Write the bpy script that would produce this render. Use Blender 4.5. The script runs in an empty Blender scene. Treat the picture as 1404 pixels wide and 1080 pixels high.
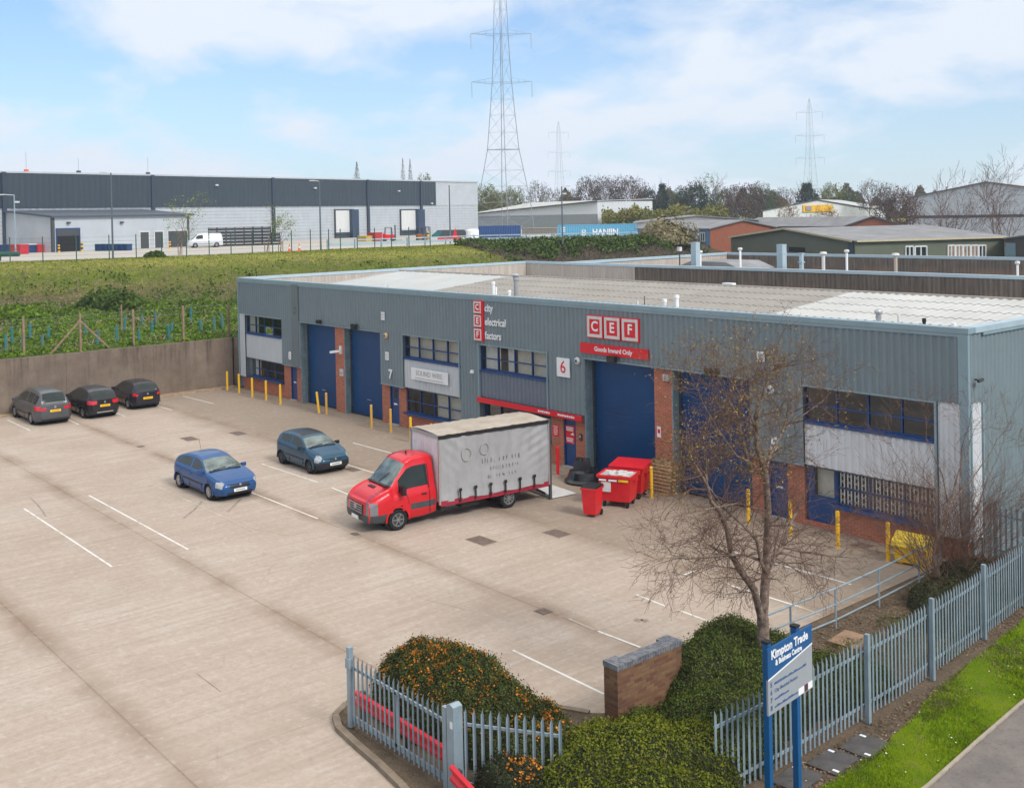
import bpy, math, random
import numpy as np
from mathutils import Vector, Matrix

R = math.radians
scene = bpy.context.scene
COL = scene.collection

# ------------------------------------------------------------------ camera
CAM = np.array([60.97, -29.37, 10.25])
YAW, PIT, ROL = R(-49.918), R(0.7445), R(-1.1755)
FPX, PY, PXC = 1471.38, 314.09, 702.0
_fw = np.array([math.sin(YAW)*math.cos(PIT), math.cos(YAW)*math.cos(PIT), -math.sin(PIT)])
_r0 = np.array([math.cos(YAW), -math.sin(YAW), 0.0]); _d0 = np.cross(_fw, _r0)
_r = math.cos(ROL)*_r0 - math.sin(ROL)*_d0
_d = math.sin(ROL)*_r0 + math.cos(ROL)*_d0

def ray(u, v): return _fw + _r*(u-PXC)/FPX + _d*(v-PY)/FPX
def G(u, v, z=0.0):
    d = ray(u, v); t = (z-CAM[2])/d[2]; q = CAM+d*t
    return (float(q[0]), float(q[1]), z)
def D(u, v, dep):
    q = CAM+ray(u, v)*dep
    return (float(q[0]), float(q[1]), float(q[2]))

cd = bpy.data.cameras.new('camera'); cam = bpy.data.objects.new('camera', cd); COL.objects.link(cam)
cd.sensor_width = 36.0; cd.lens = 36.0*FPX/1404.0
cd.shift_x = 0.0; cd.shift_y = -(540.0-PY)/1404.0
cd.clip_start = 0.3; cd.clip_end = 6000.0
m = Matrix.Identity(4)
for i in range(3):
    m[i][0] = _r[i]; m[i][1] = -_d[i]; m[i][2] = -_fw[i]; m[i][3] = CAM[i]
cam.matrix_world = m
scene.camera = cam

# ------------------------------------------------------------------ world, sun, exposure
SUN_EL, SUN_AZ = R(40), R(86)       # azimuth measured from +Y towards +X
wd = bpy.data.worlds.new('World'); scene.world = wd; wd.use_nodes = True
nt = wd.node_tree; nt.nodes.clear()
def wn(t, **k):
    n = nt.nodes.new(t)
    for a, b in k.items(): setattr(n, a, b)
    return n
sky = wn('ShaderNodeTexSky', sky_type='NISHITA', sun_disc=False, sun_elevation=SUN_EL, sun_rotation=SUN_AZ,
         air_density=1.0, dust_density=0.6, ozone_density=1.6)
geo = wn('ShaderNodeTexCoord'); sep = wn('ShaderNodeSeparateXYZ')
nt.links.new(geo.outputs['Generated'], sep.inputs[0])
def wmath(op, a, b=None, clamp=False):
    n = wn('ShaderNodeMath', operation=op, use_clamp=clamp)
    for i, q in enumerate((a, b)):
        if q is None: continue
        if isinstance(q, (int, float)): n.inputs[i].default_value = q
        else: nt.links.new(q, n.inputs[i])
    return n.outputs[0]
zz = wmath('ADD', wmath('MAXIMUM', sep.outputs[2], 0.0), 0.30)
cx = wmath('DIVIDE', sep.outputs[0], zz); cy = wmath('DIVIDE', sep.outputs[1], zz)
cmb = wn('ShaderNodeCombineXYZ'); nt.links.new(cx, cmb.inputs[0]); nt.links.new(cy, cmb.inputs[1])
def wnoise(scale, detail, rough, off):
    mp = wn('ShaderNodeMapping'); mp.inputs['Location'].default_value = off
    nt.links.new(cmb.outputs[0], mp.inputs[0])
    n = wn('ShaderNodeTexNoise'); n.inputs['Scale'].default_value = scale; n.inputs['Detail'].default_value = detail
    n.inputs['Roughness'].default_value = rough; n.inputs['Distortion'].default_value = 0.35
    nt.links.new(mp.outputs[0], n.inputs['Vector']); return n.outputs['Fac']
n1 = wnoise(1.25, 9, 0.52, (7.3, 4.4, 0)); n2 = wnoise(4.2, 8, 0.62, (0.4, 5.2, 0))
cl = wmath('ADD', wmath('MULTIPLY', n1, 0.75), wmath('MULTIPLY', n2, 0.25))
rp = wn('ShaderNodeValToRGB'); rp.color_ramp.elements[0].position = 0.455; rp.color_ramp.elements[0].color = (0, 0, 0, 1)
rp.color_ramp.elements[1].position = 0.585; rp.color_ramp.elements[1].color = (1, 1, 1, 1)
nt.links.new(cl, rp.inputs[0])
# thin high veil everywhere, thicker towards the horizon
veil = wmath('MULTIPLY', wmath('POWER', wmath('SUBTRACT', 1.0, wmath('MAXIMUM', sep.outputs[2], 0.0), True), 5.0), 0.62)
high = wmath('MULTIPLY', wmath('SUBTRACT', sep.outputs[2], 0.28), 2.4, True)        # bright cloud added overhead, above the view, to strengthen the soft light
high.node.use_clamp = True
mask = wmath('ADD', wmath('ADD', wmath('MULTIPLY', rp.outputs[0], 0.84), veil), high, True)
CC = wn('ShaderNodeMixRGB'); CC.inputs[1].default_value = (7.4, 8.05, 9.0, 1); CC.inputs[2].default_value = (12.0, 12.0, 11.9, 1); nt.links.new(high, CC.inputs[0])
SKYG = wn('ShaderNodeMixRGB', blend_type='MULTIPLY'); SKYG.inputs[0].default_value = 1.0
SKYG.inputs[2].default_value = (0.74, 1.10, 1.42, 1)
nt.links.new(sky.outputs[0], SKYG.inputs[1])
mx = wn('ShaderNodeMixRGB'); nt.links.new(mask, mx.inputs[0]); nt.links.new(SKYG.outputs[0], mx.inputs[1])
nt.links.new(CC.outputs[0], mx.inputs[2])
bg = wn('ShaderNodeBackground'); bg.inputs['Strength'].default_value = 0.078
nt.links.new(mx.outputs[0], bg.inputs[0])
wo = wn('ShaderNodeOutputWorld'); nt.links.new(bg.outputs[0], wo.inputs[0])

sl = bpy.data.lights.new('sun', 'SUN'); sl.energy = 2.0; sl.angle = R(15); sl.color = (1.0, 0.965, 0.91)
so = bpy.data.objects.new('sun', sl); COL.objects.link(so)
sd = Vector((math.sin(SUN_AZ)*math.cos(SUN_EL), math.cos(SUN_AZ)*math.cos(SUN_EL), math.sin(SUN_EL)))
so.rotation_euler = (-sd).to_track_quat('-Z', 'Y').to_euler(); so.location = (40, 10, 60)
scene.view_settings.view_transform = 'Standard'; scene.view_settings.look = 'None'
scene.view_settings.exposure = 0.55; scene.view_settings.gamma = 1.0; scene.view_settings.use_curve_mapping = False

# ------------------------------------------------------------------ object helpers
def tag(o, label=None, cat=None, group=None, kind=None):
    if label: o['label'] = label
    if cat: o['category'] = cat
    if group: o['group'] = group
    if kind: o['kind'] = kind
    return o
def empty(name, loc=(0, 0, 0), rz=0.0, label=None, cat=None, group=None):
    o = bpy.data.objects.new(name, None); COL.objects.link(o)
    o.location = loc; o.rotation_euler = (0, 0, rz); o.empty_display_size = 0.2
    return tag(o, label, cat, group)
def kids(o): return [c for c in bpy.data.objects if c.parent == o]
def copy_tree(o, parent=None):
    ch = kids(o)
    c = o.copy(); COL.objects.link(c); c.parent = parent
    for k in ch: copy_tree(k, c)
    return c

class MB:
    """collects boxes, prisms and tubes, then links them as one mesh object"""
    def __init__(s): s.v = []; s.f = []; s.mi = []; s.m = 0; s.parts = []
    def face(s, pts, m=None):
        b = len(s.v); s.v += [tuple(map(float, q)) for q in pts]; s.f.append(tuple(range(b, b+len(pts)))); s.mi.append(s.m if m is None else m)
    def poly(s, V, Fs, m=None):
        b = len(s.v); s.v += [tuple(map(float, q)) for q in V]; f0 = len(s.f)
        for f in Fs: s.f.append(tuple(b+i for i in f)); s.mi.append(s.m if m is None else m)
        s.parts.append((b, len(s.v), f0, len(s.f)))
    def box(s, c, d, rz=0.0, m=None, top=(1, 1)):
        x, y, z = d[0]/2, d[1]/2, d[2]/2; ca, sa = math.cos(rz), math.sin(rz); V = []
        for k, (sx, sy) in ((-1, (1, 1)), (1, top)):
            for a, b in ((-1, -1), (1, -1), (1, 1), (-1, 1)):
                X, Y = a*x*sx, b*y*sy
                V.append((c[0]+X*ca-Y*sa, c[1]+X*sa+Y*ca, c[2]+k*z))
        s.poly(V, [(3, 2, 1, 0), (4, 5, 6, 7), (0, 1, 5, 4), (1, 2, 6, 5), (2, 3, 7, 6), (3, 0, 4, 7)], m); return s
    def bx(s, x0, x1, y0, y1, z0, z1, m=None):
        return s.box(((x0+x1)/2, (y0+y1)/2, (z0+z1)/2), (abs(x1-x0), abs(y1-y0), abs(z1-z0)), 0, m)
    def prism(s, pts, h, axis='z', m=None):
        """pts: list of 3D points of a planar outline, h: offset vector"""
        n = len(pts); A = [tuple(q) for q in pts]; B = [tuple(q[i]+h[i] for i in range(3)) for q in pts]
        s.poly(A+B, [tuple(range(n-1, -1, -1)), tuple(range(n, 2*n))]+[(i, (i+1) % n, n+(i+1) % n, n+i) for i in range(n)], m); return s
    def tube(s, a, b, r0, r1=None, n=8, m=None, caps=True):
        if r1 is None: r1 = r0
        a, b = Vector(a), Vector(b); d = b-a
        if d.length < 1e-6: return s
        d.normalize(); u = d.orthogonal().normalized(); w = d.cross(u); V = []
        for p, r in ((a, r0), (b, r1)):
            for i in range(n):
                t = 2*math.pi*i/n; V.append(p+u*(math.cos(t)*r)+w*(math.sin(t)*r))
        Fs = [(i, (i+1) % n, n+(i+1) % n, n+i) for i in range(n)]
        if caps: Fs += [tuple(range(n-1, -1, -1)), tuple(range(n, 2*n))]
        s.poly(V, Fs, m); return s
    def bar(s, a, b, w, t, m=None):
        """rectangular bar from a to b, w across (horizontal where possible), t the other way"""
        a, b = Vector(a), Vector(b); d = (b-a).normalized()
        up = Vector((0, 0, 1)) if abs(d.z) < 0.95 else Vector((0, 1, 0))
        u = d.cross(up).normalized()*(w/2); k = u.cross(d).normalized()*(t/2); V = []
        for p in (a, b): V += [p-u-k, p+u-k, p+u+k, p-u+k]
        s.poly(V, [(3, 2, 1, 0), (4, 5, 6, 7), (0, 1, 5, 4), (1, 2, 6, 5), (2, 3, 7, 6), (3, 0, 4, 7)], m); return s
    def lathe(s, c, prof, n=16, axis=2, m=None):
        V = []; k = len(prof)
        for i in range(n):
            t = 2*math.pi*i/n
            for r, h in prof:
                q = [r*math.cos(t), r*math.sin(t), h]
                if axis == 1: q = [q[0], q[2], q[1]]
                if axis == 0: q = [q[2], q[0], q[1]]
                V.append((c[0]+q[0], c[1]+q[1], c[2]+q[2]))
        Fs = []
        for i in range(n):
            j = (i+1) % n
            for a in range(k-1): Fs.append((i*k+a, j*k+a, j*k+a+1, i*k+a+1))
        s.poly(V, Fs, m); return s
    def each(s, name, mats, parent=None):
        """one object for every box or bar collected"""
        out = []
        for (v0, v1, f0, f1) in s.parts:
            m_ = MB(); m_.v = s.v[v0:v1]; m_.f = [tuple(i-v0 for i in f) for f in s.f[f0:f1]]; m_.mi = s.mi[f0:f1]; out.append(m_.build(name, mats, parent))
        return out
    def build(s, name, mats, parent=None, smooth=False, loc=(0, 0, 0), rz=0.0, fix=True):
        me = bpy.data.meshes.new(name); me.from_pydata(s.v, [], s.f)
        if not isinstance(mats, (list, tuple)): mats = [mats]
        for q in mats: me.materials.append(q)
        if len(mats) > 1: me.polygons.foreach_set('material_index', s.mi)
        if fix:
            import bmesh
            bm = bmesh.new(); bm.from_mesh(me); bmesh.ops.recalc_face_normals(bm, faces=bm.faces); bm.to_mesh(me); bm.free()
        if smooth: me.shade_smooth() if hasattr(me, 'shade_smooth') else None
        me.update(); o = bpy.data.objects.new(name, me); COL.objects.link(o); o.parent = parent
        o.location = loc; o.rotation_euler = (0, 0, rz); return o

def np_mesh(name, V, F, mats, parent=None, smooth=False):
    """V (n,3) array, F (k,4) or (k,3) index array"""
    V = np.asarray(V, dtype=np.float32); F = np.asarray(F, dtype=np.int32); k = F.shape[1]
    me = bpy.data.meshes.new(name); me.vertices.add(len(V)); me.vertices.foreach_set('co', V.ravel())
    me.loops.add(F.size); me.loops.foreach_set('vertex_index', F.ravel())
    me.polygons.add(len(F)); me.polygons.foreach_set('loop_start', np.arange(0, F.size, k, dtype=np.int32))
    try: me.polygons.foreach_set('loop_total', np.full(len(F), k, dtype=np.int32))
    except Exception: pass
    if smooth: me.polygons.foreach_set('use_smooth', np.ones(len(F), dtype=bool))
    for q in (mats if isinstance(mats, (list, tuple)) else [mats]): me.materials.append(q)
    me.update(calc_edges=True); me.validate()
    o = bpy.data.objects.new(name, me); COL.objects.link(o); o.parent = parent; return o

def grid_mesh(name, xs, ys, zf, mat, parent=None, smooth=True):
    X, Y = np.meshgrid(np.asarray(xs, float), np.asarray(ys, float)); Z = zf(X, Y)
    V = np.stack([X, Y, Z], -1).reshape(-1, 3); nx, ny = len(xs), len(ys)
    i = np.arange(nx-1)[None, :]+nx*np.arange(ny-1)[:, None]
    F = np.stack([i, i+1, i+1+nx, i+nx], -1).reshape(-1, 4)
    return np_mesh(name, V, F, mat, parent, smooth)

def text_obj(name, s, size, mat, loc, rot, parent=None, align='CENTER', ext=0.004, xs=1.0, bold=0.0):
    cu = bpy.data.curves.new(name, 'FONT'); cu.body = s; cu.size = size; cu.align_x = align; cu.align_y = 'CENTER'
    cu.extrude = ext; cu.offset = bold; cu.resolution_u = 3
    o = bpy.data.objects.new(name, cu); COL.objects.link(o)
    dg = bpy.context.evaluated_depsgraph_get(); me = bpy.data.meshes.new_from_object(o.evaluated_get(dg))
    bpy.data.objects.remove(o); o = bpy.data.objects.new(name, me); COL.objects.link(o); me.materials.clear(); me.materials.append(mat)
    for p in me.polygons: p.material_index = 0
    o.location = loc; o.rotation_euler = rot; o.scale = (xs, 1, 1); o.parent = parent; return o

# ------------------------------------------------------------------ materials
class NT:
    def __init__(s, name):
        s.m = bpy.data.materials.new(name); s.m.use_nodes = True; s.t = s.m.node_tree
        s.p = s.t.nodes['Principled BSDF']; s.tc = s.n('ShaderNodeTexCoord')
    def n(s, t, **k):
        q = s.t.nodes.new(t)
        for a, b in k.items(): setattr(q, a, b)
        return q
    def l(s, a, b): s.t.links.new(a, b)
    def put(s, sock, v):
        if isinstance(v, bpy.types.NodeSocket): s.l(v, sock)
        elif isinstance(v, (tuple, list)): sock.default_value = tuple(v)+((1,) if len(v) == 3 and len(sock.default_value) == 4 else ())
        else: sock.default_value = v
    def vec(s, scale=(1, 1, 1), rot=(0, 0, 0), loc=(0, 0, 0), src='Object'):
        q = s.n('ShaderNodeMapping'); q.inputs['Scale'].default_value = scale; q.inputs['Rotation'].default_value = rot
        q.inputs['Location'].default_value = loc; s.l(s.tc.outputs[src], q.inputs[0]); return q.outputs[0]
    def noise(s, scale, detail=4, rough=0.55, vec=None, dist=0.0):
        q = s.n('ShaderNodeTexNoise'); q.inputs['Scale'].default_value = scale; q.inputs['Detail'].default_value = detail
        q.inputs['Roughness'].default_value = rough; q.inputs['Distortion'].default_value = dist
        s.l(vec if vec is not None else s.tc.outputs['Object'], q.inputs['Vector']); return q.outputs['Fac']
    def ramp(s, f, *st):
        q = s.n('ShaderNodeValToRGB'); e = q.color_ramp.elements
        while len(e) < len(st): e.new(0.5)
        for a, (p, c) in zip(e, st):
            a.position = p; a.color = (c, c, c, 1) if isinstance(c, (int, float)) else tuple(c)+(1,)
        s.put(q.inputs[0], f); return q.outputs[0]
    def mix(s, f, a, b, mode='MIX'):
        q = s.n('ShaderNodeMixRGB', blend_type=mode); s.put(q.inputs[0], f); s.put(q.inputs[1], a); s.put(q.inputs[2], b); return q.outputs[0]
    def math(s, op, a, b=0.0, c=None, clamp=False):
        q = s.n('ShaderNodeMath', operation=op, use_clamp=clamp); s.put(q.inputs[0], a); s.put(q.inputs[1], b)
        if c is not None: s.put(q.inputs[2], c)
        return q.outputs[0]
    def xyz(s, src='Object'):
        q = s.n('ShaderNodeSeparateXYZ'); s.l(s.tc.outputs[src], q.inputs[0]); return q.outputs
    def bump(s, h, st=0.3, dist=0.02):
        q = s.n('ShaderNodeBump'); q.inputs['Strength'].default_value = st; q.inputs['Distance'].default_value = dist
        s.put(q.inputs['Height'], h); s.l(q.outputs[0], s.p.inputs['Normal'])
    def fin(s, col=None, rough=0.6, metal=0.0, spec=None):
        if spec is None and rough >= 0.75: spec = 0.12
        if col is not None: s.put(s.p.inputs['Base Color'], col)
        s.put(s.p.inputs['Roughness'], rough); s.p.inputs['Metallic'].default_value = metal
        if spec is not None and 'Specular IOR Level' in s.p.inputs: s.p.inputs['Specular IOR Level'].default_value = spec
        return s.m

def rgb(r, g, b):
    """sRGB 0-255 to linear"""
    f = lambda c: ((c/255+0.055)/1.055)**2.4 if c > 10 else c/255/12.92
    return (f(r), f(g), f(b))
def mul(c, k): return tuple(min(1.0, q*k) for q in c)
def simple(name, c, rough=0.5, metal=0.0, var=0.12, scale=3.0, bump=0.0, bscale=30.0, dirt=0.0, spec=None):
    q = NT(name); f = q.noise(scale, 5, 0.6)
    col = q.mix(q.ramp(f, (0.3, 0.0), (0.7, 1.0)), mul(c, 1-var), mul(c, 1+var))
    if dirt > 0:
        st = q.noise(1.0, 6, 0.65, q.vec((6, 6, 0.8)))
        col = q.mix(q.math('MULTIPLY', q.ramp(st, (0.48, 0.0), (0.72, 1.0)), dirt), col, (0.11, 0.095, 0.075))
    if bump > 0: q.bump(q.noise(bscale, 4, 0.6), bump, 0.02)
    return q.fin(col, rough, metal, spec)
# ------------------------------------------------------------------ shared materials
M = {}
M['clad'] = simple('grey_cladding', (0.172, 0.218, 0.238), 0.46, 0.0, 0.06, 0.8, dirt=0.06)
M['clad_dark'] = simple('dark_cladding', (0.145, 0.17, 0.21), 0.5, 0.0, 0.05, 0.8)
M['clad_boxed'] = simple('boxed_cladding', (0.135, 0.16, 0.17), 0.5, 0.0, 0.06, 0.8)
M['panel'] = simple('pale_panel', (0.50, 0.525, 0.54), 0.45, 0.0, 0.05, 0.8, dirt=0.10)
M['panel_white'] = simple('white_cladding', (0.60, 0.61, 0.63), 0.45, 0.0, 0.05, 0.8, dirt=0.15)
M['coping'] = simple('coping_metal', (0.235, 0.32, 0.36), 0.4, 0.1, 0.08, 1.5)
M['coping_light'] = simple('pale_coping', (0.38, 0.47, 0.52), 0.4, 0.1, 0.08, 1.5)
M['blue'] = simple('blue_frame', (0.008, 0.050, 0.175), 0.35, 0.0, 0.1, 2)
M['blue_door'] = simple('blue_roller', (0.003, 0.066, 0.205), 0.42, 0.0, 0.14, 0.7, dirt=0.04)
M['trim'] = simple('weathered_trim', (0.20, 0.27, 0.29), 0.5, 0.0, 0.2, 3.0, dirt=0.5)
M['yellow'] = simple('yellow_paint', (0.80, 0.46, 0.015), 0.45, 0.0, 0.1, 5, dirt=0.12)
M['red'] = simple('red_paint', (0.68, 0.008, 0.02), 0.35, 0.0, 0.06, 4)
M['red_bin'] = simple('red_bin_plastic', (0.62, 0.010, 0.018), 0.4, 0.0, 0.1, 4, dirt=0.12)
M['white'] = simple('white_paint', (0.78, 0.78, 0.78), 0.4, 0.0, 0.03, 4)
M['offwhite'] = simple('off_white', (0.60, 0.60, 0.58), 0.5, 0.0, 0.08, 5, dirt=0.15)
M['black'] = simple('black_plastic', (0.012, 0.012, 0.014), 0.45, 0.0, 0.2, 6)
M['rubber'] = simple('tyre_rubber', (0.018, 0.018, 0.018), 0.8, 0.0, 0.2, 9)
M['darkgrey'] = simple('dark_grey', (0.05, 0.055, 0.06), 0.5, 0.0, 0.15, 5)
M['steel'] = simple('galvanised_steel', (0.27, 0.34, 0.385), 0.45, 0.25, 0.16, 2.5, dirt=0.12)
M['wheel_trim'] = simple('grey_wheel_trim', (0.20, 0.20, 0.20), 0.45, 0.3, 0.25, 9)
M['rim'] = simple('alloy', (0.42, 0.42, 0.43), 0.35, 0.6, 0.1, 9)
M['timber'] = simple('timber_post', (0.25, 0.175, 0.115), 0.8, 0.0, 0.25, 6, 0.4)
M['pallet'] = simple('pallet_wood', (0.46, 0.29, 0.15), 0.75, 0.0, 0.25, 5, 0.3, dirt=0.15)
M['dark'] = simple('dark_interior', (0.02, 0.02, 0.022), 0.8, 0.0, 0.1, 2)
M['room'] = simple('room_wall', (0.20, 0.20, 0.19), 0.8, 0.0, 0.1, 0.4)
M['grey_metal'] = simple('light_grey_cladding', (0.45, 0.475, 0.50), 0.4, 0.1, 0.07, 0.5)
M['cable'] = simple('black_cable', (0.02, 0.02, 0.02), 0.6)
M['pole'] = simple('lamp_pole', (0.10, 0.13, 0.14), 0.5, 0.2, 0.1, 3)
M['teal'] = simple('teal_tube', (0.03, 0.16, 0.16), 0.5, 0.0, 0.15, 6)
M['green_paint'] = simple('dark_green_paint', (0.012, 0.075, 0.050), 0.5)
M['orange'] = simple('orange_plastic', (0.75, 0.12, 0.02), 0.5)

def brick_mat(name, c1, c2, mort, dirt=0.2):
    q = NT(name); o = q.xyz(); cb = q.n('ShaderNodeCombineXYZ')
    q.l(q.math('ADD', o[0], o[1]), cb.inputs[0]); q.l(o[2], cb.inputs[1])
    b = q.n('ShaderNodeTexBrick'); q.l(cb.outputs[0], b.inputs['Vector']); b.inputs['Scale'].default_value = 1.0
    b.inputs['Brick Width'].default_value = 0.225; b.inputs['Row Height'].default_value = 0.075
    b.inputs['Mortar Size'].default_value = 0.007; b.inputs['Mortar Smooth'].default_value = 0.3; b.inputs['Bias'].default_value = -0.1
    b.inputs['Color1'].default_value = c1+(1,); b.inputs['Color2'].default_value = c2+(1,); b.inputs['Mortar'].default_value = mort+(1,)
    f = q.noise(2.0, 6, 0.7); col = q.mix(q.math('MULTIPLY', q.ramp(f, (0.35, 0.0), (0.75, 1.0)), dirt), b.outputs['Color'], (0.07, 0.05, 0.04))
    f2 = q.noise(11.0, 2, 0.5); col = q.mix(q.math('MULTIPLY', f2, 0.35), col, c1, 'SOFT_LIGHT')
    q.bump(q.math('SUBTRACT', 1.0, b.outputs['Fac']), 0.35, 0.01); return q.fin(col, 0.85)
M['brick'] = brick_mat('red_brick', (0.50, 0.165, 0.095), (0.36, 0.115, 0.070), (0.42, 0.34, 0.27))
M['brick_brown'] = brick_mat('brown_brick', (0.25, 0.145, 0.075), (0.15, 0.058, 0.042), (0.15, 0.125, 0.095), 0.45)
M['brick_far'] = brick_mat('orange_brick', (0.36, 0.125, 0.07), (0.30, 0.10, 0.055), (0.27, 0.17, 0.12))

def glass_mat(name, tint=(0.55, 0.6, 0.6), refl=0.16):
    m = bpy.data.materials.new(name); m.use_nodes = True; t = m.node_tree; t.nodes.clear()
    o = t.nodes.new('ShaderNodeOutputMaterial'); mx_ = t.nodes.new('ShaderNodeMixShader'); tr = t.nodes.new('ShaderNodeBsdfTransparent')
    gl = t.nodes.new('ShaderNodeBsdfGlossy'); lw = t.nodes.new('ShaderNodeLayerWeight'); ma = t.nodes.new('ShaderNodeMath')
    tr.inputs[0].default_value = tint+(1,); gl.inputs[0].default_value = (0.9, 0.95, 1, 1); gl.inputs['Roughness'].default_value = 0.04
    lw.inputs[0].default_value = 0.35; ma.operation = 'ADD'; ma.inputs[1].default_value = refl
    lw.inputs[0].default_value = 0.18; t.links.new(lw.outputs['Fresnel'], ma.inputs[0]); t.links.new(ma.outputs[0], mx_.inputs[0]); t.links.new(tr.outputs[0], mx_.inputs[1])
    t.links.new(gl.outputs[0], mx_.inputs[2]); t.links.new(mx_.outputs[0], o.inputs[0]); return m
M['glass'] = glass_mat('window_glass', (0.93, 0.95, 0.95), 0.05)
q = NT('car_glass'); M['car_glass'] = q.fin(q.mix(q.noise(1.3, 3), (0.006, 0.010, 0.010), (0.022, 0.034, 0.032)), 0.07, 0.0, 0.45)
q = NT('windscreen_glass'); M['screen'] = q.fin(q.mix(q.ramp(q.noise(2.2, 3), (0.35, 0), (0.65, 1)), (0.045, 0.065, 0.06), (0.16, 0.20, 0.19)), 0.09, 0.0, 0.8)
def paint(name, c, rough=0.28):
    q = NT(name); f = q.noise(1.5, 4); col = q.mix(f, mul(c, 0.85), mul(c, 1.15))
    dz = q.noise(7, 6, 0.7); col = q.mix(q.math('MULTIPLY', dz, 0.10), col, (0.20, 0.17, 0.14))
    for nm, v in (('Coat Weight', 0.22), ('Coat Roughness', 0.06), ('Specular IOR Level', 0.35)):
        if nm in q.p.inputs: q.p.inputs[nm].default_value = v
    return q.fin(col, rough, 0.15)
def lens(name, c): return simple(name, c, 0.15, 0.0, 0.2, 12, spec=0.8)
M['head'] = lens('headlight_lens', (0.34, 0.36, 0.38)); M['tail'] = lens('tail_light_lens', (0.55, 0.012, 0.02))
M['plate_y'] = simple('yellow_plate', (0.85, 0.50, 0.02), 0.4); M['plate_w'] = simple('white_plate', (0.72, 0.74, 0.72), 0.4)

# corrugated fibre-cement roofing, weathered
def roof_mat(name, a, b, spot=0.3, spotc=(0.20, 0.15, 0.10)):
    q = NT(name); f = q.noise(0.5, 6, 0.6); col = q.mix(q.ramp(f, (0.3, 0), (0.7, 1)), a, b)
    s = q.noise(1.0, 5, 0.7, q.vec((3.5, 0.5, 1))); col = q.mix(q.math('MULTIPLY', q.ramp(s, (0.5, 0), (0.75, 1)), spot), col, spotc)
    g = q.noise(14, 3, 0.6); col = q.mix(q.math('MULTIPLY', g, 0.3), col, mul(a, 0.6))
    return q.fin(col, 0.85)
M['roof_tan'] = roof_mat('tan_roof_sheet', (0.27, 0.25, 0.225), (0.34, 0.32, 0.29), 0.45, (0.22, 0.16, 0.105))
M['roof_white'] = roof_mat('white_roof_sheet', (0.43, 0.43, 0.41), (0.55, 0.55, 0.53), 0.25, (0.42, 0.36, 0.29))
M['roof_smooth'] = roof_mat('pale_roof_sheet', (0.42, 0.43, 0.42), (0.50, 0.51, 0.50), 0.2, (0.40, 0.38, 0.34))
M['roof_grey'] = roof_mat('grey_roof_sheet', (0.20, 0.20, 0.205), (0.30, 0.30, 0.305), 0.3, (0.13, 0.12, 0.12))
q = NT('beige_lining'); M['lining'] = q.fin(q.mix(q.ramp(q.noise(1, 5, 0.6, q.vec((2.5, 2.5, 0.3))), (0.3, 0), (0.7, 1)), (0.36, 0.30, 0.255), (0.46, 0.40, 0.35)), 0.7)
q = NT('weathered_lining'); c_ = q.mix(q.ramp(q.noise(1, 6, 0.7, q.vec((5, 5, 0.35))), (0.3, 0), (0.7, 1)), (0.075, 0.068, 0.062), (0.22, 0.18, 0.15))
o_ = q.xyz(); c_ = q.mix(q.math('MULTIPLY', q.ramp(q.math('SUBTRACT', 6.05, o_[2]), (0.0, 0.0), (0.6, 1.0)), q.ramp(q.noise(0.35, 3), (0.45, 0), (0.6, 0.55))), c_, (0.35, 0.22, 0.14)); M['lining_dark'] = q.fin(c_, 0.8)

# ------------------------------------------------------------------ yard concrete
q = NT('yard_concrete'); o_ = q.xyz(); X_, Y_ = o_[0], o_[1]
base = q.mix(q.ramp(q.noise(0.16, 5, 0.6), (0.3, 0), (0.7, 1)), (0.430, 0.345, 0.283), (0.480, 0.400, 0.338))
slab = q.n('ShaderNodeTexWhiteNoise', noise_dimensions='2D'); cb = q.n('ShaderNodeCombineXYZ')
q.l(q.math('FLOOR', q.math('DIVIDE', q.math('ADD', Y_, 0.65), 5.2)), cb.inputs[0]); q.l(q.math('FLOOR', q.math('DIVIDE', q.math('ADD', X_, -1.4), 6.7)), cb.inputs[1])
q.l(cb.outputs[0], slab.inputs['Vector'])
base = q.mix(q.math('MULTIPLY', slab.outputs['Value'], 0.40), base, (0.375, 0.302, 0.240))
st = q.noise(1.0, 7, 0.68, q.vec((4.5, 0.28, 1)), 0.4)             # brush streaks running away from the building
blot = q.noise(0.45, 7, 0.68, q.vec((1, .6, 1), loc=(2, 8, 0)), .6); base = q.mix(q.ramp(blot, (0.48, 0.0), (0.68, 0.42)), base, (0.30, 0.232, 0.178)); blot2 = q.noise(0.28, 6, 0.62, q.vec(loc=(21, 3, 0)), .3); base = q.mix(q.ramp(blot2, (0.50, 0.0), (0.70, 0.5)), base, (0.52, 0.47, 0.415))
base = q.mix(q.ramp(st, (0.40, 0.0), (0.66, 0.50)), base, (0.315, 0.25, 0.19))
st2 = q.noise(1.0, 6, 0.7, q.vec((9.0, 0.6, 1), loc=(5, 3, 0)), 0.6)
base = q.mix(q.ramp(st2, (0.54, 0.0), (0.72, 0.32)), base, (0.57, 0.52, 0.455))
wob = q.math('MULTIPLY', q.math('SUBTRACT', q.noise(0.9, 4), 0.5), 0.9)
fy = q.math('PINGPONG', q.math('ADD', Y_, 0.65+5.2*20), 2.6)        # 0 at each joint
fyw = q.math('ADD', fy, q.math('ABSOLUTE', wob))
dirtband = q.math('MULTIPLY', q.ramp(fyw, (0.0, 1.0), (0.16, 0.75), (0.62, 0.0)), q.ramp(q.noise(0.35, 4), (0.36, 0.10), (0.60, 0.95)))
base = q.mix(dirtband, base, (0.235, 0.165, 0.115))
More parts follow.
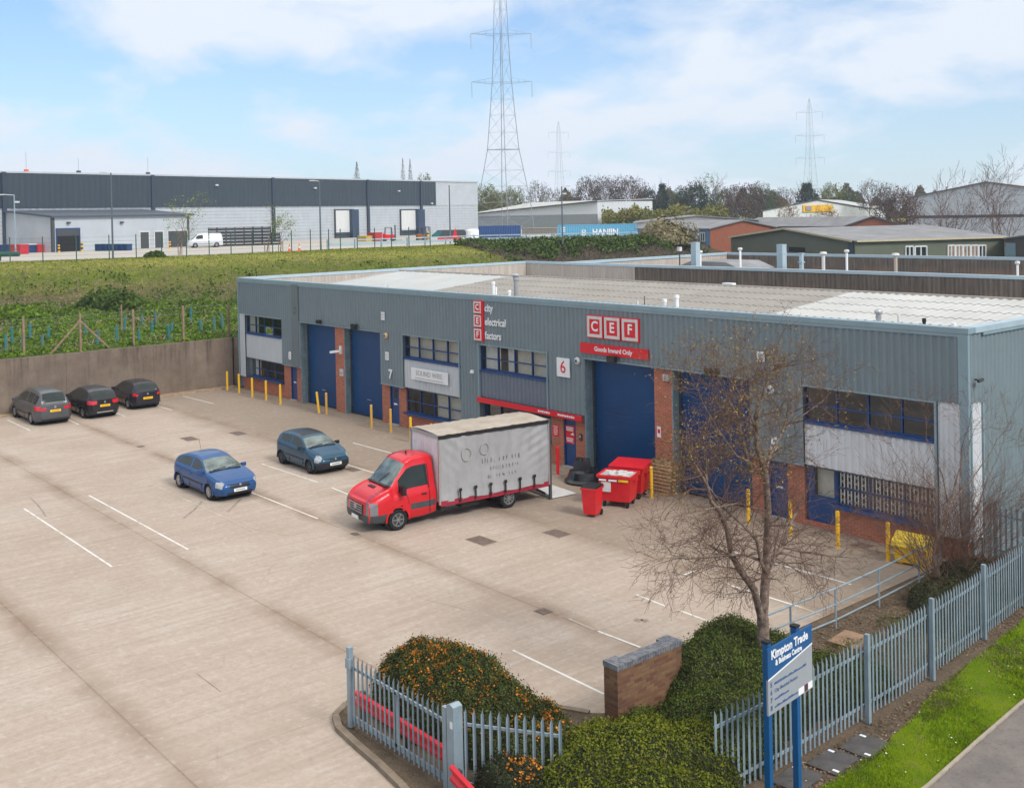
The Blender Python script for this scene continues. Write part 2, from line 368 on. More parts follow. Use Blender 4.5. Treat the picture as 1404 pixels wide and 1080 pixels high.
line = q.ramp(fy, (0.0, 1.0), (0.012, 0.9), (0.03, 0.0)); base = q.mix(q.math('MULTIPLY', line, q.ramp(q.noise(0.8, 5, .7), (.35, .25), (.65, .75))), base, (0.17, 0.125, 0.09))
fx = q.math('PINGPONG', q.math('ADD', X_, -1.4+6.7*20), 3.35); lx = q.ramp(fx, (0.0, 1.0), (0.01, 0.8), (0.022, 0.0))
base = q.mix(q.math('MULTIPLY', lx, q.ramp(q.noise(0.6, 5, .7), (.40, .0), (.65, .6))), base, (0.20, 0.15, 0.11))
# darker brown strip along the front of the units
edge = q.math('ADD', q.math('ADD', Y_, 7.3), q.math('MULTIPLY', q.math('SUBTRACT', q.noise(0.28, 5, 0.6), 0.5), 5.0))
front_strip = q.ramp(q.math('MULTIPLY', edge, 0.25), (0.0, 0.0), (0.55, 1.0))
base = q.mix(q.math('MULTIPLY', front_strip, 0.60), base, (0.19, 0.142, 0.10))
sp = q.noise(2.2, 6, 0.75); base = q.mix(q.ramp(sp, (0.60, 0.0), (0.80, 0.5)), base, (0.16, 0.125, 0.095))
fine = q.noise(38, 4, 0.65); mott = q.noise(6.5, 7, 0.75); base = q.mix(q.ramp(mott, (0.44, 0.0), (0.68, 0.42)), base, (0.27, 0.21, 0.165)); mott2 = q.noise(4.0, 6, 0.75, q.vec(loc=(7, 7, 0))); base = q.mix(q.ramp(mott2, (0.54, 0.0), (0.72, 0.45)), base, (0.56, 0.52, 0.47))
vo = q.n('ShaderNodeTexVoronoi', feature='DISTANCE_TO_EDGE'); vo.inputs['Scale'].default_value = 0.085; wv = q.n('ShaderNodeVectorMath', operation='ADD'); q.l(q.vec(), wv.inputs[0]); nz_ = q.n('ShaderNodeTexNoise'); nz_.inputs['Scale'].default_value = 0.5; nz_.inputs['Detail'].default_value = 6; q.l(q.tc.outputs['Object'], nz_.inputs['Vector']); q.l(nz_.outputs['Color'], wv.inputs[1]); q.l(wv.outputs[0], vo.inputs['Vector'])
base = q.mix(q.math('MULTIPLY', q.ramp(vo.outputs['Distance'], (0.0, 1.0), (0.0012, 0.0)), q.ramp(q.noise(0.3, 3), (0.52, 0.0), (0.62, 0.30))), base, (0.20, 0.155, 0.12))
base = q.mix(q.math('MULTIPLY', q.math('SUBTRACT', fine, 0.35), 0.6, clamp=True), base, (0.24, 0.19, 0.15))
q.bump(q.math('ADD', fine, q.math('MULTIPLY', line, -2.0)), 0.12, 0.01); M['concrete'] = q.fin(base, 0.86)
def line_mat(name, c, wear):
    q = NT(name); a = q.noise(5.0, 6, 0.75); b = q.noise(0.8, 3, 0.6)
    k = q.ramp(q.math('ADD', q.math('MULTIPLY', a, 0.6), q.math('MULTIPLY', b, 0.4)), (wear, 1.0), (wear+0.14, 0.0))
    return q.fin(q.mix(k, (0.40, 0.34, 0.27), c), 0.8)
M['line'] = line_mat('worn_white_line', (0.66, 0.64, 0.60), 0.50); M['line_faint'] = line_mat('faint_white_line', (0.58, 0.54, 0.47), 0.36)
M['line_yellow'] = line_mat('worn_yellow_line', (0.58, 0.44, 0.17), 0.36)

q = NT('asphalt'); f = q.noise(55, 4, 0.7); c_ = q.mix(f, (0.095, 0.085, 0.08), (0.20, 0.18, 0.168)); c_ = q.mix(q.ramp(q.noise(1.1, 6, .7), (.4, 0), (.65, .7)), c_, (0.23, 0.195, 0.17)); c_ = q.mix(q.ramp(q.noise(14, 3, .7), (.55, 0), (.7, .5)), c_, (0.08, 0.07, 0.065)); q.bump(f, 0.3, 0.01); M['asphalt'] = q.fin(c_, 0.9)
q = NT('far_paving'); c_ = q.mix(q.noise(0.12, 5), (0.36, 0.33, 0.29), (0.46, 0.43, 0.385)); M['far_paving'] = q.fin(c_, 0.9)
def soil(name, a, b, c):
    q = NT(name); f = q.noise(2.5, 7, 0.7); col = q.mix(q.ramp(f, (0.35, 0), (0.65, 1)), a, b); g = q.noise(22, 5, 0.7)
    col = q.mix(q.ramp(g, (0.52, 0), (0.75, 0.8)), col, c); q.bump(q.math('ADD', f, g), 0.8, 0.06); return q.fin(col, 0.95)
M['soil'] = soil('leaf_litter_soil', (0.10, 0.075, 0.052), (0.155, 0.115, 0.08), (0.26, 0.19, 0.13))
q = NT('lawn'); f = q.noise(0.9, 6, 0.65); c_ = q.mix(q.ramp(f, (0.3, 0), (0.7, 1)), (0.11, 0.20, 0.003), (0.24, 0.30, 0.006))
g = q.noise(30, 5, 0.7); c_ = q.mix(q.math('MULTIPLY', g, 0.6), c_, (0.055, 0.095, 0.006)); c_ = q.mix(q.ramp(q.noise(3.2, 5, 0.7), (0.53, 0), (0.68, 0.65)), c_, (0.20, 0.175, 0.06)); q.bump(g, 1.0, 0.05); M['lawn'] = q.fin(c_, 0.95)
# embankment: greener low strip, earth band, rough grass slope, mown top
q = NT('bank_ground'); o_ = q.xyz(); n_ = q.noise(0.25, 6, 0.65)
hz = q.math('ADD', o_[2], q.math('MULTIPLY', q.math('SUBTRACT', n_, 0.5), 1.6))
cr = q.n('ShaderNodeValToRGB'); e = cr.color_ramp.elements
while len(e) < 6: e.new(0.5)
for a, (p_, cc) in zip(e, ((0.0, (0.07, 0.13, 0.014)), (0.26, (0.085, 0.135, 0.016)), (0.36, (0.16, 0.115, 0.07)), (0.48, (0.19, 0.18, 0.05)), (0.70, (0.15, 0.20, 0.018)), (0.90, (0.34, 0.32, 0.07)))): a.position = p_; a.color = cc+(1,)
q.l(q.math('DIVIDE', q.math('SUBTRACT', hz, 2.0), 4.8), cr.inputs[0]); c_ = cr.outputs[0]
c_ = q.mix(q.ramp(q.noise(1.3, 7, 0.75), (0.40, 0.0), (0.72, 0.75)), c_, (0.055, 0.085, 0.022)); c_ = q.mix(q.ramp(q.noise(0.6, 7, 0.75, q.vec(loc=(9, 4, 1))), (0.55, 0.0), (0.75, 0.6)), c_, (0.26, 0.21, 0.125))
q.bump(q.noise(3.5, 7, 0.75), 1.0, 0.3); M['bank'] = q.fin(c_, 0.95)
M['dark_bank'] = soil('dark_bank_soil', (0.060, 0.048, 0.036), (0.095, 0.075, 0.052), (0.04, 0.07, 0.02))
q = NT('far_fields'); M['field'] = q.fin(q.mix(q.noise(0.01, 5), (0.06, 0.085, 0.025), (0.13, 0.13, 0.05)), 0.95)

# ------------------------------------------------------------------ the ground, in sheets
def sheet(name, pts, mat, z=None, kind='structure'):
    mb = MB(); mb.face([(a[0], a[1], a[2] if z is None else z) for a in pts]); o = mb.build(name, mat, fix=False)
    if o.data.polygons[0].normal.z < 0: o.data.flip_normals()
    return tag(o, kind=kind)
S = 3000
sheet('ground', [(-S, -S, 0), (S, -S, 0), (S, S, 0), (-S, S, 0)], M['field'], -0.05)
sheet('yard', [(-1.3, -70, 0), (44.9, -70, 0), (44.9, -18.9, 0), (47.3, -18.0, 0), (45.35, -14.0, 0), (45.35, 0.45, 0), (-1.3, 0.45, 0)], M['concrete'], 0.0)
sheet('wall_foot', [(-1.3, .44, 0), (.2, .44, 0), (.2, 30, 0), (-1.3, 30, 0)], M['concrete'], 0.001)
sheet('verge_soil', [(45.0, -24, 0), (49.9, -24, 0), (49.9, 24, 0), (45.2, 24, 0)], M['soil'], -0.012)
LX = 49.55
grid_mesh('grass_verge', np.linspace(0, 1, 12), np.linspace(-24, 60, 120), lambda X, Y: 0.012+0.03*np.sin(Y*1.7+X*3), M['lawn'])
_g = bpy.data.objects['grass_verge']; tag(_g, kind='structure')
_c = np.empty(len(_g.data.vertices)*3, dtype=np.float32); _g.data.vertices.foreach_get('co', _c); _c = _c.reshape(-1, 3)
yy = _c[:, 1]; left = np.interp(yy, [-24, -14, -12.5, -10.5, -8, -4.5, -2, 1, 3, 5], [50.0, 50.0, 49.95, 49.85, 49.35, 49.0, 48.75, 48.4, 46.3, 46.1]); right = np.interp(yy, [-24, -11.8, -9.7, -7.4, 10, 60], [51.5, 51.2, 51.02, 50.85, 50.2, 49.0])
left += 0.09*np.sin(yy*3.1)+0.05*np.sin(yy*7.7); _c[:, 0] = left+(right-left)*_c[:, 0]; _g.data.vertices.foreach_set('co', _c.ravel()); _g.data.update()
sheet('footpath', [(51.45, -24, 0), (51.2, -11.8, 0), (51.02, -9.7, 0), (50.85, -7.4, 0), (50.2, 10, 0), (49.0, 60, 0), (52.5, 60, 0), (53.5, 10, 0), (54.2, -7.4, 0), (54.6, -24, 0)], M['asphalt'], 0.02)
sheet('road', [(54.6, -70, 0), (62, -70, 0), (60, 80, 0), (52.7, 80, 0)], M['asphalt'], -0.03)
mb = MB(); pe = [(51.42, -24), (51.17, -11.8), (50.99, -9.7), (50.82, -7.4), (50.17, 10), (48.97, 60)]
for a, b in zip(pe, pe[1:]): mb.bar((a[0], a[1], 0.02), (b[0], b[1], 0.02), 0.06, 0.08)
tag(mb.build('path_edging', simple('concrete_edging', (0.34, 0.29, 0.23), 0.9)), kind='structure')

# planted island with its kerb
KP = [(45.2, -14.3), (43.6, -15.1), (42.2, -16.1), (41.55, -17.0), (41.45, -17.75), (41.75, -18.2), (42.25, -18.42), (43.1, -18.52), (44.0, -18.6), (44.9, -18.72), (46.2, -19.0), (48, -19.6)]
q_ = [(a, b, 0) for a, b in KP]+[(50, -24, 0), (50, -14, 0), (46, -13.5, 0)]
sheet('planting_bed', q_, M['soil'], 0.075)
mb = MB()
for a, b in zip(KP, KP[1:]):
    L_ = math.hypot(b[0]-a[0], b[1]-a[1]); n = max(1, round(L_/0.6))
    for i in range(n):
        p0 = [a[k]+(b[k]-a[k])*(i+0.01)/n for k in (0, 1)]; p1 = [a[k]+(b[k]-a[k])*(i+0.99)/n for k in (0, 1)]
        mb.bar((p0[0], p0[1], 0.04), (p1[0], p1[1], 0.04), 0.14, 0.13)
tag(mb.build('kerb', simple('kerb_stone', (0.22, 0.175, 0.13), 0.9, var=0.25, scale=2, bump=0.3)), kind='structure')

# markings: worn paint, real strips 4 mm above the slab
mk = [((33, 697), (154, 777), 'line'), ((122, 679), (258, 753), 'line'), ((212, 665), (352, 730), 'line_faint'), ((345, 675), (436, 711), 'line'), ((455, 668.5), (491, 683), 'line'),
      ((359.6, 636), (435.4, 661), 'line'), ((484, 607), (547.6, 624), 'line'), ((470, 635), (522, 651), 'line'), ((10, 575.6), (41, 590), 'line'), ((94, 575.6), (108, 582), 'line'),
      ((159.5, 566), (172, 571), 'line'), ((251, 543), (293, 553.5), 'line'), ((205, 554), (236, 562), 'line'), ((703, 891), (828, 951), 'line'), ((820, 865), (878, 887), 'line'), ((780, 848), (815, 863), 'line_faint'),
      ((873, 815), (912, 830.6), 'line'), ((932, 836.6), (973, 852), 'line'), ((1007.7, 757), (1167, 801), 'line'), ((1003, 802.7), (1104, 834), 'line'), ((955, 781), (1000, 801), 'line_faint'),
      ((154, 718), (256, 697), 'line_faint'), ((382, 672.5), (478, 651), 'line_faint'), ((520, 660), (548, 650), 'line_faint'), ((936, 788.8), (955.8, 781), 'line'), ((27, 697.5), (36, 696), 'line_faint'), ((150, 777), (166, 774), 'line_faint'), ((254, 753), (270, 751), 'line_faint'),
      ((828, 951), (838, 956), 'line_yellow'), ((1090, 828), (1125, 843), 'line_yellow')]
for i, (a, b, mm) in enumerate(mk):
    A, B = Vector(G(*a)), Vector(G(*b)); d = (B-A).normalized(); n_ = Vector((-d.y, d.x, 0))*0.034; n = 12; mb = MB()
    for k in range(n):
        p0, p1 = A+(B-A)*k/n, A+(B-A)*(k+1)/n; mb.face([(w.x, w.y, 0.004+0.0006*(i % 3)) for w in (p0-n_, p1-n_, p1+n_, p0+n_)])
    tag(mb.build('bay_marking', M[mm], fix=False), kind='structure')
    for p in bpy.context.scene.objects[-1:]: pass
# rubber marks and stains on the slab
M['mark'] = simple('tyre_mark', (0.27, 0.22, 0.18), 0.8, var=0.3, scale=6)
for pts, w in (([(42, 683), (50, 690), (58, 700), (63, 708)], 0.055), ([(252, 710), (266, 699), (277, 687)], 0.09), ([(312, 702), (322, 692), (330, 684)], 0.09), ([(268, 922), (283, 933), (303, 948)], 0.03), ([(870, 849), (880, 851), (889, 850)], 0.22), ([(584, 822), (640, 836)], 0.02)):
    mb = MB(); P = [Vector(G(*c)) for c in pts]
    for a, b in zip(P, P[1:]):
        d = (b-a).normalized(); n_ = Vector((-d.y, d.x, 0))*w/2; mb.face([(k.x, k.y, 0.0032) for k in (a-n_, b-n_, b+n_, a+n_)])
    tag(mb.build('rubber_mark', M['mark'], fix=False), kind='structure')
# ------------------------------------------------------------------ corrugated sheets
def corrugated(name, o, du, dv, L, H, pitch, amp, mat, parent=None, shape='trap', jitter=0.0, rng=None):
    """sheet from origin o, along unit du for L, along unit dv for H; ribs run along dv and stand out along du x dv"""
    o, du, dv = Vector(o), Vector(du).normalized(), Vector(dv).normalized(); nn = du.cross(dv).normalized()
    n = max(1, int(round(L/pitch))); p = L/n; S_ = []
    for i in range(n):
        if shape == 'trap': S_ += [(i*p, 0), (i*p+p*.30, 0), (i*p+p*.42, amp), (i*p+p*.84, amp), (i*p+p*.96, 0)]
        elif shape == 'sine': S_ += [(i*p+p*k/4, amp*(.5-.5*math.cos(2*math.pi*k/4))) for k in range(4)]
        else: S_ += [(i*p, 0), (i*p+p*.02, amp), (i*p+p*.97, amp*.6), (i*p+p*.99, 0)]
    S_.append((L, 0)); V = []
    for s, a in S_:
        b = o+du*s+nn*a; V += [tuple(b), tuple(b+dv*H)]
    F = [(2*i, 2*i+2, 2*i+3, 2*i+1) for i in range(len(S_)-1)]
    return np_mesh(name, V, F, mat, parent)

B = empty('industrial_terrace', (0, 0, 0), 0, 'long terrace of four trade units with grey ribbed cladding, blue roller doors and brick bases', 'building')
L_, W_, H_ = 46.0, 23.3, 6.78
# cladding on the front (ribs face -Y)
corrugated('cladding', (0, -.03, 4.6), (1, 0, 0), (0, 0, 1), L_-.22, 2.02, .25, .036, M['clad'], B)
for x0, x1, z0, z1 in ((5.42, 7.56, 2.02, 4.6), (15.68, 17.7, 2.02, 4.6), (22.27, 23.66, .15, 4.6), (28.22, 30.34, 2.26, 4.6), (38.38, 40.5, 2.02, 4.6)):
    corrugated('cladding', (x0, -.03, z0), (1, 0, 0), (0, 0, 1), x1-x0, z1-z0, .25, .036, M['clad'], B)
corrugated('infill_panel', (23.7, .03, 2.26), (1, 0, 0), (0, 0, 1), 4.5, 1.14, .25, .04, M['clad_dark'], B)
corrugated('infill_panel', (40.52, .02, 2.03), (1, 0, 0), (0, 0, 1), 4.5, 1.35, .25, .04, M['panel_white'], B)
corrugated('infill_panel', (.84, .02, 2.0), (1, 0, 0), (0, 0, 1), 4.56, 1.45, .25, .015, M['panel'], B)
corrugated('infill_panel', (17.7, .02, 2.03), (1, 0, 0), (0, 0, 1), 4.55, 1.4, .25, .02, M['panel'], B)
corrugated('corner_panel', (45.1, -.02, .72), (1, 0, 0), (0, 0, 1), .70, 3.9, .18, .03, M['panel_white'], B)
corrugated('corner_panel', (.07, -.02, .8), (1, 0, 0), (0, 0, 1), .70, 3.84, .18, .03, M['panel'], B)
# gable side wall (+X)
corrugated('side_cladding', (46.0, .0, 4.6), (0, 1, 0), (0, 0, 1), W_, 2.02, .25, .045, M['clad'], B)
corrugated('side_cladding', (46.0, .74, .02), (0, 1, 0), (0, 0, 1), W_-.74, 4.58, .25, .045, M['clad'], B)
corrugated('corner_panel', (46.01, .10, .72), (0, 1, 0), (0, 0, 1), .60, 3.9, .15, .03, M['panel_white'], B)
# far gable (-X): outside and the lining seen above the roof
corrugated('side_cladding', (0, W_, .15), (0, -1, 0), (0, 0, 1), W_, 6.45, .25, .045, M['clad'], B)
corrugated('parapet_lining', (.30, .25, 5.3), (0, 1, 0), (0, 0, 1), W_-.5, 1.3, .25, .04, M['lining'], B)
corrugated('parapet_lining', (.30, W_-.30, 5.3), (1, 0, 0), (0, 0, 1), 11.1, 1.3, .25, .04, M['lining'], B)
corrugated('parapet_lining', (11.42, W_-.28, 5.3), (1, 0, 0), (0, 0, 1), 34.2, 1.3, .25, .05, M['lining_dark'], B)
mb = MB(); mb.bx(.1, 45.9, W_-.2, W_, 0, 6.6); mb.bx(.1, .25, 0.2, W_-.2, 4.8, 6.6); mb.bx(45.72, 45.97, .3, W_-.2, 0.2, 6.6); mb.bx(.1, 45.9, .07, .28, 4.62, 6.6); mb.bx(.1, .3, .5, W_-.2, 0, 4.8)
mb.each('parapet_core', M['clad'], B)
mb = MB(); mb.bx(-.08, 46.08, -.10, .30, 6.62, 6.78); mb.each('coping', M['coping'], B)
mb = MB(); mb.bx(45.74, 46.09, .305, W_-.36, 6.62, 6.785); mb.each('coping', M['coping_light'], B)
mb = MB(); mb.bx(-.08, .32, .305, W_-.36, 6.62, 6.785); mb.bx(-.08, 46.09, W_-.355, W_+.02, 6.62, 6.79); mb.each('coping', M['coping_light'], B)
mb = MB(); mb.bx(-.05, 45.8, -.085, .0, 6.52, 6.615); mb.bx(45.76, 46.06, -.09, .02, 4.60, 6.61); mb.bx(45.80, 46.05, -.085, .03, .72, 4.595); mb.bx(-.05, .07, -.08, .05, .78, 6.5)
for x in (22.24, 23.66, 28.2, 45.04): mb.bx(x-.03, x+.03, -.085, .04, 2.0 if x < 45 else .72, 4.6)
mb.bx(45.97, 46.07, .03, .10, .7, 4.6); mb.bx(45.99, 46.09, .70, .76, .7, 4.62); mb.bx(45.99, 46.10, .76, W_-.2, 6.53, 6.61)
mb.each('corner_trim', M['coping'], B)
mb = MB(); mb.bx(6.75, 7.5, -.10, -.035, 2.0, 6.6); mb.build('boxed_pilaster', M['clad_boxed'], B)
mb = MB()
for x0, x1 in ((.8, 5.4), (17.7, 22.3), (23.68, 28.2), (40.5, 45.05)): mb.bx(x0, x1, -.06, .03, 4.545, 4.60)
for x0, x1, z in ((5.42, 7.56, 2.0), (15.68, 17.7, 2.0), (38.38, 40.5, 2.0), (7.56, 15.66, 4.56), (30.34, 38.36, 4.56)): mb.bx(x0, x1, -.05, .04, z-.04, z+.025)
mb.each('drip_trim', M['coping'], B)
# soffit behind the fascia over the door recesses, deep walls behind cladding columns
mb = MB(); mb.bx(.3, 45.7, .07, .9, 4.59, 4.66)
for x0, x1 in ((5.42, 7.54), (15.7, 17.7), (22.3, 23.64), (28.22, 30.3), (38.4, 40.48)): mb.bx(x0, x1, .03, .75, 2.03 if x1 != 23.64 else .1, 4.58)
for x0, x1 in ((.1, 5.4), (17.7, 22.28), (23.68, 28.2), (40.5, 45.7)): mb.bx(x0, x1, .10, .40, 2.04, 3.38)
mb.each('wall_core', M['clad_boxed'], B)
# brickwork (set back behind the cladding line)
def sx(x): return x-(60.97-x)/29.37*.18
mb = MB()
for x0, x1, z1 in ((.03, 5.58, .86), (5.58, 6.36, 2.0), (7.06, 7.72, 2.0), (15.74, 16.43, 2.0), (17.23, 17.86, 2.0), (17.86, 22.26, .74), (23.68, 28.32, .84), (28.32, 29.05, 2.0), (29.77, 30.42, 2.0), (38.42, 39.1, 2.0), (39.84, 40.5, 2.0), (40.5, 41.62, .16), (41.62, 45.85, .80)):
    mb.bx(sx(x0) if x0 > .1 else x0, sx(x1) if x1 < 45 else x1, .18, .62, 0, z1)
mb.bx(11.13, 12.06, .10, .62, 0, 4.57); mb.bx(33.94, 34.81, .10, .62, 0, 4.57)
mb.bx(45.5, 45.93, .62, W_-.2, 0, .70); mb.each('brickwork', M['brick'], B)
mb = MB(); mb.bx(12.07, 12.14, .07, .6, 0, 4.57); mb.bx(7.56, 7.60, -.02, .6, 0, 4.57); mb.bx(30.33, 30.38, -.02, .6, 0, 4.57); mb.bx(34.82, 34.87, .07, .6, 0, 4.57); mb.each('door_jamb', M['trim'], B)
# roller doors
def roller(x0, x1):
    n = 28; V = []; z0, z1 = .0, 4.62
    for i in range(n+1):
        z = z0+(z1-z0)*i/n
        V += [(x0, .49, z), (x1, .49, z), (x0, .41, z+.045), (x1, .41, z+.045)]
    F = [(2*i, 2*i+1, 2*i+3, 2*i+2) for i in range(2*n+1)]
    o = np_mesh('roller_door', V, F, M['blue_door'], B)
    mb = MB(); mb.bx(x0, x0+.09, .38, .6, 0, 4.6); mb.bx(x1-.09, x1, .38, .6, 0, 4.6); mb.each('guide_rail', M['darkgrey'], o)
    mb = MB(); mb.bx(x0+.1, x1-.1, .40, .52, .0, .07); mb.build('bottom_rail', M['black'], o)
    if x0 < 20: mb = MB(); mb.tube(((x0+x1)/2-.2, .38, .9), ((x0+x1)/2+.2, .38, .9), .02); mb.build('handle', M['steel'], o)
for a, b in ((7.61, 11.12), (12.15, 15.7), (30.39, 33.93), (34.88, 38.38)): roller(a, b)
# doors
def pdoor(x0, x1, lp=True, glazed=False):
    x0, x1 = sx(x0), sx(x1)
    mb = MB(); mb.bx(x0, x1, .25, .30, .04, 2.0); o = mb.build('door', M['blue'], B)
    mb = MB(); mb.bx(x0, x0+.05, .20, .34, 0, 2.0); mb.bx(x1-.05, x1, .20, .34, 0, 2.0); mb.bx(x0+.05, x1-.05, .20, .34, 1.94, 2.0); mb.build('door_frame', M['blue'], o)
    xc = (x0+x1)/2
    if lp: mb = MB(); mb.bx(xc-.14, xc+.14, .235, .25, .98, 1.06); mb.build('letter_plate', M['white'], o)
    if glazed: mb = MB(); mb.bx(xc-.14, xc+.14, .235, .25, 1.3, 1.75); mb.build('vision_panel', M['car_glass'], o)
    mb = MB(); mb.tube((x1-.12, .24, 1.0), (x1-.12, .18, 1.0), .02); mb.tube((x1-.12, .19, 1.0), (x1-.24, .19, 1.0), .012); mb.build('handle', M['steel'], o)
    mb = MB(); mb.bx(x0-.02, x1+.02, .05, .60, 0.0, .035); mb.build('threshold', simple('threshold_concrete', (.42, .38, .33), .9), o)
pdoor(6.37, 7.05); pdoor(16.44, 17.22, True, True); pdoor(29.06, 29.76, False); pdoor(39.11, 39.83, True)
# windows
M['blind'] = simple('blind_fabric', (0.60, 0.56, 0.47), 0.8, 0, .1, 6); M['net'] = simple('net_curtain', (0.68, 0.67, 0.62), 0.8, 0, .08, 4)
def window(x0, x1, z0, z1, n=4, y=.14, blinds=(), tr=.46, sill=True, fr='blue', grille=False, dark_room=False):
    t = .05; mb = MB(); zt = z0+(z1-z0)*tr
    mb.bx(x0, x1, y-.04, y+.04, z0, z0+t); mb.bx(x0, x1, y-.04, y+.04, z1-t, z1)
    for i in range(n+1):
        x = x0+(x1-x0)*i/n; mb.bx(max(x0, x-t/2), min(x1, x+t/2), y-.045, y+.045, z0+t, z1-t)
    for i in range(n):
        a, b = x0+(x1-x0)*i/n+t/2, x0+(x1-x0)*(i+1)/n-t/2; mb.bx(a, b, y-.03, y+.03, zt-.025, zt+.025)
    o = mb.build('window', M[fr], B)
    mb = MB()
    for i in range(n):
        a, b = x0+(x1-x0)*i/n+t/2, x0+(x1-x0)*(i+1)/n-t/2
        for za, zb in ((z0+t, zt-.025), (zt+.025, z1-t)): mb.face([(a, y, za), (b, y, za), (b, y, zb), (a, y, zb)])
    mb.build('pane', M['glass'], o)
    if sill: mb = MB(); mb.bx(x0-.03, x1+.03, -.05, .18, z0-.085, z0-.004); mb.build('sill', M[fr], o)
    if blinds:
        mb = MB(); mb2 = MB()
        for a, b, kind in blinds:
            xa, xb = x0+(x1-x0)*a, x0+(x1-x0)*b
            if kind == 'v':
                k = max(2, int((xb-xa)/.10))
                for i in range(k):
                    xx = xa+(xb-xa)*(i+.5)/k; mb.box((xx, y+.16, (z0+z1)/2), (.085, .008, z1-z0-.06), R(22))
            else:
                k = max(3, int((xb-xa)/.08)); 
                for i in range(k):
                    xx = xa+(xb-xa)*i/k; mb2.face([(xx, y+.14+.03*(i % 2), z0+.04), (xx+(xb-xa)/k, y+.14+.03*((i+1) % 2), z0+.04), (xx+(xb-xa)/k, y+.14+.03*((i+1) % 2), z1-.03), (xx, y+.14+.03*(i % 2), z1-.03)])
        if mb.v: mb.build('vertical_blind', M['blind'], o)
        if mb2.v: mb2.build('curtain', M['net'], o)
    if grille:
        mb = MB(); xx = x0+.05; g = 0
        while xx < x1-.03:
            mb.bx(xx, xx+.034, y+.05, y+.075, z0+.03, z1-.03)
            if g % 2 == 0:
                for zq in np.linspace(z0+.1, z1-.2, 5): mb.bar((xx, y+.06, zq), (xx+.125, y+.06, zq+.10), .012, .012); mb.bar((xx, y+.06, zq+.1), (xx+.125, y+.06, zq), .012, .012)
            xx += .125; g += 1
        mb.build('security_grille', simple('white_grille', (.92, .92, .90), .5), o)
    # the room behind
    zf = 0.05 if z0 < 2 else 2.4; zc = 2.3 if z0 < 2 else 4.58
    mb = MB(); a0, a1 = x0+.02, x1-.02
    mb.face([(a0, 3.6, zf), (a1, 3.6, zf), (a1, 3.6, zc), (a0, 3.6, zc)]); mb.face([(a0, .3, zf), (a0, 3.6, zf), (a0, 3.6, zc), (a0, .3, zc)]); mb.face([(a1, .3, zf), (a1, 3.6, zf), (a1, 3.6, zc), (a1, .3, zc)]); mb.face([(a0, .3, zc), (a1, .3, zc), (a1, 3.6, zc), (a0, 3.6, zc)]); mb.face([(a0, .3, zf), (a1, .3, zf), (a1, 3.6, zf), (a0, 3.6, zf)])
    r_ = mb.build('room', M['room'] if not dark_room else M['dark'], o)  # near-black walls put the dimness of an unlit room into the colour
    return o
window(.84, 5.27, 3.50, 4.56, 4, blinds=((.0, .25, 'v'),), dark_room=True); window(.95, sx(5.56), .90, 1.94, 4, y=.26, blinds=((.0, .24, 'c'),), dark_room=True)
window(17.72, 22.27, 3.48, 4.56, 4, blinds=((.03, .98, 'v'),)); window(sx(17.90), sx(22.35), .80, 1.96, 4, y=.26, blinds=((.5, .98, 'v'),), dark_room=True)
window(23.7, 28.2, 3.46, 4.56, 4, blinds=((.02, .25, 'c'), (.36, .48, 'c'), (.5, .98, 'v'))); window(23.7, sx(28.28), .88, 1.96, 4, y=.26, dark_room=True)
window(40.54, 45.0, 3.44, 4.56, 4); window(sx(41.68), 45.0, .88, 1.96, 3, y=.26, grille=True, dark_room=True, tr=.5)
# glazed blue entrance of the end unit
mb = MB(); mb.bx(40.39, 41.52, .27, .33, .16, 1.02); mb.bx(40.39, 40.68, .27, .33, 1.02, 1.96); mb.bx(41.42, 41.52, .26, .34, 1.02, 1.96); mb.bx(40.68, 41.42, .27, .33, 1.9, 1.96); e_ = mb.build('entrance_panel', M['blue'], B)
mb = MB(); mb.face([(40.68, .30, 1.02), (41.42, .30, 1.02), (41.42, .30, 1.9), (40.68, .30, 1.9)]); mb.build('pane', M['glass'], e_); mb = MB(); mb.bx(40.65, 41.5, .5, .52, .9, 1.95); mb.build('blind', M['blind'], e_)
# upper walls behind the shopfront windows (dark reveal lintels)
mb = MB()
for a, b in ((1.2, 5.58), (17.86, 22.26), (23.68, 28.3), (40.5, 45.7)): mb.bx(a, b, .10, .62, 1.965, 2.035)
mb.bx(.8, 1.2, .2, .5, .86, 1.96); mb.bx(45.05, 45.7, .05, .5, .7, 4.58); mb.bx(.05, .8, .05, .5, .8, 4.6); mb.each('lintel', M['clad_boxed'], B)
# roof slopes
def slope(x0, x1, mat, shape, pitch=.36, amp=.035):
    y0, ym, y1 = .25, 11.65, W_-.25; z0, zm = 5.55, 6.62
    for a, za, b, zb in ((y0, z0, ym, zm), (ym, zm, y1, z0)):
        n = 8 if shape != 'flat' else 2; V = []; Fs = []; off = 0
        k = max(1, int(round((x1-x0)/pitch))); p = (x1-x0)/k
        xs = []
        for i in range(k): xs += [(x0+i*p, 0), (x0+i*p+p*.28, 0), (x0+i*p+p*.5, amp), (x0+i*p+p*.72, amp)] if shape != 'flat' else [(x0+i*p, 0), (x0+i*p+p*.9, 0), (x0+i*p+p*.95, amp)]
        xs.append((x1, 0)); nx = len(xs)
        for r in range(n):
            ya, yb = a+(b-a)*r/n, a+(b-a)*(r+1)/n; zA, zB = za+(zb-za)*r/n, za+(zb-za)*(r+1)/n
            up = .014 if shape != 'flat' else .006
            da, db = (up, 0) if zb > za else (0, up)
            for yy_, zz_, dd in ((ya, zA, da), (yb, zB, db)): V += [(x, yy_, z+zz_+dd) for x, z in xs]
            Fs += [(off+i, off+i+1, off+nx+i+1, off+nx+i) for i in range(nx-1)]; off += 2*nx
        np_mesh('roof', V, Fs, mat, B)
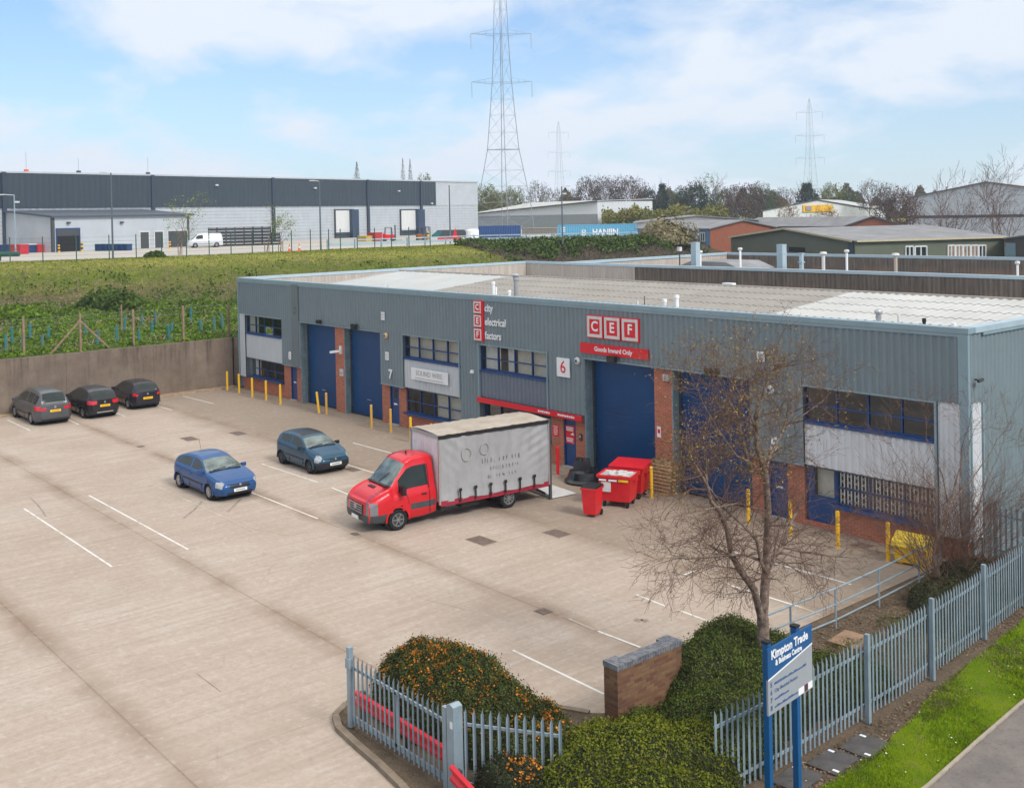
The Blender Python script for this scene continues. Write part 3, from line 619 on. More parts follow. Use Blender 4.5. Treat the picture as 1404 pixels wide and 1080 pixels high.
slope(.3, 12.0, M['roof_smooth'], 'flat', .9, .03); slope(12.0, 34.9, M['roof_tan'], 'c'); slope(34.9, 45.75, M['roof_white'], 'c')
mb = MB(); mb.tube((.3, 11.65, 6.62), (45.7, 11.65, 6.62), .09, n=8); mb.build('roof_ridge', M['roof_tan'], B)
mb = MB(); mb.bx(.3, 45.7, .28, .65, 5.42, 5.50); mb.each('gutter', M['darkgrey'], B)
# flues and vents on the roof (children: they belong to the roof)
def roofz(y): return 5.55+1.07*(1-abs(y-11.65)/11.4)
def flue(x, y, h, r, mat, cap='hat', boot=True, parent=B):
    z = roofz(y); mb = MB(); mb.tube((x, y, z-.05), (x, y, z+h), r, n=10)
    if cap == 'hat': mb.tube((x, y, z+h), (x, y, z+h+.12), r*1.3, r*1.2, n=10)
    if cap == 'cowl': mb.lathe((x, y, z+h), [(r, -.22), (r*1.3, -.12), (r*1.2, 0), (r*1.75, .03), (r*1.85, .10), (r*1.2, .17), (.02, .19)], 14)
    o = mb.build('flue', mat, parent, smooth=False)
    if boot: mb = MB(); mb.lathe((x, y, z), [(r*2.1, .0), (r*1.9, .06), (r*1.1, .13)], 12); mb.build('flue_boot', M['black'], o)
for x, y, h, r, mt, cp in ((19.3, 4.4, 1.0, .09, 'white', 'hat'), (20.1, 5.2, 1.30, .125, 'rim', 'cowl'), (20.6, 3.5, 1.05, .06, 'white', 'n'), (22.2, 3.0, .9, .085, 'white', 'hat'),
                           (12.4, 2.7, .95, .06, 'offwhite', 'n'), (13.6, 2.5, .8, .03, 'darkgrey', 'n'), (14.6, 2.6, .75, .05, 'offwhite', 'n'), (29.3, 4.2, .62, .06, 'offwhite', 'n'),
                           (30.0, 3.9, .95, .022, 'darkgrey', 'n'), (31.3, 3.7, .78, .085, 'white', 'hat'), (31.95, 3.7, 1.0, .10, 'white', 'hat'),
                           (41.3, 3.2, .95, .085, 'rim', 'cowl'), (42.1, 3.1, 1.0, .05, 'offwhite', 'n'), (43.1, 2.9, .85, .06, 'black', 'hat'), (44.3, 2.5, .85, .07, 'white', 'hat')):
    flue(x, y, h*.88, r*.9, M[mt], cp)
mb = MB(); mb.bx(27.6, 28.2, 12.0, 12.3, roofz(12)+.02, roofz(12)+.16); mb.tube((27.9, 12.15, 6.4), (27.9, 12.15, roofz(12)+.06), .08); mb.build('roof_vent', M['white'], B)

# ---------------------------------------------- signs fixed to the front (each its own thing)
RXF = (R(90), 0, 0)
def board(name, x0, x1, z0, z1, mat, label, cat, y=-.075, t=.05, group=None):
    mb = MB(); mb.bx(x0-(x0+x1)/2, x1-(x0+x1)/2, -t, 0, z0-(z0+z1)/2, z1-(z0+z1)/2); o = mb.build(name, mat, None, loc=((x0+x1)/2, y, (z0+z1)/2)); return tag(o, label, cat, group)
def letter_tile(ch, x, z, s, parent, y=-.06):
    mb = MB(); mb.bx(x-s/2, x+s/2, y-.10, y, z-s/2, z+s/2); o = mb.build('letter_tile', M['red'], parent)
    mb = MB(); w = s*.13; g = s*.04; a = s/2-g
    for q_ in ((x-a, x+a, z+a-w, z+a), (x-a, x+a, z-a, z-a+w), (x-a, x-a+w, z-a+w, z+a-w), (x+a-w, x+a, z-a+w, z+a-w)): mb.bx(q_[0], q_[1], y-.112, y-.10, q_[2], q_[3])
    mb.build('tile_border', M['offwhite'], o)
    text_obj('lettering', ch, s*.62, M['white'], (x, y-.108, z), RXF, o, bold=.012)
t = empty('letter_sign', (32.06, 0, 5.85), 0, 'three square red and white tiles reading CEF above the loading door', 'sign')
for i, ch in enumerate('CEF'): letter_tile(ch, (i-1)*.94, 0, .88, t)
t = empty('vertical_letter_sign', (23.76, 0, 5.62), 0, 'vertical stack of three small red letter tiles beside white words near the roof edge', 'sign')
for i, ch in enumerate('CEF'):
    letter_tile(ch, 0, .60-.60*i, .56, t); text_obj('lettering', ('city', 'electrical', 'factors')[i], .46, M['white'], (.42, -.07, .58-.60*i), RXF, t, 'LEFT', .02, .86, bold=.008)
mb = MB(); mb.bx(.28, .36, -.14, -.04, -.9, .9); mb.bx(-.3, .28, -.06, -.04, -.9, .9); mb.build('backing', M['red'], t)
t = board('goods_sign', 30.25, 33.86, 4.78, 5.18, M['red'], 'long red board reading Goods Inward Only above the loading door', 'sign')
text_obj('lettering', 'Goods Inward Only', .25, M['white'], (0, -.055, 0), RXF, t, bold=.006)
t = board('red_fascia', 23.6, 30.26, 2.03, 2.25, M['red'], 'long thin red fascia strip with small white writing over the entrance', 'sign', y=-.10)
mb = MB()
for x0, ws in ((.75, (.10, .06, .13, .08, .14, .09)), (1.95, (.12, .10, .09, .13, .08, .12, .10, .07))):
    x = x0
    for k, w in enumerate(ws): mb.bx(x, x+w, -.056, -.05, -.035, .03 if k % 2 else .045); x += w+.025
mb.build('print', M['white'], t)
t = board('unit_number_board', 28.85, 29.60, 3.70, 4.46, M['white'], 'white square board with a red outlined figure 6', 'sign')
text_obj('lettering', '6', .72, M['red'], (0, -.055, 0), RXF, t)
t = board('company_sign', 18.5, 21.4, 2.51, 3.07, M['white'], 'white rectangular sign with grey capitals on the pale panel between two windows', 'sign')
text_obj('lettering', 'SOUND WIRE', .34, M['rim'], (0, -.055, .05), RXF, t, xs=1.02); mb = MB(); mb.bx(-1.15, 1.15, -.056, -.05, -.2, -.17); mb.build('underline', M['rim'], t)
for ch, x, z, s, lb in (('8', 6.46, 2.55, .62, 'white painted figure 8 on the grey cladding by the far door'), ('7', 16.65, 2.53, .62, 'white figure 7 on the grey cladding beside the white sign'), ('5', 39.4, 2.5, .62, 'white figure 5 on the grey cladding behind the tree')):
    o = text_obj('unit_number', ch, s, M['white'], (x, -.095, z), RXF, None, bold=.02, ext=.01); tag(o, lb, 'number')
for x, z, w, h, lb in ((7.15, 5.17, .33, .38, 'small white notice high on the boxed pilaster at the far end'), (16.08, 5.38, .30, .40, 'small white notice high on the wall between the far roller door and white sign'), (16.38, 3.42, .30, .40, 'white notice on the wall just above the figure 7'), (38.92, 5.36, .30, .34, 'small white notice high on the wall above the tree')):
    o = board('notice', x-w/2, x+w/2, z-h/2, z+h/2, M['white'], lb, 'notice', y=-.08, t=.02)
    mb = MB()
    for k in range(4): mb.bx(-w*.36, w*.30, -.023, -.02, h*(.28-.17*k)-.012, h*(.28-.17*k)+.012)
    mb.build('print', M['rim'], o)
t = board('red_notice', sx(28.40), sx(28.78), 1.16, 1.62, M['red'], 'small red notice with white print on the brick pier by the blue door', 'notice', y=.175, t=.01)
mb = MB()
for k, w in enumerate((.28, .22, .26, .24, .20)): mb.bx(-w/2, w/2, -.013, -.01, .16-.08*k-.014, .16-.08*k+.014)
mb.build('print', M['white'], t)
t = board('door_notice', sx(29.10)-.02, sx(29.66)-.02, .95, 1.68, M['red'], 'large red notice with white print on the blue entrance door', 'notice', y=.245, t=.01)
mb = MB()
for k, w in enumerate((.42, .42, .40)): mb.bx(-w/2, w/2, -.013, -.01, .29-.06*k-.018, .29-.06*k+.018)
for k, w in enumerate((.40, .40, .36)): mb.bx(-w/2, w/2, -.013, -.01, -.15-.06*k-.016, -.15-.06*k+.016)
mb.prism([(.02, -.011, .0), (.24, -.011, .0), (.24, -.011, .05), (.18, -.011, .10), (.10, -.011, .04)], (0, -.003, 0)); mb.build('print', M['white'], t)
# fittings
def alarm(x, z, mat, lb, y=-.07, r=.15):
    mb = MB(); mb.lathe((0, 0, 0), [(r, 0), (r*1.02, -.05), (r*.8, -.10), (.01, -.12)], 8, axis=1); o = mb.build('alarm_box', mat, None, loc=(x, y, z)); tag(o, lb, 'alarm box')
    mb = MB(); mb.bx(-.05, .05, -.135, -.118, -.05, .05); mb.build('badge', M['blue'] if mat != M['red'] else M['white'], o)
alarm(16.33, 4.42, simple('amber_alarm', (.62, .42, .22), .5), 'round amber alarm box on the wall between far roller door and window')
alarm(30.05, 4.42, M['offwhite'], 'round cream alarm box beside the loading door, near the figure 6 board'); alarm(39.28, 4.30, M['offwhite'], 'round white alarm box on the wall behind the tree')
def floodlight(x, z, lb, y=-.08, s=1.0):
    t = empty('floodlight', (x, y, z), 0, lb, 'light'); mb = MB(); mb.box((0, -.16, 0), (.34*s, .16, .20*s)); mb.build('housing', M['black'], t)
    mb = MB(); mb.bar((0, 0, .02), (0, -.12, .02), .05, .05); mb.build('bracket', M['black'], t); mb = MB(); mb.box((0, -.245, -.02), (.28*s, .01, .14*s)); mb.build('lens', M['car_glass'], t)
floodlight(10.0, 4.72, 'small black floodlight over the farthest roller door'); floodlight(13.6, 4.70, 'black floodlight over the second roller door', s=1.3); floodlight(32.1, 4.68, 'black floodlight over the loading door under the red board', s=1.2)
floodlight(36.9, 4.66, 'wide black floodlight over the roller door behind the tree', s=1.4)
t = empty('security_camera', (11.75, .1, 3.32), 0, 'white security camera on the brick pier between the two far roller doors', 'camera')
mb = MB(); mb.box((0, -.05, 0), (.16, .1, .42)); mb.build('bracket', M['white'], t); mb = MB(); mb.bar((0, -.1, -.05), (-.45, -.42, -.12), .12, .12); mb.build('camera_body', M['white'], t)
t = board('meter_box', 11.62, 11.92, 1.95, 2.3, M['offwhite'], 'small white switch box on the brick pier between the two far roller doors', 'box', y=.095, t=.06)
mb = MB(); mb.bx(-.1, .1, -.064, -.06, -.1, .05); mb.build('cover', M['rim'], t)
t = board('intercom', sx(30.0), sx(30.14), 1.2, 1.45, M['darkgrey'], 'dark grey entry intercom on the brick pier beside the blue door', 'intercom', y=.175, t=.05); mb = MB(); mb.bx(-.05, .05, -.055, -.05, -.02, .08); mb.build('keypad', M['rim'], t)
t = board('wall_light', 34.48, 34.72, 4.1, 4.32, M['offwhite'], 'square white wall light near the top of the tall brick pier by the pallets', 'light', y=.095, t=.12); mb = MB(); mb.bx(-.08, .08, -.125, -.12, -.08, .08); mb.build('lens', M['rim'], t)
t = board('pier_notice', 34.05, 34.24, 1.95, 2.35, M['white'], 'small white and red notice on the tall brick pier above the pallets', 'notice', y=.095, t=.01); mb = MB(); mb.bx(-.06, .06, -.013, -.01, -.05, .1); mb.build('print', M['red'], t)
t = board('wall_bracket_light', 23.2, 23.32, 3.25, 3.4, M['white'], 'tiny white wall fitting beside the red tile sign window', 'light', y=-.075, t=.1); mb = MB(); mb.bx(-.03, .05, -.16, -.1, -.05, .02); mb.build('lens', M['white'], t)
t = empty('side_camera', (46.05, .3, 5.3), 0, 'small dark camera on the side wall near the nearest corner', 'camera'); mb = MB(); mb.bar((0, 0, 0), (.18, 0, 0), .04, .04); mb.build('bracket', M['black'], t); mb = MB(); mb.bar((.16, -.12, -.02), (.2, .08, .02), .08, .08); mb.build('camera_body', M['darkgrey'], t)
# ------------------------------------------------------------------ vehicles
def lerp(T, x): return float(np.interp(x, [a for a, b in T], [b for a, b in T]))
def make_shell(root, top, belt, W, xr, xf, mats, glass_fn, wheels, wr, body_name='body', tumble=.26, ends=.22, zb=.20, zrow=.43, crown=.92):
    """lofted body; glass_fn(x,y,z,region) -> name of a child part or None for body paint"""
    xs = np.arange(xr, xf+1e-6, (xf-xr)/round((xf-xr)/.05)); K = 10
    rings = []
    for x in xs:
        zt, zbt = lerp(top, x), min(lerp(belt, x), lerp(top, x)-.02)
        e = max(0, (abs(x-(xr+xf)/2)-((xf-xr)/2-.5))/.5); w = W/2*(1-ends*e**2.6)
        zl = zb+.05*e; gh = max(zt-zbt, 0.0)
        zm_ = min(zrow, zbt-.12); P = [(w*.90, zl), (w*.965, zl+.09), (w*.992, zm_), (w, zm_+(zbt-zm_)*.35), (w*.995, zm_+(zbt-zm_)*.65), (w*.975, zm_+(zbt-zm_)*.88), (w*.945, zbt)]
        wtop = w*.945-tumble*gh/.5
        for k in (.12, .45, .80): P.append((w*.935+(wtop-w*.935)*k, zbt+gh*k*.93))
        P += [(wtop-.02, zbt+gh*.92), (wtop*crown, zt-.028*min(1, gh/.2)-.010), (wtop*.60, zt-.01), (wtop*.30, zt-.002), (0, zt)]
        rings.append([(x, y, z) for y, z in P]+[(x, -y, z) for y, z in reversed(P[:-1])])
    R_ = np.array(rings); ns, nr, _ = R_.shape; V = R_.reshape(-1, 3).tolist(); buckets = {}
    def put(f, nm): buckets.setdefault(nm, []).append(f)
    for i in range(ns-1):
        for j in range(nr-1):
            a, b, c, d = i*nr+j, (i+1)*nr+j, (i+1)*nr+j+1, i*nr+j+1
            cxx = np.mean([V[a], V[b], V[c], V[d]], axis=0); jj = min(j, nr-2-j)
            reg = 'side' if jj < 6 else ('glassrow' if 6 < jj < 9 else ('edge' if jj == 10 else ('pillar' if jj in (6, 9) else 'top')))
            x, y, z = cxx
            if any((x-wx)**2+(z-wr)**2 < (wr+.055)**2 for wx in wheels) and jj < 5: put((a, b, c, d), None); continue
            put((a, b, c, d), glass_fn(x, abs(y), z, reg) or body_name)
    half = (nr-1)//2
    for i, sg in ((0, -1), (ns-1, 1)):
        base = len(V); n = half+1
        for j in range(n):
            A, B_ = np.array(R_[i][j]), np.array(R_[i][nr-1-j])
            bul = .10*math.sin(math.pi*min(1, max(0, (j+1)/7)))
            for k in range(K+1):
                q_ = A+(B_-A)*k/K; t = 1-(2*k/K-1)**2; V.append([q_[0]+sg*(.02+bul*.3+.05*t*min(1, j/3)), q_[1], q_[2]])
        for j in range(n-1):
            for k in range(K):
                f = (base+j*(K+1)+k, base+j*(K+1)+k+1, base+(j+1)*(K+1)+k+1, base+(j+1)*(K+1)+k)
                cxx = np.mean([V[q_] for q_ in f], axis=0); put(f, glass_fn(cxx[0], abs(cxx[1]), cxx[2], 'end') or body_name)
            for (e0, e1, kk) in ((i*nr+j, i*nr+j+1, 0), (i*nr+nr-1-j, i*nr+nr-2-j, K)): put((e0, e1, base+(j+1)*(K+1)+kk, base+j*(K+1)+kk), body_name)
    out = {}
    import bmesh
    for nm, F in buckets.items():
        if nm is None: continue
        key, mt = nm if isinstance(nm, tuple) else (nm, mats.get(nm))
        groups = {'': F}
        if key == 'bumper': groups = {'f': [f for f in F if V[f[0]][0] > (xr+xf)/2], 'b': [f for f in F if V[f[0]][0] <= (xr+xf)/2]}
        if key in ('side_window', 'headlight', 'tail_light', 'fog_light'):
            groups = {'l': [f for f in F if V[f[0]][1] > 0], 'r': [f for f in F if V[f[0]][1] <= 0]}
        for _, FF in groups.items():
            if not FF: continue
            me = bpy.data.meshes.new(key); used = sorted({q_ for f in FF for q_ in f}); mp = {u: k for k, u in enumerate(used)}
            me.from_pydata([V[u] for u in used], [], [tuple(mp[q_] for q_ in f) for f in FF]); me.materials.append(mats[key])
            bm = bmesh.new(); bm.from_mesh(me); bmesh.ops.remove_doubles(bm, verts=bm.verts, dist=.002); bmesh.ops.recalc_face_normals(bm, faces=bm.faces)
            if key == body_name:
                pass
            bm.to_mesh(me); bm.free(); me.polygons.foreach_set('use_smooth', [True]*len(me.polygons)); me.update()
            o = bpy.data.objects.new(key, me); COL.objects.link(o); o.parent = root; out[key] = o
            if key == 'side_window' and V[FF[0][0]][1] < 0: pass
    return out
def wheel(root, x, y, r, w, spokes=8, rim=None, hub=False):
    s = 1 if y > 0 else -1; mb = MB()
    mb.lathe((x, y, r), [(r*.62, s*w*.45), (r*.72, s*w*.5), (r*.93, s*w*.5), (r, s*w*.34), (r, -s*w*.4), (r*.9, -s*w*.5), (r*.3, -s*w*.5)], 28, axis=1)
    o = mb.build('wheel', M['rubber'], root, smooth=False)
    mb = MB(); R1 = r*.64
    mb.lathe((x, y, r), [(R1, s*w*.47), (R1*.90, s*w*.47), (R1*.86, s*w*.30)], 24, axis=1)
    for k in range(spokes):
        a = 2*math.pi*k/spokes; mb.bar((x, y+s*w*.40, r), (x+math.cos(a)*R1*.92, y+s*w*.42, r+math.sin(a)*R1*.92), R1*.24, .03)
    mb.lathe((x, y, r), [(R1*.30, s*w*.30), (R1*.28, s*w*.50), (.005, s*w*.54)], 12, axis=1)
    mb.build('rim', rim or M['rim'], o)
    mb = MB(); mb.lathe((x, y, r), [(R1*.88, s*w*.29), (.005, s*w*.29)], 20, axis=1); mb.build('brake_disc', M['darkgrey'], o)
    mb = MB(); mb.tube((x, y+s*w*.42, r), (x, y-s*.10-s*w*.6, r), r+.05, r+.05, n=22); 
    return o
def car(name, label, loc, ang, L, W, H, wb, paintm, top, belt, fn, extra=None, roh=.62, rim=None, wr=.30):
    root = empty(name, (loc[0], loc[1], 0.004), ang, label, 'car')
    fx = wb/2+extra.get('shift', 0) if extra else wb/2; rx = fx-wb
    mats = {'body': paintm, 'windscreen': M['screen'], 'rear_window': M['car_glass'], 'side_window': M['car_glass'], 'headlight': M['head'], 'tail_light': M['tail'],
            'bumper': M[extra.get('bumper', 'black')] if extra.get('bumper') != 'body' else paintm, 'grille': M['black'], 'sunroof': M['black'], 'fog_light': M['tail'], 'window_frame': M['black']}
    make_shell(root, top, belt, W, -L/2, L/2, mats, fn, (fx, rx), wr)
    mb = MB()
    for wx in (fx, rx):
        mb.tube((wx, -W/2+.10, wr), (wx, W/2-.10, wr), wr+.065, n=24)
    mb.bx(-L/2+.25, L/2-.25, -W/2+.10, W/2-.10, .17, .45); mb.build('underbody', M['black'], root)
    for wx in (fx, rx):
        for s in (-1, 1):
            wheel(root, wx, s*(W/2-.105), wr, .19, extra.get('spokes', 9), rim)
    # wheel arch lips
    for wx in (fx, rx):
        for s in (-1, 1):
            mb = MB(); pts = [(wx+math.cos(a)*(wr+.062), s*(W/2-.012), wr+math.sin(a)*(wr+.062)) for a in np.linspace(-.15, math.pi+.15, 18)]
            for a, b in zip(pts, pts[1:]): mb.bar(a, b, .05, .045)
            mb.build('wheel_arch', paintm, root)
    # mirrors, seams, handles, wipers, plates
    mx_ = extra.get('mirror', L/2-1.35)
    for s in (-1, 1):
        mb = MB(); z = lerp(belt, mx_)+.07; mb.box((mx_, s*(W/2+.06), z), (.11, .19, .13), s*.25); mb.build('wing_mirror', M[extra['mirror_mat']] if 'mirror_mat' in extra else paintm, root)
        mb = MB()
        for xx in extra.get('seams', ()): mb.bar((xx, s*(W/2-.002), .27), (xx, s*(W/2*.972), lerp(belt, xx)-.04), .012, .014)
        mb.bar((rx+.45, s*(W/2+.002), .52), (fx-.45, s*(W/2+.002), .50), .03, .05); mb.build('door_trim', M['black'], root)
        for xx in extra.get('handles', ()):
            mb = MB(); mb.bar((xx, s*(W/2+.01), lerp(belt, xx)-.14), (xx-.16, s*(W/2+.01), lerp(belt, xx)-.14), .03, .03); mb.build('door_handle', paintm, root)
    mb = MB(); z = .42
    mb.box((L/2+.115, 0, z), (.015, .52, .11)); fp = mb.build('number_plate', M['plate_w'], root)
    mb = MB(); mb.box((L/2+.124, 0, z), (.003, .36, .035)); mb.build('plate_characters', M['wheel_trim'], fp)
    mb = MB(); mb.box((-L/2-.115, 0, roh), (.015, .52, .115)); fp = mb.build('number_plate', M['plate_y'], root)
    mb = MB(); mb.box((-L/2-.124, 0, roh), (.003, .36, .032)); mb.build('plate_characters', simple('plate_ink', (.30, .17, .01), .5), fp)
    wx0 = extra.get('cowl', .95)
    mb = MB()
    for y0 in (-.45, .12): mb.bar((wx0+.02, y0, lerp(top, wx0)+.012), (wx0-.05, y0+.52, lerp(top, wx0-.05)+.02), .02, .015)
    mb.bar((wx0+.06, -W/2*.72, lerp(top, wx0+.06)+.004), (wx0+.06, W/2*.72, lerp(top, wx0+.06)+.004), .09, .02)
    mb.build('wiper', M['black'], root)
    for ch, sx, z, r in extra.get('badges', ()):
        mb = MB(); mb.lathe((sx, 0, z), [(r, 0), (r*.9, .012*(1 if sx > 0 else -1)), (.004, .014*(1 if sx > 0 else -1))], 12, axis=0); mb.build('badge', M['rim'], root)
    if extra.get('aerial'): mb = MB(); ax, az = extra['aerial']; mb.tube((ax, 0, az), (ax-.18, 0, az+.38), .006, n=5); mb.build('aerial', M['black'], root)
    return root

# blue five-door hatchback, facing +X
Lh = 4.05
top = [(-2.03, .93), (-1.98, 1.0), (-1.90, 1.08), (-1.45, 1.29), (-1.05, 1.38), (-.45, 1.415), (-.05, 1.395), (.18, 1.33), (.86, .975), (.94, .955), (1.4, .89), (1.75, .82), (1.93, .76), (2.0, .71), (2.03, .66)]
belt = [(-2.03, .92), (-1.5, .93), (0, .89), (.86, .87), (.95, .92), (1.9, .72), (2.03, .60)]
def fn_a(x, y, z, r):
    if r == 'end': 
        if x > 0: return 'bumper' if (z < .34 and y < .5) else ('grille' if .50 < z < .62 and y < .36 else None)
        return 'tail_light' if (y > .52 and .62 < z < .9) else None
    if r in ('top', 'edge') and .24 < x < .86: return 'windscreen'
    if r == 'top' and -1.86 < x < -1.45 and y < .56: return 'rear_window'
    if r == 'glassrow' and (-.40 > x > -1.30 or -.31 < x < .52) and z < 1.28: return 'side_window'
    if r == 'glassrow' and -1.62 < x < -1.34 and z < 1.15: return 'side_window'
    if x > 1.78 and y > .48 and .52 < z < .74 and r in ('side', 'pillar', 'glassrow'): return 'headlight'
    if x < -1.85 and y > .55 and .62 < z < .92: return 'tail_light'
    return None
blue_p = paint('blue_car_paint', (0.007, 0.068, 0.215)); teal_p = paint('teal_car_paint', (0.006, 0.060, 0.115)); grey_p = paint('grey_car_paint', (0.075, 0.078, 0.085)); black_p = paint('black_car_paint', (0.010, 0.011, 0.016), .2)
car('hatchback', 'blue hatchback parked alone, foremost car in the middle of the yard', (22.30, -11.92), R(1), 4.05, 1.70, 1.43, 2.60, blue_p, top, belt, fn_a,
    {'shift': -.05, 'seams': (.68, -.36, -1.2), 'handles': (-.22, -1.06), 'badges': (('', 2.13, .60, .05),), 'aerial': (-1.1, 1.38), 'mirror': .60, 'cowl': .86, 'bumper': 'black', 'spokes': 12}, rim=M['rim'])
# teal three-door supermini with dark sunroof
top = [(-1.86, .95), (-1.82, 1.02), (-1.70, 1.16), (-1.42, 1.34), (-1.1, 1.38), (-.5, 1.405), (-.05, 1.385), (.18, 1.32), (.82, .98), (.90, .96), (1.3, .89), (1.62, .83), (1.78, .77), (1.84, .71), (1.86, .66)]
belt = [(-1.86, .94), (-1.5, .95), (0, .90), (.82, .87), (.92, .93), (1.86, .60)]
def fn_c(x, y, z, r):
    if r == 'end':
        if x > 0: return 'bumper' if z < .46 else ('grille' if .56 < z < .63 and y < .3 else None)
        return 'tail_light' if (y > .52 and .6 < z < .92) else ('bumper' if z < .5 else None)
    if r in ('top', 'edge') and .24 < x < .82: return 'windscreen'
    if r == 'top' and -.75 < x < .12 and y < .50: return 'sunroof'
    if r == 'top' and -1.78 < x < -1.42 and y < .55: return 'rear_window'
    if r == 'glassrow' and (-.55 > x > -1.36 or -.47 < x < .50) and z < 1.28: return 'side_window'
    if x > 1.60 and y > .46 and .52 < z < .78 and r in ('side', 'pillar', 'glassrow'): return 'headlight'
    if abs(x) > 1.35 and z < .46: return 'bumper'
    return None
car('hatchback', 'teal three-door hatchback with dark sunroof, nearest the roller doors', (21.40, -7.20), R(-1), 3.72, 1.62, 1.42, 2.42, teal_p, top, belt, fn_c,
    {'shift': .0, 'seams': (.70, -.46), 'handles': (-.34,), 'badges': (('', 1.96, .61, .045),), 'mirror': .56, 'mirror_mat': 'black', 'cowl': .82, 'bumper': 'black', 'spokes': 5}, rim=M['darkgrey'], wr=.285)
# grey people carrier, rear towards the yard
top = [(-2.38, .98), (-2.36, 1.10), (-2.20, 1.42), (-2.02, 1.62), (-1.5, 1.69), (-.5, 1.72), (.35, 1.68), (.75, 1.52), (1.45, 1.10), (1.6, 1.05), (2.1, .88), (2.34, .66), (2.38, .6)]
belt = [(-2.38, .97), (-1.8, 1.02), (0, .98), (1.4, .95), (1.6, 1.0), (2.38, .5)]
def fn_m(x, y, z, r):
    if r == 'end': 
        if x > 0: return None
        return 'tail_light' if (y > .42 and .78 < z < .93) else ('bumper' if z < .36 else None)
    if r in ('top', 'edge') and .78 < x < 1.45: return 'windscreen'
    if r == 'top' and -2.34 < x < -2.05 and y < .66: return 'rear_window'
    if r == 'glassrow' and (-2.02 < x < -1.42 or -1.32 < x < -.38 or -.30 < x < .98) and z < 1.56: return 'side_window'
    if x < -2.05 and .74 < z < 1.0 and y > .6: return 'tail_light'
    return None
car('people_carrier', 'grey people carrier parked tail out, leftmost of the three cars by the wall', (1.40, -12.10), R(180), 4.75, 1.88, 1.72, 2.85, grey_p, top, belt, fn_m,
    {'seams': (1.0, -.34, -1.36), 'handles': (-.2, -1.2), 'badges': (('', -2.46, .92, .06),), 'mirror': 1.15, 'cowl': 1.5, 'bumper': 'black'}, roh=.74, wr=.325)
top = [(-2.12, .95), (-2.10, 1.05), (-1.92, 1.26), (-1.70, 1.42), (-1.3, 1.48), (-.5, 1.52), (.15, 1.48), (.45, 1.38), (1.15, 1.02), (1.3, .98), (1.8, .86), (2.08, .66), (2.12, .6)]
belt = [(-2.12, .94), (-1.7, 1.00), (0, .93), (1.1, .90), (1.3, .94), (2.12, .5)]
def fn_b(x, y, z, r):
    if r == 'end': 
        if x > 0: return None
        return 'tail_light' if (y > .46 and .72 < z < .95) else ('bumper' if z < .38 else ('fog_light' if .42 < z < .5 and y > .5 else None))
    if r in ('top', 'edge') and .48 < x < 1.15: return 'windscreen'
    if r == 'top' and -1.25 < x < .2 and y < .48: return 'sunroof'
    if r == 'top' and -2.06 < x < -1.74 and y < .60: return 'rear_window'
    if r == 'glassrow' and (-1.5 < x < -.38 or -.30 < x < .72) and z < 1.38: return 'side_window'
    if x < -1.9 and .72 < z < .96 and y > .55: return 'tail_light'
    return None
c2 = car('hatchback', 'black hatchback with silver rear bumper strip, middle of the three cars by the wall', (1.66, -9.62), R(181), 4.22, 1.78, 1.52, 2.60, black_p, top, belt, fn_b,
    {'seams': (.82, -.34, -1.3), 'handles': (-.2, -1.15), 'badges': (('', -2.20, .86, .05),), 'mirror': .85, 'cowl': 1.2, 'bumper': 'black'}, roh=.68, wr=.315)
mb = MB(); mb.bar((-2.19, -.42, .34), (-2.19, .42, .34), .03, .05); mb.build('bumper_strip', M['rim'], c2)
top = [(-1.98, .93), (-1.96, 1.03), (-1.78, 1.25), (-1.60, 1.40), (-1.2, 1.45), (-.4, 1.47), (.15, 1.44), (.42, 1.36), (1.05, .99), (1.2, .96), (1.7, .84), (1.95, .64), (1.98, .58)]
belt = [(-1.98, .92), (-1.5, .96), (0, .91), (1.0, .88), (1.2, .92), (1.98, .5)]
def fn_g(x, y, z, r):
    if r == 'end': 
        if x > 0: return None
        return 'tail_light' if (y > .58 and .70 < z < .90) else None
    if r in ('top', 'edge') and .45 < x < 1.05: return 'windscreen'
    if r == 'top' and -1.93 < x < -1.62 and y < .58: return 'rear_window'
    if r == 'glassrow' and (-1.42 < x < -.38 or -.30 < x < .68) and z < 1.34: return 'side_window'
    if x < -1.84 and .70 < z < .90 and y > .55: return 'tail_light'
    return None
car('hatchback', 'small black hatchback, rightmost of the three cars parked against the concrete wall', (.80, -6.86), R(179), 3.95, 1.70, 1.47, 2.48, paint('dark_navy_paint', (0.012, 0.014, 0.024), .22), top, belt, fn_g,
    {'seams': (.75, -.34, -1.25), 'handles': (-.2, -1.1), 'badges': (('', -2.06, .84, .05),), 'mirror': .78, 'cowl': 1.1, 'bumper': 'black'}, roh=.62, wr=.30)

# ------------------------------------------------------------------ red curtain-sided truck
van_ang = R(-96.51); vax = np.array([math.cos(van_ang), math.sin(van_ang)]); vly = np.array([-math.sin(van_ang), math.cos(van_ang)])
rear = np.array([32.07, -5.47])-vly*0.86
T = empty('delivery_truck', (rear[0], rear[1], .004), van_ang, 'red curtain-sided truck with grey box body and its tail lift lowered', 'truck'); T.scale = (1, .935, 1)
red_p = paint('red_truck_paint', (0.60, 0.006, 0.016), .3)
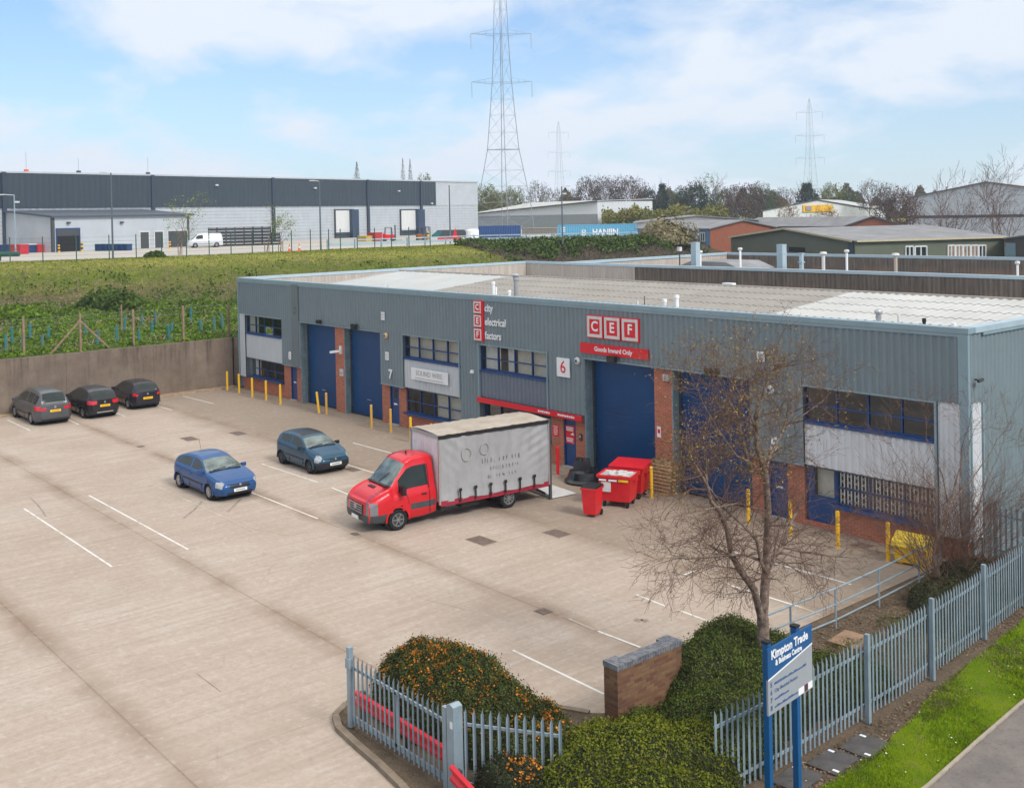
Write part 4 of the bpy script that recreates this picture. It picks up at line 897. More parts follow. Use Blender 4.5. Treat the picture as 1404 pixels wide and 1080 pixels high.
# cab: x from rear axle; front axle at 4.36
top = [(2.92, 2.24), (3.2, 2.27), (3.7, 2.25), (3.92, 2.17), (4.52, 1.48), (4.60, 1.41), (4.9, 1.33), (5.12, 1.24), (5.25, 1.14), (5.33, 1.03)]
belt = [(2.92, 1.20), (3.9, 1.18), (4.5, 1.10), (4.62, 1.24), (5.33, .96)]
def fn_t(x, y, z, r):
    if r == 'end':
        if x < 4: return None
        return 'bumper' if z < .60 else ('grille' if (z < .93 and y < .56) else ('headlight' if (z > .64 and y > .72) else None))
    if r in ('top', 'edge') and 3.98 < x < 4.56: return 'windscreen'
    if r == 'glassrow' and 3.18 < x < 4.26 and z < 2.03: return 'side_window'
    if x > 5.06 and y > .60 and .62 < z < 1.0 and r in ('side', 'pillar', 'glassrow'): return 'headlight'
    if x > 5.06 and y > .78 and .62 < z < 1.0: return 'headlight'
    if x > 4.74 and z < .60: return 'bumper'
    if r == 'side' and .60 < z < .80 and (x < 3.86): return 'bumper'
    return None
tm = {'body': red_p, 'cab': red_p, 'windscreen': M['screen'], 'side_window': M['car_glass'], 'headlight': simple('smoked_headlight', (.16, .17, .18), .15, spec=.8), 'bumper': M['darkgrey'], 'grille': M['black']}
make_shell(T, top, belt, 1.96, 2.92, 5.33, tm, fn_t, (4.36,), .345, 'cab', tumble=.11, ends=.07, zb=.30, zrow=.60, crown=.965)
mb = MB()
for k in range(4): mb.bar((5.455, -.50, .66+.078*k), (5.455, .50, .66+.078*k), .03, .022)
mb.lathe((5.45, 0, .80), [(.10, 0), (.09, .02), (.01, .025)], 14, axis=0); mb.build('grille_bars', M['rim'], T)
mb = MB(); mb.box((5.475, 0, .47), (.015, .52, .11)); mb.build('number_plate', M['plate_w'], T)
mb = MB(); mb.tube((4.36, -.86, .345), (4.36, .86, .345), .40, n=22); mb.bx(3.0, 5.1, -.8, .8, .32, .7); mb.build('wheel_housing', M['black'], T)
for s in (-1, 1):
    w_ = wheel(T, 4.36, s*.88, .345, .22, 6, M['wheel_trim']); wheel(T, 0, s*.86, .345, .22, 8, M['wheel_trim']); wheel(T, 0, s*.60, .345, .22, 8, M['wheel_trim'])
    mb = MB(); pts = [(4.36+math.cos(a)*.42, s*.965, .345+math.sin(a)*.42) for a in np.linspace(-.1, math.pi+.1, 18)]
    for a, b in zip(pts, pts[1:]): mb.bar(a, b, .05, .055)
    mb.build('wheel_arch', red_p, T)
    mb = MB(); pts = [(math.cos(a)*.44, s*.86, .345+math.sin(a)*.44) for a in np.linspace(.15, math.pi-.15, 10)]
    for a, b in zip(pts, pts[1:]): mb.bar(a, b, .30, .02)
    mb.build('mudguard', M['black'], T)
    mb = MB(); mb.box((4.20, s*1.10, 1.30), (.13, .20, .30)); mb.bar((4.18, s*.95, 1.18), (4.2, s*1.1, 1.2), .06, .06); mb.bar((4.18, s*.95, 1.4), (4.2, s*1.1, 1.4), .04, .04); mb.build('wing_mirror', M['black'], T)
    mb = MB(); mb.bar((3.16, s*.985, .36), (3.16, s*.985, 1.16), .012, .012); mb.bar((3.92, s*.985, .78), (4.02, s*.96, 1.15), .012, .012); mb.bar((3.16, s*.93, 1.2), (3.20, s*.86, 2.0), .02, .02); mb.build('door_seam', M['black'], T)
    mb = MB(); mb.bar((3.28, s*.99, 1.06), (3.46, s*.99, 1.06), .03, .045); mb.build('door_handle', M['black'], T)
mb = MB(); mb.bar((4.60, -.70, 1.43), (4.60, .70, 1.43), .14, .03)
mb.bar((4.56, -.05, 1.47), (4.30, .25, 1.77), .02, .02); mb.build('wiper', M['black'], T)
mb = MB(); mb.tube((3.55, 0, 2.27), (3.55, 0, 2.34), .035); mb.bx(4.72, 4.90, -.22, .22, 1.345, 1.365); mb.build('roof_aerial', M['black'], T)
# chassis and box
mb = MB(); mb.bx(-1.6, 3.1, -.42, -.34, .48, .62); mb.bx(-1.6, 3.1, .34, .42, .48, .62); mb.bx(-.3, .3, -.85, .85, .28, .42); mb.bx(2.55, 2.75, -.9, .95, .34, .56); mb.bx(1.2, 1.9, .45, .9, .32, .56); mb.build('chassis', M['black'], T)
mb = MB(); mb.bx(-1.66, 2.78, -1.03, 1.03, .60, .70); mb.bx(-1.66, 2.78, 1.0, 1.06, .52, .70); mb.bx(-1.66, 2.78, -1.06, -1.0, .52, .70); mb.build('load_deck', simple('dark_red_deck', (.26, .012, .03), .5), T)
box_w = simple('box_headboard', (.60, .61, .63), .5, dirt=.2)
mb = MB(); mb.bx(2.74, 2.80, -1.02, 1.02, .66, 2.86); mb.build('headboard', box_w, T)
q = NT('canvas_roof'); M['canvas'] = q.fin(q.mix(q.ramp(q.noise(1.6, 6, .7), (.35, 0), (.7, 1)), (.33, .28, .225), (.44, .39, .335)), .85)
xs = np.linspace(-1.68, 2.82, 60); ys = np.linspace(-1.05, 1.05, 24)
o = grid_mesh('box_roof', xs, ys, lambda X, Y: 2.955-.05*(Y/1.05)**2+.012*np.sin(X*7)*np.cos(Y*2)+.008*np.sin(X*17+Y*4), M['canvas'], T)
mb = MB()
for y in (-1.05, 1.05): mb.bx(-1.7, 2.84, y-.025, y+.025, 2.78, 2.90)
mb.each('curtain_rail', M['black'], T)
mb = MB()
for x in (-1.69, 2.81):
    for y in (-1.03, 1.03): mb.bx(x-.03, x+.03, y-.035, y+.035, .58, 2.90)
    mb.bx(x-.03, x+.03, -1.0, 1.0, 2.80, 2.92)
mb.each('box_frame', M['rim'], T)
rng = np.random.default_rng(4)
q = NT('grey_curtain'); o_ = q.xyz(); f = q.noise(1.2, 6, .7); cc = q.mix(q.ramp(f, (.3, 0), (.7, 1)), (.27, .27, .275), (.345, .345, .345)); cc = q.mix(q.ramp(q.noise(1, 5, .7, q.vec((3, 3, .6))), (.5, 0), (.75, .45)), cc, (.20, .20, .20)); M['curtain'] = q.fin(cc, .42)
for s in (-1, 1):
    xs = np.linspace(-1.66, 2.78, 150); zs = np.linspace(.66, 2.80, 60)
    def wr_(X, Z):
        sag = .055*(1-np.clip((Z-.56)/.35, 0, 1))*np.abs(np.sin((X+1.66)/4.44*math.pi*7))
        diag = .012*np.sin((X*1.1+Z*2.6)*7.5)*np.exp(-((X+1.15)/.55)**2)*(np.clip(Z-.9, 0, 1))
        d2 = .010*np.sin((X*1.5-Z*1.8)*8)*np.exp(-((X-2.3)/.45)**2)*np.clip((Z-1.2), 0, 1)
        ver = .012*np.sin(X*14+np.sin(Z*3))+.010*np.sin(X*5.3+Z*1.3)
        return .02+sag+diag+d2+ver+.02*np.sin(Z*2.1+X)
    X, Z = np.meshgrid(xs, zs); Yv = s*(1.02+wr_(X, Z)); Z2 = Z+.03*np.sin(X*4.9)*(1-np.clip((Z-.56)/.3, 0, 1))
    V = np.stack([X, Yv, Z2], -1).reshape(-1, 3); nx = len(xs); i = np.arange(nx-1)[None, :]+nx*np.arange(len(zs)-1)[:, None]
    np_mesh('side_curtain', V, np.stack([i, i+1, i+1+nx, i+nx], -1).reshape(-1, 4), M['curtain'], T, True)
    for x in np.linspace(-1.0, 2.05, 6):
        mb = MB(); mb.box((x, s*1.125, .80), (.055, .015, .42)); mb.box((x, s*1.13, 1.0), (.11, .03, .10)); mb.build('curtain_strap', M['black'], T)
M['ghost'] = simple('faded_print', (.345, .34, .335), .5, var=.1)
rr = random.Random(12); mb = MB()
for k in range(16):                                    # illegible ghost of removed lettering: a ring and three broken rows
    a0, a1 = k*.3927, (k+1)*.3927; mb.bar((1.75+.20*math.cos(a0), 1.088, 2.16+.22*math.sin(a0)), (1.75+.20*math.cos(a1), 1.088, 2.16+.22*math.sin(a1)), .02, .022)
for k in range(12):
    a0, a1 = k*.5236, (k+1)*.5236; mb.bar((1.02+.17*math.cos(a0), 1.088, 2.24+.19*math.sin(a0)), (1.02+.17*math.cos(a1), 1.088, 2.24+.19*math.sin(a1)), .02, .02)
for z, x0, x1, h in ((1.78, 1.15, -.35, .13), (1.50, .9, -.45, .11), (1.24, .9, -.30, .09)):
    x = x0
    while x > x1:
        w = rr.uniform(.04, .09)
        if rr.random() < .8: mb.bx(x-w, x-w*.55, 1.078, 1.092, z, z+h); 
        if rr.random() < .6: mb.bx(x-w*1.5, x-w*.5, 1.078, 1.092, z+rr.choice((0, h*.45, h*.85)), z+rr.choice((0, h*.45, h*.85))+.02)
        x -= w*1.9
tag(mb.build('faded_lettering', M['ghost'], T), kind='stuff')
# tail lift
mb = MB(); 
for y in (-.95, .95): mb.bx(-1.84, -1.74, y-.04, y+.04, .03, 2.90)
mb.bx(-1.80, -1.70, -.95, .95, .50, .62); mb.each('lift_frame', M['darkgrey'], T)
mb = MB(); mb.prism([(-1.86, -.95, .03), (-1.86, -.95, .13), (-2.95, -.95, .05), (-2.95, -.95, .03)], (0, 1.9, 0)); mb.build('lift_platform', M['offwhite'], T)
mb = MB()
for y in (-.5, .5): mb.bar((-1.2, y, .5), (-1.85, y, .12), .06, .08)
mb.bar((-.4, .55, .52), (-1.2, .9, .52), .2, .12); mb.each('lift_arm', M['black'], T)

# ------------------------------------------------------------------ bins, pallets, tank, skip
def P3(u, v): a = G(u, v); return a
def wheelie(loc, ang):
    t = empty('wheelie_bin', loc, ang, 'small red wheelie bin with black lid, standing in front of the big red bins', 'bin')
    mb = MB(); mb.box((0, 0, .54), (.44, .50, .88), top=(1.22, 1.22)); mb.box((0, 0, .96), (.60, .66, .06)); mb.build('body', M['red_bin'], t)
    mb = MB(); mb.box((0, .02, 1.02), (.58, .66, .07), top=(.9, .9)); mb.bar((-.2, .37, 1.0), (.2, .37, 1.0), .05, .05); mb.build('lid', M['black'], t)
    for s in (-1, 1): mb = MB(); mb.tube((s*.24, .26, .10), (s*.19, .26, .10), .10, n=14); mb.build('wheel', M['rubber'], t)
def bigbin(loc, ang, label, lid_open=False):
    t = empty('wheeled_bin', loc, ang, label, 'bin'); W2, D2 = 1.18, .95
    mb = MB(); mb.box((0, 0, .64), (1.02, .78, .86), top=(1.16, 1.22))
    if lid_open:
        for a in ((0, -.50, 1.2, .06), (0, .50, 1.2, .06)): mb.box((a[0], a[1], 1.09), (a[2]+.08, a[3], .08))
        for x in (-.62, .62): mb.box((x, 0, 1.09), (.06, .94, .08))
    else: mb.box((0, 0, 1.09), (1.28, 1.04, .07))
    mb.build('body', M['red_bin'], t)
    if lid_open:
        mb = MB(); mb.box((0, 0, 1.075), (1.18, .92, .02)); mb.build('contents', simple('clear_plastic_waste', (.48, .46, .44), .25, var=.35, scale=9, bump=.8, bscale=9), t)
        rr = random.Random(3); mb = MB()
        for k in range(14): mb.box((rr.uniform(-.45, .45), rr.uniform(-.3, .3), 1.09+rr.uniform(0, .05)), (rr.uniform(.1, .28), rr.uniform(.05, .2), .04), rr.uniform(0, 3))
        mb.build('rubbish', M['offwhite'], t)
        mb = MB(); mb.box((-.30, -.477, .72), (.34, .012, .34)); mb.build('label_plate', M['offwhite'], t)
        mb = MB()
        for x0, w in ((-.42, .26), (-.05, .30)): mb.box((x0, -.50, .96), (w, .012, .06))
        mb.build('print', M['white'], t)
    else:
        mb = MB(); mb.prism([(-.66, -.54, 1.125), (.66, -.54, 1.125), (.66, .54, 1.22), (-.66, .54, 1.22)], (0, 0, .035)); mb.build('lid', M['red_bin'], t)
    mb = MB(); mb.box((.34, -.505, .97), (.36, .012, .08)); mb.build('yellow_sticker', M['yellow'], t)
    for sx in (-1, 1):
        for sy in (-1, 1):
            mb = MB(); mb.tube((sx*.42-.03, sy*.32, .11), (sx*.42+.03, sy*.32, .11), .11, n=14); mb.bar((sx*.42, sy*.32, .12), (sx*.42, sy*.28, .24), .07, .10); mb.build('caster', M['rubber'], t)
        mb = MB(); mb.tube((sx*.60, -.12, .92), (sx*.68, -.12, .92), .035); mb.tube((sx*.60, .12, .92), (sx*.68, .12, .92), .035); mb.bar((sx*.67, -.15, .92), (sx*.67, .15, .92), .03, .04); mb.build('lifting_handle', M['red_bin'], t)
wheelie((34.82, -4.05, 0), R(22))
bigbin((34.48, -2.42, 0), R(26), 'open red wheeled bin full of clear plastic waste, beside the small bin', True)
bigbin((33.95, -1.25, 0), R(24), 'closed red wheeled bin with a flat lid, next to the yellow post and pallets')
t = empty('black_tank', (31.3, -1.0, 0), R(25), 'heap of glossy black plastic tank lids by the tail lift', 'tank')
mb = MB(); mb.lathe((0, 0, 0), [(.78, 0), (.80, .08), (.70, .16), (.60, .42), (.45, .50), (.02, .52)], 20); mb.build('base_shell', simple('glossy_black', (.012, .012, .014), .22, var=.2), t)
mb = MB(); mb.box((-.12, .05, .66), (.70, .62, .34), .4, top=(.82, .82)); mb.build('upper_shell', simple('glossy_black', (.014, .014, .016), .2, var=.2), t)
mb = MB(); mb.lathe((-.25, .05, .83), [(.16, 0), (.15, .05), (.01, .06)], 12); mb.build('cap', M['black'], t)
def pallet(loc, rz, tilt, label):
    t = empty('pallet', loc, rz, label, 'pallet', 'pallets leaning on the pier'); t.rotation_euler = (R(tilt), 0, rz)
    mb = MB()
    for k in range(9): mb.bx(-.5, .5, -.065, -.046, .0+k*.125, .080+k*.125)
    mb.each('deck_board', M['pallet'], t)
    mb = MB()
    for x in (-.45, 0, .45): mb.bx(x-.045, x+.045, -.045, .045, .0, 1.2)
    mb.each('bearers', simple('dark_bearers', (.20, .12, .065), .8), t)  # darker tone paints in the shade of the gaps between boards
    mb = MB()
    for k in (0, .53, 1.1): mb.bx(-.5, .5, .045, .06, k, k+.1)
    mb.each('base_board', M['pallet'], t)
pallet((34.50, -.38, 0), R(4), -13, 'front wooden pallet leaning against the tall brick pier')
pallet((34.60, -.16, .02), R(-1), -9, 'wooden pallet directly behind the front one, leaning on the pier')
# yellow skip bin by the nearest corner
t = empty('grit_bin', (44.75, -.85, 0), R(8), 'yellow grit bin with faceted lid against the brick base near the corner', 'bin')
mb = MB(); mb.box((0, 0, .29), (.86, .60, .46), top=(1.12, 1.12)); mb.build('body', M['yellow'], t)
mb = MB(); mb.prism([(-.52, -.38, .52), (-.52, .38, .52), (-.52, .34, .72), (-.52, .05, .86), (-.52, -.34, .66)], (1.04, 0, 0)); mb.build('lid', simple('yellow_lid', (.86, .60, .03), .35, var=.08), t)
mb = MB()
for x in (-.3, .3): mb.box((x, 0, .05), (.14, .5, .1))
mb.each('foot', M['yellow'], t)

# bollards
BO = [(311.7, 535, 'y', 'yellow post standing off the far left corner, next to the retaining wall'), (327.9, 539, 'y', 'yellow post right at the far left corner of the terrace'), (346, 545, 'y', 'yellow post before the left end of the far low window'),
      (365, 549, 'y', 'yellow post before the middle of the far low window'), (384.6, 555, 'y', 'yellow post nearest the farthest blue door'), (437.5, 566.7, 'y', 'leaning yellow post in front of the farthest roller door'),
      (447.8, 568, 'o', 'faded yellow post close beside a leaning one at the far brick pier'), (509.5, 586.7, 'o', 'faded yellow post in front of the second roller door'), (536, 593, 'o', 'faded yellow post in front of the blue door by the figure 7'),
      (563.4, 606, 'y', 'yellow post before the low window just left of the truck'), (592, 616, 'y', 'yellow post mostly hidden behind the truck box'), (765, 651, 'r', 'red post in front of the blue entrance door behind the tail lift'),
      (893.5, 683, 'y', 'yellow post between the closed red bin and the pallets'), (1026.5, 718, 'y', 'scuffed yellow post behind the left side of the tree trunk'), (1084, 735, 'y', 'scuffed yellow post in front of the brick pier behind the tree'),
      (1149, 752, 'y', 'bright yellow post left of the blue glazed entrance and grille window'), (1218, 769.5, 'y', 'bright yellow post just left of the yellow grit bin')]
M['yellow_faded'] = simple('faded_yellow', (.66, .36, .06), .5, var=.15, scale=4, dirt=.25)
for u, v, k, lb in BO:
    x, y, _ = G(u, v); t = empty('bollard', (x, y, 0), 0, lb, 'bollard', None if k == 'r' else 'yellow bollards along the front')
    if 'leaning' in lb and 'beside' not in lb: t.rotation_euler = (R(3), R(-5), 0)
    mb = MB(); mb.tube((0, 0, 0), (0, 0, 1.10), .062, n=14, caps=False); mb.lathe((0, 0, 1.10), [(.062, 0), (.055, .03), (.03, .045), (.001, .05)], 14); mb.build('post', M[{'y': 'yellow', 'o': 'yellow_faded', 'r': 'red'}[k]], t)
    mb = MB(); mb.lathe((0, 0, 0), [(.13, .006), (.10, .02), (.063, .022)], 12); mb.build('footing', simple('footing', (.30, .26, .21), .9), t)
# manhole covers
M['iron'] = simple('rusty_iron', (.13, .09, .07), .7, var=.3, scale=7, bump=.4)
for i, (u, v, w, h, lb) in enumerate(((660, 741, .95, .62, 'brown rectangular manhole cover below the truck, left one of the pair'), (764, 731, .85, .62, 'rust-brown manhole cover in front of the red bins'), (745, 838, .38, .34, 'small dark drain grate in the open yard before the berry bush'),
     (487, 732, .34, .22, 'small dark drain grate just in front of the truck'), (260, 601.5, 1.0, .6, 'brown manhole cover left of the teal hatchback, nearer one'), (327, 594, 1.0, .6, 'brown manhole cover between the teal hatchback and the terrace'), (193, 612, .34, .3, 'tiny drain grate in the yard left of the manhole covers'), (1182, 748, .62, .62, 'square dark manhole cover between the two brightest yellow posts'), (483, 643.5, .8, .45, 'reddish manhole cover just right of the teal hatchback'))):
    x, y, _ = G(u, v); t = empty('manhole_cover', (x, y, 0), 0, lb, 'manhole cover')
    mb = MB(); mb.bx(-w/2, w/2, -h/2, h/2, 0.001, .008); mb.build('frame', M['concrete'] if w > .5 else M['iron'], t)
    mb = MB(); mb.bx(-w/2+.04, -.01, -h/2+.04, h/2-.04, .006, .013); mb.bx(.01, w/2-.04, -h/2+.04, h/2-.04, .006, .013); mb.build('plate', M['iron'], t)
# ------------------------------------------------------------------ fences, gate, sign, rails
def pale(mb, p, d, h, z0=.06, w=.062, t=.022):
    """W-section pale with a triple point, at p, fence direction d"""
    dx, dy = d[0]*w/2, d[1]*w/2; nx_, ny_ = -d[1]*t, d[0]*t
    top = h-.10
    A = [(p[0]-dx, p[1]-dy), (p[0]+nx_, p[1]+ny_), (p[0]+dx, p[1]+dy)]
    mb.face([(A[0][0], A[0][1], z0), (A[1][0], A[1][1], z0), (A[1][0], A[1][1], h), (A[0][0], A[0][1], top)])
    mb.face([(A[1][0], A[1][1], z0), (A[2][0], A[2][1], z0), (A[2][0], A[2][1], top), (A[1][0], A[1][1], h)])
    B_ = [(a[0]-nx_*.25, a[1]-ny_*.25) for a in A]
    mb.face([(B_[0][0], B_[0][1], z0), (B_[1][0], B_[1][1], z0), (B_[1][0], B_[1][1], h), (B_[0][0], B_[0][1], top)])
    mb.face([(B_[1][0], B_[1][1], z0), (B_[2][0], B_[2][1], z0), (B_[2][0], B_[2][1], top), (B_[1][0], B_[1][1], h)])
def palisade(name, pts, h, label, posts=(), sp=.15, cat='fence', z0=.05, rails=(.28, 1.30), skip_end=True):
    t = empty(name, (pts[0][0], pts[0][1], 0), 0, label, cat); ox, oy = pts[0]; acc = 0.0; n = 0
    rb = MB(); extra = MB(); rr = random.Random(7)
    for (ax, ay), (bx_, by_) in zip(pts, pts[1:]):
        L = math.hypot(bx_-ax, by_-ay); d = ((bx_-ax)/L, (by_-ay)/L); s = acc
        for zr in rails: rb.bar((ax-ox+d[1]*-.03, ay-oy+d[0]*.03, zr*h/1.6), (bx_-ox-d[1]*.03, by_-oy+d[0]*.03, zr*h/1.6), .035, .05)
        while s < L:
            mb = MB() if n < 100 else extra; p = (ax+d[0]*s-ox, ay+d[1]*s-oy); pale(mb, (p[0]+rr.uniform(-.006, .006), p[1]), d, h+rr.uniform(-.015, .015), z0)
            if n < 100: mb.build('pale', M['steel'], t, fix=False)
            n += 1; s += sp
        acc = s-L
    rb.each('rail', M['steel'], t)
    if extra.v: tag(extra.build('pales', M['steel'], t, fix=False), kind='stuff')
    for x, y in posts:
        mb = MB(); mb.bx(x-ox-.045, x-ox+.045, y-oy-.045, y-oy+.045, 0, h+.12); mb.build('post', M['steel'], t)
    return t
palisade('palisade_fence', [(49.06, -15.0), (49.10, -12.6), (49.02, -8.8), (48.72, -5.2), (48.42, -2.2), (48.2, .5)], 1.66, 'galvanised palisade fence running along the grass verge on the right', ((49.16, -10.42), (49.02, -7.66), (48.72, -4.72), (48.45, -2.0)), sp=.15)
palisade('palisade_fence', [(46.15, 1.15), (48.2, 1.05)], 1.6, 'short palisade fence joining the side wall near the corner to the long fence', ((46.2, 1.15),), sp=.17)
palisade('palisade_fence', [(46.02, -18.08), (47.45, -17.15)], 1.64, 'short palisade fence between the big gate post and the hedge', (), sp=.155)
# leaf of the yard gate, standing open along the bed
t = empty('palisade_gate', (42.45, -18.25, .08), 0, 'open palisade gate leaf standing along the kerb of the planted bed', 'gate')
for k in range(20):
    mb = MB(); pale(mb, (.14+k*.158, 0), (1, 0), 1.50, .08); mb.build('pale', M['steel'], t, fix=False)
mb = MB(); mb.bar((0, .03, .20), (3.25, .03, .20), .04, .11); mb.bar((0, .03, 1.22), (3.25, .03, 1.22), .04, .06); mb.bx(-.05, .05, -.05, .05, 0.02, 1.62); mb.bx(3.12, 3.24, -.02, .06, .02, 1.50); mb.bx(1.55, 1.63, .01, .05, .2, 1.22); mb.build('gate_frame', M['steel'], t)
mb = MB()
for z in (.35, 1.15): mb.tube((3.3, .02, z), (3.3, .02, z+.10), .035); mb.bar((3.24, .02, z+.05), (3.42, .02, z+.05), .03, .05)
mb.each('hinge', M['darkgrey'], t)
mb = MB(); mb.bx(-.07, .07, -.07, .0, 1.2, 1.4); mb.build('latch', M['steel'], t)
t = empty('gate_post', (45.92, -18.25, .05), 0, 'big square galvanised gate post with a white tag near its top', 'post')
mb = MB(); mb.bx(-.10, .10, -.10, .10, 0, 1.66); mb.prism([(-.10, -.10, 1.66), (.10, -.10, 1.66), (0, -.10, 1.70)], (0, .2, 0)); mb.build('shaft', M['steel'], t); mb = MB(); mb.bx(.0, .07, -.106, -.10, 1.28, 1.40); mb.build('tag', M['white'], t)
def armco(p, q_, label, z=.62):
    p, q_ = Vector(p), Vector(q_); d = (q_-p).normalized(); n_ = Vector((d.y, -d.x, 0)); t = empty('crash_barrier', (p.x, p.y, 0), 0, label, 'barrier'); prof = [(0, -.16), (.05, -.12), (.05, -.06), (0, -.02), (0, .02), (.05, .06), (.05, .12), (0, .16)]
    mb = MB()
    for (a, za), (b, zb) in zip(prof, prof[1:]):
        A1, A2 = n_*a, n_*b; mb.face([tuple(A1+Vector((0, 0, z+za))), tuple((q_-p)+A1+Vector((0, 0, z+za))), tuple((q_-p)+A2+Vector((0, 0, z+zb))), tuple(A2+Vector((0, 0, z+zb)))])
        mb.face([tuple(A1*.9-n_*.006+Vector((0, 0, z+za))), tuple(A2*.9-n_*.006+Vector((0, 0, z+zb))), tuple((q_-p)+A2*.9-n_*.006+Vector((0, 0, z+zb))), tuple((q_-p)+A1*.9-n_*.006+Vector((0, 0, z+za)))])
    mb.build('beam', M['red'], t, fix=False)
    L = (q_-p).length
    for k in range(int(L/1.6)+1):
        s = min(L-.1, .15+k*1.6); c_ = d*s-n_*.06; mb = MB(); mb.box((c_.x, c_.y, .35), (.09, .09, .75)); mb.build('post', M['darkgrey'], t)
armco((42.30, -18.02, 0), (45.75, -18.05, 0), 'red crash barrier running behind the open gate leaf', .56)
armco((46.05, -18.42, 0), (48.2, -18.9, 0), 'red crash barrier end on the near side of the big gate post', .62)
# low brick wall with dark coping
t = empty('brick_wall', (46.30, -13.78, 0), 0, 'low brown brick wall with dark coping between the two hedges', 'wall')
mb = MB(); mb.bx(-.13, .13, -.93, .93, 0, 1.42); mb.bx(-.24, -.131, -.93, -.60, 0, 1.42); mb.bx(-.24, -.131, .60, .93, 0, 1.42); mb.build('brickwork', M['brick_brown'], t)
q = NT('blue_brick_coping'); M['bluebrick'] = q.fin(q.mix(q.ramp(q.noise(9, 3, .6), (.4, 0), (.6, 1)), (.10, .105, .12), (.19, .19, .20)), .6)
mb = MB(); n = 26
for k in range(n): mb.bx(-.145, .145, -.945+k*1.89/n+.004, -.945+(k+1)*1.89/n-.004, 1.425, 1.53)
for y0 in (-.945, .59): 
    for k in range(4): mb.bx(-.255, -.150, y0+k*.0875+.004, y0+(k+1)*.0875-.004, 1.425, 1.53)
mb.build('coping', M['bluebrick'], t)
# estate sign board
sa = math.atan2(1.53, -.15); t = empty('estate_sign', (50.0, -14.76, 0.38), sa, 'estate name board on two blue posts in the verge, blue top and grey lower part', 'sign')
t.scale = (.963, .963, .963); M['sign_blue'] = simple('sign_blue', (.008, .085, .235), .35, var=.05); M['sign_grey'] = simple('sign_grey', (.30, .32, .34), .4, var=.05); M['sign_text'] = simple('sign_text', (.05, .10, .24), .5)
Wd = 1.53
mb = MB(); mb.prism([(0, 0, 1.48), (Wd, 0, 1.48), (Wd, 0, 2.30), (0, 0, 2.10)], (0, .035, 0)); mb.build('lower_board', M['sign_grey'], t)
mb = MB(); mb.prism([(0, -.002, 2.10), (Wd, -.002, 2.30), (Wd, -.002, 2.64), (0, -.002, 2.64)], (0, .037, 0)); mb.build('upper_board', M['sign_blue'], t)
mb = MB(); mb.prism([(0, -.006, 2.085), (Wd, -.006, 2.285), (Wd, -.006, 2.31), (0, -.006, 2.11)], (0, .004, 0)); mb.build('stripe', M['white'], t)
for x in (.13, 1.10): 
    mb = MB(); mb.bx(x-.055, x+.055, .04, .15, -.42, 2.70); mb.build('post', M['sign_blue'], t); mb = MB(); mb.bx(x-.07, x+.07, .03, .165, 2.70, 2.735); mb.build('post_cap', M['black'], t)
text_obj('lettering', 'Kimpton Trade', .215, M['white'], (.10, -.008, 2.50), RXF, t, 'LEFT', .003, .95, bold=.006); text_obj('lettering', '& Business Centre', .135, M['white'], (.24, -.008, 2.335), RXF, t, 'LEFT', .003, .90, bold=.004)
for k, (n_, s_) in enumerate((('5', 'Trade Supplies Wholesale Ltd'), ('6', 'City Electrical Factors Ltd'), ('7', 'Soundwire'), ('8', 'Interface Flooring'))):
    text_obj('unit_number', n_, .12, M['sign_text'], (.07, -.004, 1.99-.135*k+.0), RXF, t, 'LEFT', .002, bold=.003); 
    if k == 1: text_obj('tenant_name', 'City Electrical Factors', .088, M['sign_text'], (.21, -.004, 1.99-.135*k), RXF, t, 'LEFT', .002)
    else:
        mb = MB(); x = .21; rq = random.Random(k)
        while x < (1.30, 0, .62, .95)[k]: w = rq.uniform(.05, .11); mb.bx(x, x+w, -.006, -.001, 1.965-.135*k, 1.99-.135*k+rq.choice((.0, .015))); x += w+.016
        mb.build('tenant_name', M['sign_text'], t)
mb = MB(); mb.bx(1.02, 1.22, -.006, -.001, 1.50, 1.62); mb.bx(1.36, 1.52, -.006, -.001, 1.50, 1.62); mb.build('sticker', M['white'], t); mb = MB(); mb.bx(1.23, 1.35, -.006, -.001, 1.50, 1.62); mb.build('sticker', simple('maroon_sticker', (.10, .03, .05), .5), t)
# tubular guard rail along the yard edge
t = empty('guard_rail', (45.9, -8.6, 0), 0, 'tubular steel guard rail between the yard and the rough bank', 'railing')
rp_ = [(0, -.9), (0, 0.2), (.06, 1.95), (.0, 4.0), (-.10, 6.15), (-.16, 7.4)]
for x, y in rp_[1:]: mb = MB(); mb.tube((x, y, -.1), (x, y, .98), .026, n=8); mb.build('post', M['steel'], t)
for z in (.97, .58, .20):
    mb = MB()
    for a, b in zip(rp_, rp_[1:]): mb.tube((a[0], a[1], z), (b[0], b[1], z), .022, n=8)
    mb.build('rail', M['steel'], t)
